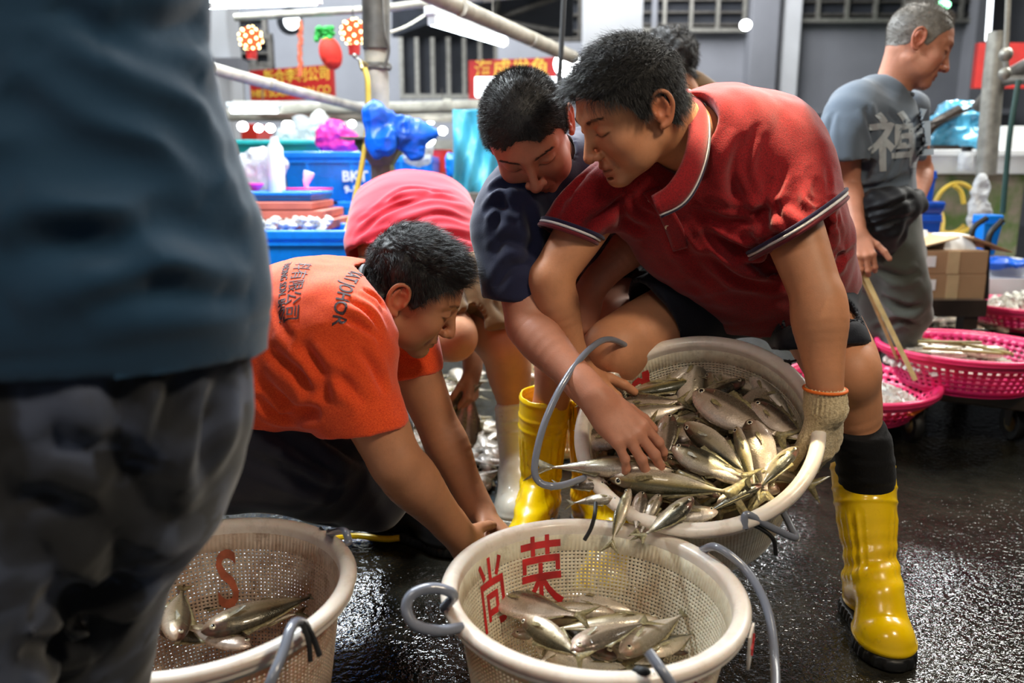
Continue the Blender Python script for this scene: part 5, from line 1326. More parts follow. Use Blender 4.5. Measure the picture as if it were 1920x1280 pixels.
# ---- basket in the background behind the legs
SB=dict(BIG); SB.update(nh=60,nv=12); 
rootK,_,_=make_basket('fish_basket',A(.17,2.55,.30)+A(0,0,0),nrm(A(0,0,1)),None,SB,M['basket'],M['basket_rim'])
tag(rootK,'cream basket standing on the floor far behind the yellow boots','basket','cream fish baskets')
# ================================================================ fish in the baskets
def plane_hit(px,py,C,n):
    o=A(0,0,CAMZ); d=P(px,py,1.0)-o; t=((C-o)@n)/(d@n); return o+d*t
KM={'s':('scad','scad'),'m':('mack','mackerel'),'t':('trev','trevally'),'b':('mack2','mackerel'),'p':('mack','pale_fish')}
def lay(items,C,n,group,base_label,grow=1.30,small=False):
    for it in items:
        hx,hy,tx,ty,k,lift,up,roll=it[:8]; lab=it[8] if len(it)>8 else None
        p=plane_hit(hx,hy,C+n*lift,n); q=plane_hit(tx,ty,C+n*(lift+ (it[9] if len(it)>9 else 0)),n)
        ln=np.linalg.norm(p-q); q=p+(q-p)*min(grow,max(1.0,.255/ln))
        ku=nrm(cross(n,nrm(p-q)))*up      # back lies in the heap plane; up=+1/-1
        o=make_fish(*KM[k],small=small); set_fish(o,p,q,ku,roll)
        tag(o,lab or base_label,'fish',group)
# coordinates of head and tail tip in the photo, kind, height over heap plane, which way the back points, roll
U=[ # hx,hy,tx,ty,kind,lift,up,roll
 (1315,715,1180,742,'s',-.055,-1,.3),(1235,760,1120,800,'p',-.05,-1,.2),(1330,700,1340,790,'m',-.06,1,.2),(1395,712,1290,760,'m',-.045,-1,.3),
 (1410,695,1480,780,'p',-.05,-1,.4),(1480,790,1370,720,'m',-.055,-1,.6),(1160,758,1260,752,'t',-.04,-1,.1),(1150,790,1268,762,'p',-.035,-1,.2),
 (1330,790,1230,830,'t',-.05,1,.2),(1420,800,1300,800,'p',-.055,-1,.1),(1475,830,1400,930,'p',-.045,1,.2),(1350,850,1440,800,'m',-.05,-1,.4),
 (1250,860,1330,900,'m',-.05,-1,.4),(1390,930,1470,840,'m',-.04,-1,.8),(1330,930,1220,870,'m',-.045,1,.2),(1210,900,1310,950,'p',-.045,1,.2),
 (1300,735,1440,806,'t',-.012,-1,.15,'pinkish-grey fish in the upper heap, nose left, eye in clear view'),
 (1410,755,1502,820,'t',-.010,-1,.15,'fish near the gloved hand with a warm reflection on its flank'),
 (1085,830,1200,800,'t',-.022,-1,.2,'fish head poking out on the left below the bare hand'),
 (1243,812,1150,830,'p',-.028,-1,.2),
 (1255,775,1248,858,'t',-.010,-1,.25,'silver fish hanging nose up right of the bare hand'),
 (1285,795,1385,875,'m',-.006,1,.35),(1380,800,1410,902,'s',.004,1,.30,'slim fish stood on end between bright fish'),
 (1408,785,1432,905,'t',.004,1,-.10,'brightest golden fish standing nose up in the sunlit patch'),
 (1495,838,1430,905,'m',.006,-1,.3,'spotted dark-backed fish lying against the right rim'),
 (1262,840,1378,890,'b',.002,-1,.1,'plump golden fish with scale rows in the heap centre'),
 (1415,905,1290,860,'m',-.004,1,.5,'dark plump fish head turned right near the front rim'),
 (1258,878,1040,868,'s',.014,1,.35,'long slim fish pointing right with its forked tail over the left rim'),
 (1145,897,1335,918,'s',.018,1,.45,'long green-backed fish lying across the front, nose left'),
 (1138,905,1060,910,'t',.010,-1,.2),
 (1160,935,1085,940,'p',.012,-1,.2),(1180,915,1150,1000,'s',.016,1,.2,'slim fish sliding nose first over the front rim'),
 (1205,920,1195,985,'t',.012,-1,.2),(1238,925,1205,990,'p',.010,-1,.2),
 (1300,935,1225,1000,'b',.020,-1,.3,'fish curling over the front rim with tail hanging down'),
 (1345,960,1235,965,'p',-.002,1,.1),(1350,930,1260,880,'m',-.012,-1,.5),(1345,945,1395,915,'m',-.006,1,.3),(1440,905,1330,955,'m',-.006,-1,.9),
 (1175,860,1260,890,'p',-.02,1,.2),
]
rr_=random.Random(4)
for k in range(42):
    a=rr_.uniform(0,2*math.pi); r_=.150*math.sqrt(rr_.random()); cpt=(1300+r_*1060*math.cos(a),815-r_*850*math.sin(a)); b=rr_.uniform(0,2*math.pi)
    U.append((cpt[0]+80*math.cos(b),cpt[1]+62*math.sin(b),cpt[0]-80*math.cos(b),cpt[1]-62*math.sin(b),rr_.choice('smbp'),-.085+.030*rr_.random(),rr_.choice((-1,1)),rr_.uniform(-.4,.9)))
U=[u if len(u)>8 else u+(None,) for u in U]
lay(U,CB-nB*.008,nB,'fish heaped in the tilted basket','silvery fish lying in the heap of the tilted basket')
Fl=[(1010,1195,1150,1240,'m',-.165,1,.2),(1130,1180,1290,1215,'p',-.16,-1,.1),(1240,1180,1130,1200,'m',-.15,1,.2),(1350,1185,1250,1215,'p',-.155,1,.1),
 (1290,1225,1180,1190,'t',-.15,-1,.2),(960,1190,1060,1180,'p',-.15,1,.1),
 (915,1115,1062,1150,'t',-.105,-1,.20,'big-eyed silver fish leaning on the left inner wall of the front basket'),
 (1240,1163,1058,1170,'s',-.11,1,.2,'fish lying across the front basket, nose right with clear gill edge'),
 (1030,1165,950,1150,'t',-.115,1,.3,'pale fish belly beside the green-backed one in the front basket'),
 (980,1160,1072,1222,'m',-.085,1,.7,'green-backed fish lying belly down in the front basket'),
 (1070,1218,1190,1170,'t',-.080,1,-.15,'round silver fish with a wide eye at the front of the front basket'),
 (1165,1225,1265,1165,'p',-.100,1,.1),(1060,1115,1190,1140,'p',-.13,-1,.2),(1215,1225,1290,1190,'m',-.11,-1,.3),(1150,1150,1010,1135,'m',-.125,1,.3)]
for k in range(14):
    a=rr_.uniform(0,2*math.pi); r_=.085*math.sqrt(rr_.random()); b=rr_.uniform(0,2*math.pi); cpt=(1130+r_*1350*math.cos(a),1185-r_*600*math.sin(a))
    Fl.append((cpt[0]+95*math.cos(b),cpt[1]+45*math.sin(b),cpt[0]-95*math.cos(b),cpt[1]-45*math.sin(b),rr_.choice('mbp'),-.18+.03*rr_.random(),rr_.choice((-1,1)),rr_.uniform(-.3,.8)))
Fl=[u if len(u)>8 else u+(None,) for u in Fl]
lay(Fl,CF,nF,'fish in the front basket','silvery fish lying in the bottom of the front basket')
Lf=[(350,1140,450,1120,'m',-.13,1,.3),(380,1185,560,1130,'m',-.10,1,.3,'dark fish lying across the left basket'),(330,1200,340,1120,'m',-.09,1,.3,'fish head shining at the left edge of the stained basket'),
 (420,1180,540,1150,'p',-.11,-1,.1),(470,1210,370,1180,'t',-.12,1,.1),(480,1120,450,1180,'t',-.14,1,.1),(300,1180,420,1200,'m',-.14,1,.2)]
Lf=[u if len(u)>8 else u+(None,) for u in Lf]
lay(Lf,CL,A(0,0,1),'fish in the stained basket','dark-backed fish lying in the brown-stained basket')
# ================================================================ the hall
t=NT('wet_dark_concrete'); c=t.coord(); f=t.noise(c,2.2,5,.6,.3); g=t.noise(c,170,2,.5); h=t.noise(c,14,4,.6)
t.set(Base_Color=t.ramp(t.math('ADD',t.math('MULTIPLY',f,.6),t.math('MULTIPLY',h,.4)),[(.35,srgb(15,15,13)),(.62,srgb(44,42,35))]),
      Roughness=t.ramp(t.math('ADD',t.math('MULTIPLY',f,.7),t.math('MULTIPLY',h,.3)),[(.42,.02),(.52,.08),(.66,.16)]))
t.b.inputs['Specular IOR Level'].default_value=.6
b1=t.n('ShaderNodeBump'); b1.inputs['Strength'].default_value=.5; b1.inputs['Distance'].default_value=.0015; t.l(g,b1.inputs['Height'])
b2=t.n('ShaderNodeBump'); b2.inputs['Strength'].default_value=.55; b2.inputs['Distance'].default_value=.007; t.l(t.noise(c,62,2,.5,.0),b2.inputs['Height']); t.l(b1.outputs[0],b2.inputs['Normal']); t.l(b2.outputs[0],t.b.inputs['Normal'])
M['floor']=t.m
M['wall']=plain('grey_painted_concrete',srgb(138,140,146),.8,noise=.08,scale=1.2); M['wall_white']=plain('white_painted_concrete',srgb(212,214,216),.7,noise=.05,scale=2)
M['dark']=plain('dark_void_panel',srgb(40,44,52),.7); M['steel']=plain('galvanised_steel',srgb(150,148,140),.45,.5,noise=.2,scale=20); M['steel_dark']=plain('dark_steel',srgb(96,92,86),.55,.3,noise=.25,scale=15)
M['pipe']=plain('dusty_pale_pipe',srgb(176,170,156),.6,noise=.2,scale=14); M['sign_red']=plain('sign_red',srgb(186,34,30),.6); M['sign_yellow']=plain('sign_yellow',srgb(232,190,70),.6)
M['blue']=plasticm('blue_plastic',srgb(0,128,232),srgb(8,92,190),amt=.4); M['blue2']=plasticm('deep_blue_plastic',srgb(22,84,190),srgb(14,50,130),amt=.4); M['teal']=plasticm('teal_plastic',srgb(40,170,170),srgb(30,120,120),amt=.3)
M['white_pl']=plain('white_plastic',srgb(232,236,238),.4,noise=.04); M['foam']=plain('styrofoam',srgb(236,238,238),.9,noise=.04)
M['salmon']=plain('salmon_board',srgb(196,104,88),.7,noise=.15); M['carton']=plain('cardboard',srgb(166,132,98),.85,noise=.08,scale=5); M['carton_in']=plain('cardboard_inside',srgb(196,170,130),.85)
M['conc']=plain('rough_concrete',srgb(120,112,104),.9,noise=.25,scale=9,bump=.5)
t=NT('algae_concrete'); c=t.coord(); f=t.noise(c,5,5,.6); sp=t.n('ShaderNodeSeparateXYZ'); t.l(c,sp.inputs[0])
t.set(Base_Color=t.mix(t.ramp(f,[(.42,0.),(.58,1.)]),srgb(122,112,98),srgb(74,98,44)),Roughness=.8); t.bump(t.noise(c,40,4),.5,.004); M['algae']=t.m
M['y_hose']=plain('yellow_hose',srgb(216,184,74),.4); M['bag_blue']=plain('blue_plastic_film',srgb(6,96,220),.42,noise=.35,scale=9,coat=.1,bump=.6,bscale=18); M['bag_light']=plain('light_blue_film',srgb(90,180,220),.25,noise=.25,scale=6,coat=.4)
t=NT('clear_film'); t.set(Base_Color=srgb(225,228,232),Roughness=.25); t.b.inputs['Alpha'].default_value=.62; t.bump(t.noise(t.coord(),26,4,.7,1.0),.9,.02); M['film']=t.m
M['tarp']=plain('turquoise_tarp',srgb(70,164,190),.4,noise=.3,scale=3,coat=.2); M['pink_bag']=plain('pink_film',srgb(244,60,160),.4,noise=.1)
M['rice_white']=plain('white_ribbon',srgb(235,235,230),.6); M['green_fur']=plain('green_tinsel',srgb(30,170,60),.5,noise=.4,scale=60); M['red_fur']=plain('red_velvet',srgb(214,44,26),.8,noise=.2,scale=40)
M['tinsel']=plain('orange_tinsel',srgb(214,90,50),.4,noise=.5,scale=60); M['red_pl']=plasticm('red_plastic',srgb(214,52,34),srgb(150,30,20),amt=.3)
t=NT('ice'); c=t.coord(); t.set(Base_Color=srgb(238,238,228),Roughness=.18); t.b.inputs['Subsurface Weight'].default_value=.4; t.b.inputs['Subsurface Radius'].default_value=(.03,.03,.03); t.b.inputs['Transmission Weight'].default_value=.25; M['ice']=t.m
M['bamboo']=plain('bamboo_stick',srgb(206,180,124),.6,noise=.15,scale=30); M['brass']=plain('brass',srgb(170,150,100),.35,.8)
M['tube_em']=emit('fluorescent_tube_glow',(.80,.93,1,1),26); M['bulb_em']=emit('lamp_glow',(.95,.98,1,1),30); M['bulb_warm']=emit('lantern_bulb_glow',(1,.78,.35,1),9); M['bulb_red']=emit('lantern_shade_glow',(1,.14,.05,1),1.6); M['green_em']=emit('green_lamp_glow',(.3,1,.5,1),9); M['strip_em']=emit('light_strip_glow',(.9,.96,1,1),5)
def S_(name,mb,mat,kind='structure',parent=None,**k):
    o=obj(name,mb.mesh(name,**k),mat,parent); 
    if kind: o['kind']=kind
    return o
def Tg(name,mb,mat,label,cat,group=None,**k):
    o=obj(name,mb.mesh(name,**k),mat); tag(o,label,cat,group); return o
mb=MB(); mb.box((1,6.8,-.05),(22,22,.1)); S_('floor',mb,M['floor'],smooth=False)
WY=15.0
mb=MB(); mb.box((1,WY+.1,3.4),(22,.2,7)); S_('wall_back',mb,M['wall'],smooth=False)
mb=MB(); mb.box((-9.9,6.8,3.4),(.2,21.6,7)); S_('wall_left',mb,M['wall'],smooth=False)
mb=MB(); mb.box((11.9,6.8,3.4),(.2,21.6,7)); S_('wall_right',mb,M['wall'],smooth=False)
mb=MB(); mb.box((1,-4.1,3.4),(22,.2,7)); S_('wall_front',mb,M['wall'],smooth=False)
mb=MB(); mb.box((1,6.8,6.95),(22,22,.1)); S_('ceiling',mb,M['dark'],smooth=False)
def px_box(mb,x0,y0,x1,y1,Y,depth):
    a=P(x0,y0,Y); b=P(x1,y1,Y); a2=P(x0,y1,Y)
    mb.box(((a[0]+b[0])/2,Y+depth/2,(a[2]+b[2])/2),(abs(b[0]-a[0]),depth,abs(a[2]-b[2])))
# columns
n=0
for i,(x0,x1,Y,m) in enumerate(((1090,1196,12.0,'wall_white'),(1392,1442,14.6,'wall'),(1452,1482,14.7,'wall_white'),(1796,1822,14.6,'wall'),(393,448,9.0,'wall_white'),(1212,1222,14.8,'wall'))):
    mb=MB(); a=P(x0,350,Y);b=P(x1,350,Y); mb.box(((a[0]+b[0])/2,Y+.2,3.4),(b[0]-a[0],.4,6.9)); S_('trim_%d'%(i+1),mb,M[m],smooth=False,bevel=.02)
mb=MB(); px_box(mb,1196,203,1900,214,14.6,.3); S_('trim_7',mb,M['wall'],smooth=False)
mb=MB(); px_box(mb,395,108,450,132,8.8,.3); S_('trim_8',mb,M['wall'],smooth=False)
# louvred openings high on the wall
def louvre(i,x0,y0,x1,y1,Y,nm=7,slats=4,vert=True):
    root=bpy.data.objects.new('window_%d'%i,None); COL.objects.link(root); root['kind']='structure'
    a=P(x0,y0,Y);b=P(x1,y1,Y); mb=MB(); mb.box(((a[0]+b[0])/2,Y+.06,(a[2]+b[2])/2),(b[0]-a[0],.1,a[2]-b[2])); part('pane',mb.mesh('pane',False),M['dark'],root)
    mb=MB()
    for k in range(slats): 
        z=b[2]+(a[2]-b[2])*(k+.5)/slats; mb.box(((a[0]+b[0])/2,Y-.02,z),(b[0]-a[0],.10,.03))
    if slats: part('slats',mb.mesh('slats',False),M['steel_dark'],root)
    mb=MB()
    for k in range(nm+1): mb.box((a[0]+(b[0]-a[0])*k/nm,Y-.06,(a[2]+b[2])/2),(.06,.08,a[2]-b[2]+.06))
    for z in (a[2],b[2]): mb.box(((a[0]+b[0])/2,Y-.06,z),(b[0]-a[0]+.06,.09,.07))
    part('frame',mb.mesh('frame',False),M['steel'] if vert else M['steel_dark'],root)
louvre(1,1198,-80,1392,58,14.9,4,6); louvre(2,1484,-80,1850,40,14.9,7,5); louvre(3,752,58,930,182,12.5,6,0); louvre(4,1003,-80,1086,75,13.0,2,5,False); louvre(5,438,32,500,62,12.0,1,0,False); louvre(6,448,70,512,130,11.0,2,3,False)
# adjoining low roof, upper middle
mb=MB(); v=[P(735,-60,11.5),P(1075,-60,9.5),P(1075,70,11.5),P(735,70,11.9)]; mb.prism(v,A(0,0,1),.12); S_('ceiling_lean_to',mb,M['dark'],smooth=False)
mb=MB()
for x0,y0,x1,y1 in ((860,60,1060,-10),(770,10,1050,60),(920,80,940,-30)): mb.tube([P(x0,y0,10.9),P(x1,y1,10.3)],.035,6)
S_('trim_9',mb,M['steel_dark'])
# ================================================================ stall frame on the left
mb=MB(); mb.tube([P(704,-60,3.4),P(707,200,3.4),P(711,262,3.4)],.0500,20); post=empty('stall_post',(P(711,262,3.4)[0],3.4,0)); tag(post,'round steel post standing in a flared concrete foot, yellow hose hung beside it','post')
part('pole',mb.mesh('pole'),M['pipe'],post)
mb=MB(); mb.tube([P(704,-60,3.39),P(706,92,3.39)],.056,20); mb.tube(cr([P(716,-40,3.34),P(722,60,3.33),P(729,95,3.34),P(720,128,3.34)],5),.006,6); part('cable_wrap',mb.mesh('cable_wrap'),M['steel_dark'],post)
mb=MB(); mb.lathe([(.058,-.012),(.062,0),(.058,.012)],P(707,125,3.4),20); mb.tube([P(690,124,3.35),P(732,128,3.35)],.009,8); part('hose_clamp',mb.mesh('hose_clamp'),M['steel_dark'],post)
pb=P(720,360,3.4); mb=MB(); x_=pb[0]; mb.lathe([(.105,0),(.105,.3),(.052*1.15,.62),(.052*1.15,P(720,310,3.4)[2]),(.135,P(720,272,3.4)[2]),(.135,P(720,258,3.4)[2])],(x_-.003,3.4,0),4,R=np.array([[.7071,-.7071,0],[.7071,.7071,0],[0,0,1]])*np.array([1,1,1])); part('concrete_foot',mb.mesh('concrete_foot',False,bevel=.008),M['algae'],post)
mb=MB(); a=P(650,260,3.32); mb.box((a[0]+.09,3.32,a[2]),(.20,.16,.008)); part('steel_plate',mb.mesh('steel_plate',False),M['steel_dark'],post)
o_=MB(); o_.tube(cr([P(684,128,3.28),P(690,160,3.27),P(689,230,3.27),P(680,300,3.26),P(668,360,3.25),P(655,415,3.2),P(646,446,3.15)],8),.0105,12); Tg('hose',o_,M['y_hose'],'yellow hose hanging from the tap down into the blue tub','hose')
tp=empty('tap',P(676,122,3.33)); tag(tp,'small brass tap on the steel post above the yellow hose','tap')
mb=MB(); mb.tube([P(690,124,3.35),P(676,116,3.33),P(680,130,3.29)],.009,10); part('spout',mb.mesh('spout'),M['brass'],tp)
mb=MB(); mb.tube([P(667,108,3.33),P(676,114,3.33)],.005,8); mb.ell(P(665,105,3.33),(.010,.010,.010)); part('lever',mb.mesh('lever'),M['steel'],tp)
for (pts,r,lab) in (([P(740,-40,3.0),P(880,22,3.5),P(1075,108,4.4)],.034,'long pale overhead pipe above the hanging fluorescent tube'),([P(395,128,3.9),P(540,168,4.6),P(690,206,5.6)],.028,'slanting pale pipe crossing in front of the left red sign'),([P(440,200,6.2),P(690,204,6.2),P(1010,196,6.2)],.045,'level pale pipe under the left red sign'),([P(425,216,7.2),P(1000,218,7.2)],.05,'second level pipe just below the first one'),([P(720,16,4.6),P(860,-2,4.6),P(1000,-12,4.6)],.022,'thin white pipe at the top beside the post'),([P(440,33,5),P(690,18,5)],.022,'thin pale pipe above the two lanterns')):
    mb=MB(); mb.tube(pts,r,14); 
    for q in (.3,.7): c_=lerp(pts[0],pts[-1],q); mb.tube([c_-nrm(pts[-1]-pts[0])*.03,c_+nrm(pts[-1]-pts[0])*.03],r*1.02,14)
    Tg('overhead_pipe',mb,M['pipe'],lab,'pipe','pipes of the stall frame')
mb=MB(); mb.tube(cr([P(728,62,3.5),P(760,50,3.6),P(800,26,3.8)],6),.006,6); Tg('power_cable',mb,M['pipe'],'slack grey cable running from the post to the fluorescent tube','cable')
mb=MB(); mb.tube([P(1058,-20,3.2),P(1052,100,3.2),P(1048,160,3.2)],.010,8); Tg('hanging_rope',mb,M['cord_black'],'dark rope hanging beside the right end of the right red sign','rope')
def tube_light(p0,p1,label,r=.018,power=14,col=(.78,.92,1)):
    p0=np.array(p0);p1=np.array(p1); root=empty('fluorescent_light',(p0+p1)/2); tag(root,label,'light','fluorescent lights of the stalls')
    d=nrm(p1-p0); L=np.linalg.norm(p1-p0); up=A(0,0,1); s=nrm(cross(d,up)); u=cross(s,d); R=np.stack([d,s,u],1)
    mb=MB(); mb.box((p0+p1)/2+u*.035,(L+.06,.055,.035),R); part('housing',mb.mesh('housing',False,bevel=.005),M['white_pl'],root)
    mb=MB(); mb.tube([p0,p1],r,14); part('tube',mb.mesh('tube'),M['tube_em'],root)
    mb=MB()
    for e in (p0,p1): mb.box(e+u*.01,(.025,.04,.06),R)
    part('lamp_holder',mb.mesh('lamp_holder',False),M['white_pl'],root)
    mb=MB(); mb.tube([p0+u*.05+d*.1,p0+u*.22+d*.1],.004,6); mb.tube([p1+u*.05-d*.1,p1+u*.22-d*.1],.004,6); part('hanger',mb.mesh('hanger'),M['steel_dark'],root)
    return root
tube_light(P(812,38,3.6),P(944,78,4.1),'bright fluorescent tube slanting under the pale overhead pipe',.024)
tube_light(P(380,2,2.3),P(590,-4,2.6),'bright fluorescent tube at the top left edge above the lanterns',.022)
tube_light(P(760,228,8.5),P(812,226,8.5),'small far fluorescent tube left of the turquoise tarp',.03); tube_light(P(1000,205,8.6),P(812,208,8.4),'far fluorescent tube above the turquoise tarp',.03)
tube_light(P(434,206,6.0),P(520,206,6.0),'level fluorescent tube under the left red sign',.022)
# lanterns
def lantern(px,py,Y,r,label):
    c=P(px,py,Y); root=empty('lantern',c); tag(root,label,'lantern','glowing lanterns'); mb=MB(); mb.ell(c,(r,r,r),24,16); part('shade',mb.mesh('shade'),M['bulb_red'],root)
    mb=MB(); rs=random.Random(px)
    for k in range(34):
        z=1-2*(k+.5)/34; a=k*2.4; q=math.sqrt(1-z*z); mb.ell(c+A(q*math.cos(a),q*math.sin(a),z)*r*1.0,(r*.13,)*3,8,6)
    part('bulbs',mb.mesh('bulbs'),M['bulb_warm'],root)
    mb=MB(); mb.lathe([(r*.45,-r*1.75),(r*.5,-r*1.0)],c,14); part('tassel',mb.mesh('tassel'),M['sign_red'],root); mb=MB(); mb.tube([c+A(0,0,r),c+A(0,0,r*1.9)],r*.05,6); part('cord',mb.mesh('cord'),M['cord_black'],root)
lantern(470,72,5.2,.070,'glowing red lantern on the left, by the white column'); lantern(663,60,4.6,.068,'glowing red lantern beside the steel post')
# strawberry-like ornament
c=P(620,100,5.0); root=empty('hanging_ornament',c); tag(root,'red velvet fruit ornament with green tinsel leaves hanging over the sign','ornament')
mb=MB(); R=frame(A(0,1,0),A(-.25,0,1)); mb.ell(c,(.068,.06,.095),20,14,R); mb.ell(c+A(.008,0,-.035),(.058,.055,.06),20,14,R); part('fruit',mb.mesh('fruit'),M['red_fur'],root)
mb=MB(); rs=random.Random(3)
for k in range(26): mb.ell(c+A(-.035+rs.uniform(-.05,.05),rs.uniform(-.03,.03),.105+rs.uniform(-.03,.04)),(.018,.016,.016),8,6)
part('leaves',mb.mesh('leaves'),M['green_fur'],root)
mb=MB(); rs=random.Random(5); 
for k in range(26): p=P(563+rs.uniform(-2,2),42+k*4,5.6); mb.ell(p,(.016,.012,.014),7,5)
Tg('tinsel_garland',mb,M['tinsel'],'orange tinsel strip hanging down over the left red sign','decoration')
c=P(547,40,9); root=empty('wall_lamp',c); tag(root,'round white lamp on the far wall left of the tinsel','lamp'); mb=MB(); mb.lathe([(.13,0),(.14,.05),(.12,.09)],c+A(-.02,.05,0),24,frame(A(0,0,1),A(0,-1,0))); part('housing',mb.mesh('housing'),M['dark'],root); mb=MB(); mb.ell(c+A(.01,-.03,0),(.09,.03,.10),20,12); part('lens',mb.mesh('lens'),M['strip_em'],root)
# signs
def sign(name,x0,y0,x1,y1,Y0,Y1,lines,label,colm='sign_red'):
    a=P(x0,y1,Y0); b=P(x1,y1,Y1); c=P(x1,y0,Y1); d=P(x0,y0,Y0); c[2]=(c[2]); x=nrm(A(b[0]-a[0],b[1]-a[1],0)); up=A(0,0,1); n=nrm(cross(x,up)); 
    w=np.linalg.norm((b-a)[:2]); h=d[2]-a[2]; ctr=(a+c)/2; R=np.stack([x,-n,up],1); ctr=A((a[0]+b[0])/2,(a[1]+b[1])/2,(a[2]+d[2])/2)
    root=empty(name,ctr); tag(root,label,'sign'); mb=MB(); mb.box(ctr,(w,.03,h),R); part('board',mb.mesh('board',False),M[colm],root)
    for txt,rx,ry,size,mt in lines:
        me=text_mesh(txt,size*h,.003,.0008*size*4); tr=Matrix([[x[0],up[0],n[0],0],[x[1],up[1],n[1],0],[x[2],up[2],n[2],0],[0,0,0,1]]); tr.translation=Vector(ctr+n*.02+x*w*rx+up*h*ry); me.transform(tr); part('lettering',me,M[mt],root)
    return ctr,x,n,w,h
sign('shop_sign',473,133,628,192,7.0,6.6,[('新合李利公司',.08,.22,.46,'sign_yellow'),('HIN SOON LIAN CO',.0,-.26,.36,'sign_yellow')],'red shop sign with two rows of yellow writing behind the slanting pipe')
sign('shop_sign',880,114,1042,186,7.2,7.0,[('海成发鱼',.0,.22,.52,'sign_yellow')],'red shop sign with large yellow characters half covered by a white light box')
mb=MB(); px_box(mb,890,144,1046,180,6.7,.12); Tg('light_box',mb,M['strip_em'],'glowing white light box in front of the right red sign','light box',bevel=.01)
# ================================================================ tubs and goods on the left
def crate(x0,y0,x1,y1,Y,depth,mat,label,group=None,cat='tub',rim=.035,name='plastic_tub',text=None,ribs=4,inner=True,taper=.93,cat_group=None,tilt=0):
    a=P(x0,y0,Y);b=P(x1,y1,Y); w=b[0]-a[0];h=a[2]-b[2]; cx=(a[0]+b[0])/2; z0=b[2]; cy=Y+depth/2
    root=empty(name,(cx,cy,z0)); tag(root,label,cat,group)
    V=[];F=[]
    def ringv(w_,d_,z): 
        i=len(V); V.extend([(cx-w_/2,cy-d_/2,z),(cx+w_/2,cy-d_/2,z),(cx+w_/2,cy+d_/2,z),(cx-w_/2,cy+d_/2,z)]); return i
    t_=.012; rs_=[ringv(w*taper,depth*taper,z0),ringv(w*.985,depth*.985,z0+h-rim*1.0),ringv(w,depth,z0+h-rim),ringv(w,depth,z0+h),ringv(w-2*t_-.02,depth-2*t_-.02,z0+h),ringv(w*taper-2*t_,depth*taper-2*t_,z0+.015)]
    for i in range(5):
        for k in range(4): F.append((rs_[i]+k,rs_[i]+(k+1)%4,rs_[i+1]+(k+1)%4,rs_[i+1]+k))
    F.append((rs_[0]+3,rs_[0]+2,rs_[0]+1,rs_[0])); F.append(tuple(rs_[5]+k for k in range(4)))
    mb=MB(); mb.add(V,F); part('shell',mb.mesh('shell',False,bevel=.006),mat,root)
    mb=MB()
    for k in range(ribs):
        u=(k+.5)/ribs-.5; mb.box((cx+u*w*.96,cy-depth*.485,z0+h*.45),(.014,.02,h*.72))
    for zz in (.80,): mb.box((cx,cy-depth*.492,z0+h*zz),(w*.98,.014,.010))
    part('ribs',mb.mesh('ribs',False),mat,root)
    if text:
        for txt,rx,ry,sz in text:
            me=text_mesh(txt,sz,.002,.002); me.transform(Matrix.Translation(Vector((cx+rx*w,cy-depth/2-.012,z0+h*ry)))@Matrix.Rotation(math.pi/2,4,'X')); part('lettering',me,M['white_pl'],root)
    return root
BL=M['blue']
crate(528,284,706,378,4.3,.7,BL,'large blue tub lettered BKT behind the yellow hose',text=[('BKT',.28,.50,.075),('9-142',.28,.24,.05)],ribs=2,group='blue tubs of the stall')
crate(738,292,812,345,4.7,.7,BL,'blue tub right of the concrete foot, plain',ribs=3,group='blue tubs of the stall')
crate(632,378,704,430,4.2,.5,M['blue'],'blue tub below the lettered one, beside the hose',text=[('BKT',.2,.45,.06)],ribs=2,group='blue tubs of the stall')
crate(560,384,640,430,4.25,.5,M['blue2'],'blue tub half hidden behind the salmon boards',ribs=2,group='blue tubs of the stall')
crate(440,432,668,560,2.95,.5,M['blue'],'long deep blue open tub nearest the orange shirt',ribs=0,group='blue tubs of the stall')
crate(440,360,585,378,3.3,.4,M['blue'],'shallow blue tray on top of the salmon boards',ribs=0,rim=.012,name='plastic_tray',cat='tray')
for i,(x0,y0,x1,y1,lab) in enumerate(((440,379,585,393,'topmost salmon board of three'),(440,395,606,411,'middle salmon board of three'),(492,413,621,430,'lowest salmon board of three, set to the right'))):
    mb=MB(); a=P(x0,y0,3.25);b=P(x1,y1,3.25); mb.box(((a[0]+b[0])/2,3.45,(a[2]+b[2])/2),(b[0]-a[0],.4,a[2]-b[2])); Tg('wooden_board',mb,M['salmon'],lab,'board','salmon boards',smooth=False,bevel=.004)
mb=MB(); rs=random.Random(8)
for k in range(160): mb.ell(P(rs.uniform(450,620),rs.uniform(408,431),rs.uniform(3.15,3.3)),(rs.uniform(.008,.02),.012,.010),6,4)
o=Tg('crushed_ice',mb,M['ice'],'loose crushed ice between the salmon boards','ice'); o['kind']='stuff'
def bowl(px,py,Y,r,h,mat,label,name='bowl',cat='bowl',group=None):
    c=P(px,py,Y); mb=MB(); mb.lathe([(r*.55,-h),(r*.92,-.01),(r,0),(r*1.05,.004),(r*1.04,-.004),(r*.95,-.008),(r*.90,0),(r*.5,-h+.012)],c,32); return Tg(name,mb,mat,label,cat,group)
bowl(576,354,3.9,.115,.055,M['pink_bag'],'shallow pink bowl with a white scoop standing in it')
mb=MB(); mb.tube(cr([P(580,360,3.88),P(574,345,3.86),P(580,322,3.86)],4),[.012,.012,.010,.010,.011,.018,.02,.026,.026][:9],10); Tg('scoop',mb,M['white_pl'],'white plastic scoop leaning in the pink bowl','scoop')
bowl(472,345,3.6,.05,.03,M['pink_bag'],'small pink bowl beside the foreground man')
mb=MB(); mb.lathe([(.035,0),(.038,.02),(.036,.20),(.02,.225),(.016,.25)],P(520,362,3.7),20); Tg('bottle',mb,M['white_pl'],'tall white bottle left of the lettered tub','bottle')
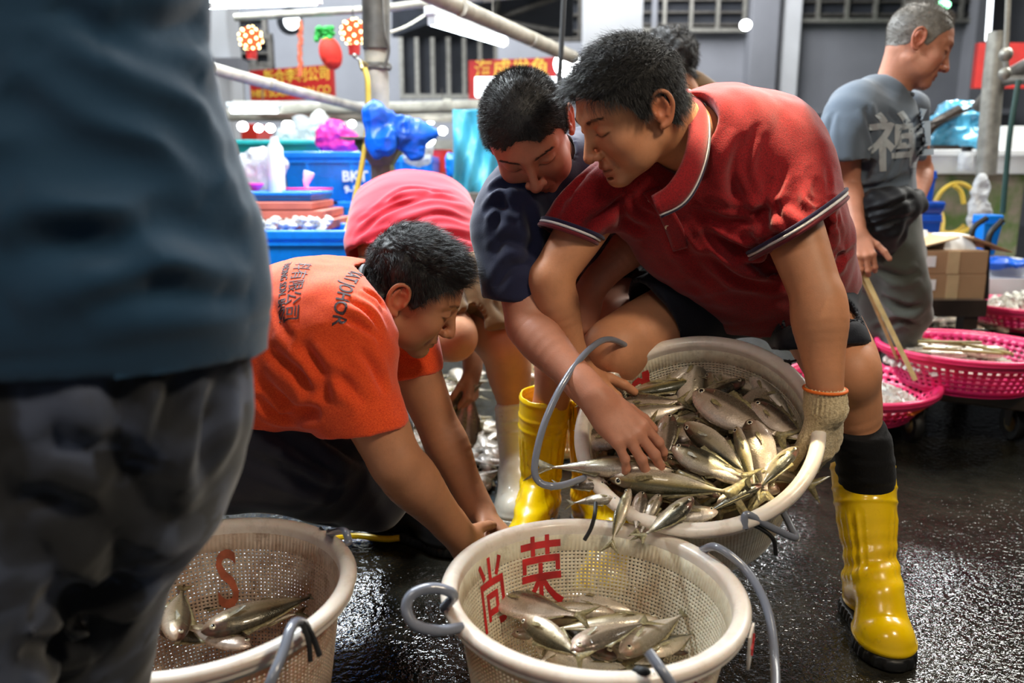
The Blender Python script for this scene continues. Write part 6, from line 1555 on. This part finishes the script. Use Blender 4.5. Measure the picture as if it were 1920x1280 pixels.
def blob(name,pts,mat,label,cat,h=.01,amp=.012,sc=18,seed=0,group=None):
    c=np.array([p for p,_ in pts]); lo=c.min(0)-max(r for _,r in pts)-.05; hi=c.max(0)+max(r for _,r in pts)+.05
    S=SDF(lo,hi,h)
    for p,r in pts: S.ell(p,(r,r*.7,r) if not hasattr(r,'__len__') else r,k=.03)
    V,Q=S.nets(1,.4); N=normals(V,Q); V=V+N*(noise3(V,sc,seed)*amp-(np.abs(noise3(V,sc*1.3,seed+1))**.6)*amp*1.5-(np.abs(noise3(V,sc*2.7,seed+2))**.6)*amp*.7+amp)[:,None]
    o=obj(name,mesh_np(name,V,Q),mat); tag(o,label,cat,group); return o
blob('plastic_bag',[(P(480,320,3.75),.10),(P(505,310,3.75),.08),(P(490,345,3.75),.09)],M['film'],'full white plastic bag beside the white bottle','bag')
blob('plastic_bag',[(P(612,262,4.8),.075),(P(640,262,4.8),.080),(P(630,250,4.8),.08),(P(655,268,4.8),.06)],M['pink_bag'],'bright pink plastic bag standing on the lettered tub','bag')
blob('plastic_bag',[(P(568,240,5.6),.07),(P(575,262,5.6),.08),(P(560,225,5.6),.04)],M['film'],'white plastic bag hung left of the cloth over the teal tray','bag'); blob('cloth',[(P(600,235,5.6),.07),(P(602,255,5.6),.075),(P(598,222,5.6),.05)],M['rice_white'],'white cloth hanging over the teal tray','cloth')
blob('plastic_bag',[(P(540,255,5.4),.07),(P(532,262,5.4),.06)],M['film'],'pale plastic bag lying on the teal tray','bag')
crate(440,262,600,292,5.0,.6,M['teal'],'teal tray behind the lettered tub',ribs=0,rim=.02,name='plastic_tray',cat='tray')
for i,(px,py,Y,r,lab) in enumerate(((455,237,6,.035,'bulb nearest the foreground man'),(485,240,6.2,.03,'second bulb from the left over the teal tray'),(507,240,6.2,.032,'bulb left of the white cloth'),(660,232,6.4,.028,'bulb between pink bag and steel post'),(802,262,7.0,.06,'large bulb right of the blue plastic sheet'),(830,245,8.0,.04,'bulb over the red bucket'),(540,236,7.5,.05,'far bulb above the pale bag'),(590,214,8,.035,'far bulb under the level pipe'),(1064,120,5.5,.09,'glaring lamp between the two bent heads'),(1398,47,12,.075,'bright lamp on the far wall above the red shirt'))):
    mb=MB(); mb.ell(P(px,py,Y),(r,r,r*.9),14,10); Tg('light_bulb',mb,M['bulb_em'],lab,'lamp','bare lamps')
mb=MB(); mb.ell(P(1769,9,13),(.10,.08,.06),14,10); Tg('light_bulb',mb,M['green_em'],'green glowing lamp high above the older person','lamp','bare lamps')
# blue plastic sheet on the post
blob('plastic_sheet',[(P(702,222,3.25),(.045,.03,.06)),(P(715,240,3.25),(.06,.03,.075)),(P(735,240,3.28),(.08,.03,.06)),(P(765,247,3.3),(.08,.03,.05)),(P(778,268,3.3),(.045,.02,.07)),(P(795,250,3.3),(.05,.02,.022)),(P(705,272,3.24),(.03,.02,.05)),(P(725,265,3.22),(.03,.02,.05))],M['bag_blue'],'crumpled blue plastic sheet draped over the concrete foot of the post','plastic sheet',h=.006,amp=.013,sc=11)
blob('plastic_bag',[(P(790,285,4.3),.07),(P(775,292,4.3),.05)],M['film'],'clear plastic bag on the plain blue tub','bag')
mb=MB(); mb.lathe([(.055,-.14),(.075,0),(.08,.004),(.07,.0),(.05,-.12)],P(826,282,5.2),24); Tg('bucket',mb,M['red_pl'],'small red bucket right of the plain blue tub','bucket')
mb=MB(); px_box(mb,806,313,846,326,5.2,.3); Tg('foam_box',mb,M['foam'],'white foam box under the red bucket','box',smooth=False)
blob('plastic_bag',[(P(848,300,5.0),.04),(P(848,320,5.0),.045)],M['blue'],'small blue bag hanging at the edge of the turquoise tarp','bag')
# turquoise tarp
g=[];nx,nz=40,36
for j in range(nz+1):
    for i in range(nx+1):
        u=i/nx;v=j/nz; p=P(850+u*85,205+v*158,4.6); p=p+A(0,.018*math.sin(u*17+v*6)*(.3+v)+.035*math.sin(u*7-v*6),0); g.append(p)
q=[(j*(nx+1)+i,(j+1)*(nx+1)+i,(j+1)*(nx+1)+i+1,j*(nx+1)+i+1) for j in range(nz) for i in range(nx)]
o=obj('tarp',mesh_np('tarp',g,q),M['tarp']); tag(o,'turquoise tarp hanging behind the navy T-shirt','tarp'); m=o.modifiers.new('t','SOLIDIFY'); m.thickness=.004
mb=MB(); px_box(mb,700,362,1000,376,4.4,.8); px_box(mb,705,376,995,520,4.45,.7); Tg('stall_table',mb,M['conc'],'grey table top below the turquoise tarp','table',smooth=False)
mb=MB(); px_box(mb,420,380,560,520,4.35,.6); px_box(mb,700,380,1000,520,4.6,.5); Tg('counter',mb,M['steel_dark'],'dark counter base under the blue tubs and table','counter',smooth=False)
# clutter of the far stalls
rs=random.Random(12); cols=['white_pl','blue','teal','steel_dark','carton','red_pl','dark','foam','blue2','wall_white']
k=0
for (x,w,h,mt,nm,cat,lab) in ((450,34,30,'red_pl','far_crate','crate','red crate at the foreground man, far stall'),(640,28,34,'foam','foam_box','box','white foam box in the far stall beside the post'),(770,30,36,'dark','far_crate','crate','dark crate in the far stall over the plain tub'),(1010,40,30,'foam','foam_box','box','foam box on the far stall behind the bent heads')):
    mb=MB(); px_box(mb,x,262-h,x+w,262,8.0,.5); Tg(nm,mb,M[mt],lab,cat,smooth=False,bevel=.01)
mb=MB(); px_box(mb,420,262,1080,470,8.0,.9); Tg('counter',mb,M['steel'],'long pale counter of the far stalls','counter',smooth=False)
mb=MB(); px_box(mb,1220,262,1560,460,9.0,.9); Tg('counter',mb,M['steel'],'pale counter far behind the red shirt','counter',smooth=False)
# ================================================================ right side
mb=MB(); px_box(mb,1738,326,1906,482,4.4,.9); Tg('fish_tank',mb,M['algae'],'mossy concrete fish tank behind the cartons','tank',smooth=False,bevel=.015)
crate(1733,280,1990,326,4.35,.9,M['white_pl'],'long white trough on the mossy tank',ribs=0,name='trough',cat='trough')
mb=MB(); px_box(mb,1880,236,2000,282,4.9,.5); Tg('foam_box',mb,M['foam'],'white foam box at the right edge above the trough','box',smooth=False)
blob('plastic_bag',[(P(1785,240,4.6),.13),(P(1815,240,4.6),.13),(P(1800,255,4.6),.14),(P(1775,265,4.6),.08),(P(1806,215,4.6),.07)],M['bag_light'],'large light blue plastic bag standing behind the white trough','bag',amp=.03,sc=9)
mb=MB(); px_box(mb,1752,272,1850,282,4.5,.3); Tg('shelf',mb,M['wood_wet'],'narrow dark shelf under the light blue bag','shelf',smooth=False)
c=P(1808,320,4.28); bt=empty('bottle',c); tag(bt,'clear bottle with dark cap standing before the white trough','bottle'); mb=MB(); mb.lathe([(.032,0),(.036,.01),(.036,.08),(.022,.10)],c,18); part('bottle_body',mb.mesh('bottle_body'),M['film'],bt); mb=MB(); mb.lathe([(.026,.10),(.026,.125)],c,14); part('cap',mb.mesh('cap'),M['dark_rubber'],bt)
mb=MB(); mb.tube([P(1872,60,4.1),P(1862,150,4.1),P(1848,328,4.1)],.048,16); post2=empty('stall_post',(P(1848,328,4.1)[0],4.1,0)); tag(post2,'leaning grey post beside the light blue bag on the right','post'); part('pole',mb.mesh('pole'),M['steel'],post2)
mb=MB(); px_box(mb,1835,80,1990,165,5.5,.04); Tg('board',mb,M['sign_red'],'plain red board hanging at the right edge','board',smooth=False)
mb=MB(); mb.tube([P(1835,200,4.3),P(1880,148,4.1),P(1960,105,3.9)],.035,12); mb.tube([P(1862,160,4.15),P(1900,150,4.0),P(1960,150,3.9)],.022,10); Tg('steel_truss',mb,M['steel_dark'],'dark steel brace at the right edge under the red board','brace')
mb=MB(); mb.tube(cr([P(1892,-40,3.6),P(1888,60,3.6),P(1886,110,3.6),P(1888,138,3.6)],5),.012,8); mb.ell(P(1886,102,3.6),(.028,.028,.03)); mb.ell(P(1884,138,3.6),(.026,.026,.028)); Tg('knotted_rope',mb,M['steel'],'knotted grey rope hanging at the right edge','rope')
mb=MB(); mb.tube(cr([P(1910,150,3.7),P(1895,240,3.7),P(1886,330,3.7),P(1880,400,3.7)],5),.012,8); Tg('hose',mb,plain('dark_green_hose',srgb(40,70,66),.4),'dark green hose hanging at the right edge','hose')
mb=MB(); mb.tube([P(1858,-10,9),P(1852,76,9)],.025,10); Tg('light_tube',mb,M['strip_em'],'upright white light tube above the red board','light')
mb=MB(); mb.tube(cr([P(1700,240,4.4),P(1760,228,4.4),P(1850,190,4.3)],6),.008,6); mb.tube(cr([P(1715,300,4.5),P(1745,240,4.5),P(1800,205,4.5)],6),.03,7); Tg('branch',mb,M['wood_wet'],'slanting dark stick behind the older person','stick')
# yellow hose coil
c=P(1790,392,4.3); mb=MB(); mb.tube([c+A(.115*math.cos(a)*(1+.0*a),-.01*a*.3,.135*math.sin(a)) for a in np.linspace(.3,6.6,40)],.012,8); mb.tube([c+A(.10*math.cos(a),.03,.12*math.sin(a)-.01) for a in np.linspace(2.5,5.6,26)],.012,8); mb.tube(cr([P(1790,348,4.28),P(1802,360,4.28),P(1807,382,4.28)],5),.012,8); mb.tube(cr([c+A(-.10,0,.04),P(1768,410,4.25),P(1765,440,4.2)],5),.010,8)
Tg('hose',mb,M['y_hose'],'coiled yellow hose hanging on the mossy tank','hose')
blob('plastic_bag',[(P(1836,372,3.9),(.045,.03,.075)),(P(1836,400,3.9),(.06,.04,.07)),(P(1838,345,3.9),(.02,.015,.05)),(P(1828,415,3.9),(.03,.025,.035))],M['film'],'knotted clear plastic bag hanging on the right with red contents','bag')
blob('red_meat',[(P(1834,410,3.88),.030)],M['red_pl'],'red contents in the hanging clear bag','food')
crate(1704,320,1752,378,4.0,.28,M['blue2'],'upper blue crate behind the older person',ribs=0,name='plastic_crate',cat='crate',group='blue crates stacked on the right')
crate(1708,378,1771,402,3.95,.34,M['blue2'],'blue crate with wide lid in the middle of the right stack',ribs=0,name='plastic_crate',cat='crate',group='blue crates stacked on the right')
crate(1706,402,1762,458,3.95,.30,M['blue2'],'lowest blue crate of the right stack',ribs=0,name='plastic_crate',cat='crate',group='blue crates stacked on the right')
crate(1847,403,1874,480,3.6,.10,M['blue'],'narrow blue bin between black cart handles',ribs=0,name='bin',cat='bin',taper=.7)
mb=MB(); mb.tube(cr([P(1822,470,3.5),P(1824,430,3.5),P(1850,408,3.5)],5),.013,8); mb.tube(cr([P(1850,480,3.45),P(1856,440,3.45),P(1880,412,3.45)],5),.013,8); mb.tube([P(1848,560,3.45),P(1850,480,3.45)],.013,8); Tg('cart_handle',mb,M['black_rubber'],'pair of curved black cart handles by the blue bin','handle')
# cartons
def carton(x0,y0,x1,y1,Y,d,label,open_=False):
    a=P(x0,y0,Y);b=P(x1,y1,Y); root=empty('cardboard_box',((a[0]+b[0])/2,Y+d/2,b[2])); tag(root,label,'cardboard box','cardboard boxes on the right'); c=((a[0]+b[0])/2,Y+d/2,(a[2]+b[2])/2)
    mb=MB(); mb.box(c,(b[0]-a[0],d,a[2]-b[2])); part('carton_body',mb.mesh('carton_body',False,bevel=.004),M['carton'],root)
    mb=MB(); mb.box((c[0]-(b[0]-a[0])*.40,Y-.003,a[2]-.045),(.085,.002,.045)); part('paper_label',mb.mesh('paper_label',False),M['white_pl'],root)
    mb=MB(); mb.box((c[0],Y-.002,c[2]),(.05,.002,(a[2]-b[2])*.96)); part('tape',mb.mesh('tape',False),M['carton_in'],root)
    if open_:
        for k,(dx,w_,an,mt) in enumerate(((-.10,.24,-.25,'carton_in'),(.16,.18,.35,'carton'))):
            mb=MB(); R=np.array([[math.cos(an),0,math.sin(an)],[0,1,0],[-math.sin(an),0,math.cos(an)]]); mb.box((c[0]+dx,Y+d*.4,a[2]+.025),(w_,d*.8,.006),R); part('flap',mb.mesh('flap',False),M[mt],root)
carton(1724,470,1850,514,3.35,.35,'upper cardboard box with open flaps',True); carton(1724,514,1845,562,3.35,.35,'lower cardboard box under the open one')
for (x0,y0,x1,y1,Y,lab) in ((1712,430,1722,470,3.6,'thin foam piece behind the upper cardboard box'),(1762,438,1800,466,3.5,'crumpled white foam piece in the open cardboard box')):
    mb=MB(); a=P(x0,y0,Y);b=P(x1,y1,Y); mb.box(((a[0]+b[0])/2,Y,(a[2]+b[2])/2),(b[0]-a[0],.12,a[2]-b[2]),taper=1.5); Tg('foam_piece',mb,M['foam'],lab,'foam',smooth=False)
# goods behind at the far right
mb=MB(); a=P(1712,562,3.3); b=P(1850,562,3.3); mb.box(((a[0]+b[0])/2,3.52,a[2]-.035),(b[0]-a[0],.46,.07)); 
for x_ in (a[0]+.05,b[0]-.05):
    for y_ in (3.34,3.70): mb.box((x_,y_,(a[2]-.07)/2),(.06,.06,a[2]-.07))
Tg('bench',mb,M['wood_wet'],'low dark timber bench carrying the cardboard boxes','bench',smooth=False)
mb=MB(); a=P(1702,458,3.95); b=P(1775,458,3.95); mb.box(((a[0]+b[0])/2,4.12,a[2]/2),(b[0]-a[0],.34,a[2])); Tg('plinth',mb,M['conc'],'concrete plinth under the stacked blue crates','plinth',smooth=False)
mb=MB(); px_box(mb,1858,500,2010,520,4.0,.5); Tg('foam_tray',mb,M['foam'],'white foam tray at the right edge above the pink basket','tray',smooth=False)
blob('plastic_sheet',[(P(1870,494,3.98),(.07,.08,.02)),(P(1900,493,3.98),(.09,.08,.022))],M['bag_blue'],'strip of blue plastic sheet on the white foam tray','plastic sheet')
mb=MB(); px_box(mb,1850,522,2010,560,3.9,.5); Tg('foam_tray',mb,M['wall_white'],'grey-white tray under the blue plastic strip','tray',smooth=False)
# low platform carts
def caster(px,py,Y,r,lab,c=None):
    c=P(px,py,Y) if c is None else c; root=empty('caster_wheel',c); tag(root,lab,'wheel','caster wheels'); mb=MB(); R=frame(A(0,0,1),A(1,0,0)); mb.lathe([(r*.6,-.014),(r*.95,-.016),(r,-.010),(r,.010),(r*.95,.016),(r*.6,.014)],c,28,R); part('tyre',mb.mesh('tyre'),M['black_rubber'],root)
    mb=MB(); mb.lathe([(r*.2,-.020),(r*.62,-.012),(r*.62,.012),(r*.2,.020)],c,24,R); part('hub',mb.mesh('hub'),M['brass'],root)
    mb=MB(); 
    for x in (-.022,.022): mb.prism([c+A(x,-.012,-.01),c+A(x,.012,-.01),c+A(x,.030,r+.02),c+A(x,-.030,r+.02)],A(1,0,0),.003)
    mb.box(c+A(0,0,r+.022),(.06,.07,.006)); part('fork',mb.mesh('fork',False),M['steel_dark'],root)
def cart(name,corners,z,t,label):
    root=empty(name,np.mean(corners,axis=0)*A(1,1,0)); tag(root,label,'cart'); mb=MB(); mb.prism([A(c[0],c[1],z-t) for c in corners],A(0,0,1),t); part('platform',mb.mesh('platform',False,bevel=.006),M['wood_wet'],root); return root
z1=.20; cart('platform_cart',[PZ(1690,712,z1),PZ(2100,760,z1),PZ(2250,560,z1),PZ(1660,575,z1)],z1,.06,'long wet timber platform cart carrying the magenta basket and the fish')
f1=PZ(1560,716,.14)
cart('platform_cart',[A(1.02,2.72,0),A(1.48,2.72,0),A(1.48,3.02,0),A(1.02,3.02,0)],.118,.035,'small wheeled board carrying the pink basket of ice')
def wheel_at(px,py,r,lab):
    g=PZ(px,py,r); c=g; root=empty('caster_wheel',c); bpy.data.objects.remove(root)
    u=-(py-640)/FPX; caster(px,py,g[1],r,lab)
c=P(1712,786,2.64); c[2]=.060; caster_=caster(0,0,0,.058,'caster wheel under the pink basket',c); wheel_at(1900,792,.06,'caster wheel under the long platform at the right edge')
w2=P(1885,848,2.3)
# pink baskets
PK=dict(H=.105,rt=.235,rb=.165,nh=44,nv=4,st=.020,sb=.012,hole=.5,hu=.5,lip=.010,t=.003)
PK2=dict(PK); PK2.update(H=.13,rt=.27,rb=.20,nh=60,nv=6)
c1=P(1622,722,2.62); c1[2]=.118+PK['H']+.002
c1=PZ(1612,714,.225)
rp,_,_=make_basket('colander_basket',c1,nrm(A(-.03,-.06,1)),None,PK,M['pink'],M['pink']); tag(rp,'round pink perforated basket of ice with an orange tie, beside the bare leg','basket','pink baskets')
c2=PZ(1815,655,.345); c2[2]=z1+PK2['H']+.002
rp2,_,_=make_basket('colander_basket',PZ(1812,648,z1+PK2['H']+.004),A(0,0,1),None,PK2,M['magenta'],M['pink']); tag(rp2,'large magenta perforated basket on the platform cart with green sticks across','basket','pink baskets')
rp3,_,_=make_basket('colander_basket',PZ(1925,570,z1+.13),A(0,0,1),None,PK,M['magenta'],M['pink']); tag(rp3,'magenta basket heaped with ice at the right edge','basket','pink baskets')
rp4,_,_=make_basket('colander_basket',PZ(1625,622,z1+.108),A(0,0,1),None,PK,M['magenta'],M['magenta']); tag(rp4,'magenta basket mostly hidden behind the trouser leg','basket','pink baskets')
rp5,_,_=make_basket('colander_basket',PZ(1880,545,z1+.108),A(0,0,1),None,PK,M['magenta'],M['magenta']); tag(rp5,'dark magenta basket behind the one heaped with ice','basket','pink baskets')
def ice(center,r,h,n,seed,label,spread=1.0):
    rs=random.Random(seed); mb=MB()
    for k in range(n):
        a=rs.uniform(0,6.28); q=r*math.sqrt(rs.random()); s=rs.uniform(.010,.022); zz=h*(1-(q/r)**2)*rs.uniform(.75,1.05)
        R=np.array(Matrix.Rotation(rs.uniform(0,6),3,'X')@Matrix.Rotation(rs.uniform(0,6),3,'Z')); mb.box(center+A(q*math.cos(a),q*math.sin(a),zz),(s,s*rs.uniform(.7,1.2),s),R)
    o=Tg('crushed_ice',mb,M['ice'],label,'ice',smooth=False); o['kind']='stuff'; return o
ice(c1-A(0.0,0,.062),.175,.055,900,1,'crushed ice in the pink basket by the bare leg'); b3=np.array(rp3.location); ice(b3+A(0,0,.07),.20,.08,500,2,'crushed ice heaped in the basket at the right edge'); b2=np.array(rp2.location); ice(b2+A(-.05,0,.07),.20,.04,600,3,'crushed ice in the magenta basket')
# orange tie
c=P(1722,765,2.42); mb=MB(); rs=random.Random(2)
for k in range(7): mb.tube(cr([P(1735+rs.uniform(-6,6),752,2.46),P(1725+rs.uniform(-8,8),765,2.43),P(1705+rs.uniform(-6,10),778,2.42)],4),.004,6)
Tg('string_tie',mb,M['orange_cord'],'orange raffia tie on the rim of the pink basket','string')
# sticks
for pts,lab in ((([P(1608,488,2.48),P(1652,580,2.44),P(1716,712,2.40)]),'bamboo stick reaching into the ice, the longer of two'),(([P(1602,490,2.50),P(1634,560,2.52),P(1660,620,2.56),P(1682,672,2.60)]),'thin bamboo stick held beside the longer one')):
    mb=MB(); mb.tube(pts,.0075 if 'longer of' in lab else .0055,8); Tg('bamboo_stick',mb,M['bamboo'],lab,'stick','sticks held by the older person')
for k,(x0,y0,x1,y1) in enumerate(((1722,635,1850,652),(1730,652,1900,664),(1780,640,1896,662),(1722,640,1840,642))):
    mb=MB(); mb.tube([PZ(x0,y0,z1+PK2['H']+.014+.006*k),PZ(x1,y1,z1+PK2['H']+.012+.006*k)],.005,6); Tg('green_stick',mb,plain('green_bamboo%d'%k,srgb(150,140,84),.5),('upper left','front long','right crossing','rear short')[k]+' green stick lying across the magenta basket','stick','green sticks on the magenta basket')
mb=MB(); mb.tube(cr([P(1790,650,2.9),P(1820,622,2.9),P(1850,620,2.9),P(1862,640,2.9)],6),.004,6); Tg('wire_loop',mb,M['cord_black'],'thin dark wire loop over the magenta basket','wire')
# ================================================================ small fish: floor pile, hand, platform
rs=random.Random(77)
def small_fish(p,ang,kind,mat,s,roll,label,group,tilt=0):
    o=make_fish(kind,mat,small=True); d=A(math.cos(ang)*math.cos(tilt),math.sin(ang)*math.cos(tilt),math.sin(tilt)); set_fish(o,p+d*.11*s,p-d*.11*s,cross(A(0,0,1),d),roll,s); tag(o,label,'fish',group); return o
cnt=0
for k in range(120):
    px=rs.uniform(735,935); py=rs.uniform(700,905)
    if px<790 and py>880: continue
    if px>890 and py<790: continue
    lay_=rs.choice((0,0,1)); p=PZ(px,py,.018+.03*lay_*(1 if px<900 else 0)); small_fish(p,rs.uniform(0,6.28),rs.choice(('mack','trev','mack2')),rs.choice(('pale_fish','pale_fish','trevally')),rs.uniform(.75,.95),rs.uniform(-.2,.5),'pale silver fish in the pile on the wet floor','fish piled on the floor')
for (px,py,px2,py2,lab) in ((872,735,858,828,'lit pale fish hanging head down from the bending person’s hand'),(868,735,838,772,'dark fish held by the tail, curving left from the hand'),(884,742,880,822,'narrow fish hanging on the right of the hand')):
    o=make_fish('mack2' if px2<850 else 'trev','pale_fish' if px2!=838 else 'mackerel',small=True); set_fish(o,P(px2,py2,2.34),P(px,py,2.36),A(1,-.2,0) ,0,.85); tag(o,lab.replace('’',"'"),'fish','fish held in the hand')
for k in range(46):
    px=rs.uniform(1738,1868); py=rs.uniform(578,622); p=PZ(px,py,z1+.018+.02*rs.random()); small_fish(p,rs.uniform(0,6.28),rs.choice(('mack','scad')),rs.choice(('pale_fish','mackerel')),rs.uniform(.8,1.0),rs.uniform(-.2,.5),'silvery fish spread on the platform cart','fish spread on the platform cart')
for (px,py,lab) in ((1760,598,'pink plastic scrap among the fish, left'),(1852,600,'pink plastic scrap among the fish, right'),(1800,588,'pink plastic scrap behind the fish')):
    mb=MB(); mb.ell(PZ(px,py,z1+.02),(.05,.035,.014),14,8); Tg('plastic_scrap',mb,M['pink_bag'],lab,'plastic')
for k in range(9):
    px=rs.uniform(1730,1830); py=rs.uniform(648,664); p=PZ(px,py,z1+PK2['H']-.008); small_fish(p,rs.uniform(-.3,.3)+3.14*rs.choice((0,1)),'mack','pale_fish',.85,.2,'pale fish lying on ice in the magenta basket','fish in the magenta basket')
# green strap seen on the floor, puddle glints come from the lamps
M['print_ink']=plain('print_ink',srgb(58,34,40),.7); M['print_white']=plain('print_pale',srgb(176,184,190),.8)
for f in (build_red,build_navy,build_orange,build_pink,build_fore,build_old,build_hidden): f()
# ================================================================ light
w=bpy.data.worlds.new('hall_air'); SC.world=w; w.use_nodes=True; bg=w.node_tree.nodes['Background']; bg.inputs[0].default_value=(.55,.65,.8,1); bg.inputs[1].default_value=.16
def area(name,loc,target,energy,size,col=(1,1,1),size_y=None,spread=None):
    l=bpy.data.lights.new(name,'AREA'); l.energy=energy; l.size=size; l.color=col
    if size_y: l.shape='RECTANGLE'; l.size_y=size_y
    if spread: l.spread=math.radians(spread)
    o=bpy.data.objects.new(name,l); COL.objects.link(o); o.location=Vector(loc); d=Vector(target)-Vector(loc); o.rotation_euler=d.to_track_quat('-Z','Y').to_euler(); return o
def spot(name,loc,target,energy,ang,col=(1,1,1),blend=.4,r=.04):
    l=bpy.data.lights.new(name,'SPOT'); l.energy=energy; l.spot_size=math.radians(ang); l.spot_blend=blend; l.color=col; l.shadow_soft_size=r
    o=bpy.data.objects.new(name,l); COL.objects.link(o); o.location=Vector(loc); d=Vector(target)-Vector(loc); o.rotation_euler=d.to_track_quat('-Z','Y').to_euler(); return o
area('stall_tube_lamp',(-.75,2.15,2.3),(-.45,1.6,.6),98,1.2,(.86,.95,1),.14)
area('stall_lamp_row_left',(-1.5,4.3,3.0),(-1.4,4.6,.5),170,2.2,(.85,.95,1),.5)
area('aisle_lamp_right',(1.7,3.4,3.4),(1.0,1.9,.4),68,.8,(1,.95,.86))
area('aisle_lamp_front',(1.5,-.1,2.7),(.6,1.5,.3),42,.35,(1,.85,.64))
area('aisle_lamp_front_left',(-.6,-.8,2.9),(.3,1.4,.4),17,.6,(1,.90,.78))
spot('bare_lamp_above_fish',(.30,1.62,2.7),(.43,1.42,.40),700,9,(1,.88,.58),.25,.02)
area('hall_lamp_back',(1.5,12.5,6.2),(1.5,14.9,2.2),800,5,(.96,.97,1))
area('hall_lamp_left',(-4.5,9.5,5.6),(-4,13.5,2.0),900,4,(.9,.95,1))
area('tank_lamp',(3.6,3.9,3.0),(2.9,3.9,.6),120,1.2,(.98,.97,.9))
area('fish_pile_backlight',(-.35,3.3,2.6),(-.25,2.5,0),60,.6,(.92,.97,1))  # unseen light, added to brighten the dark hand and floor pile from behind
area('floor_glint_light_right',(4.9,9.4,3.7),(1.2,2.0,0),170,.9,(.95,.98,1))  # added light out of view, set where the wet floor mirrors it as glints
area('floor_glint_light_left',(-1.7,7.4,3.6),(-.3,1.6,0),150,.7,(.88,.95,1))  # second unseen light, added for the glints on the left floor
SC.view_settings.view_transform='Standard'; SC.view_settings.look='None'; SC.view_settings.gamma=1; SC.view_settings.exposure=0
SC.view_settings.use_curve_mapping=False
# ================================================================ camera
cam=bpy.data.cameras.new('camera'); co=bpy.data.objects.new('camera',cam); COL.objects.link(co)
co.location=(0,0,CAMZ); co.rotation_euler=(math.pi/2-PITCH,0,0)
cam.sensor_width=36; cam.lens=28; cam.clip_start=.02; cam.clip_end=200
cam.dof.use_dof=True; cam.dof.focus_distance=1.50; cam.dof.aperture_fstop=2.8
SC.camera=co
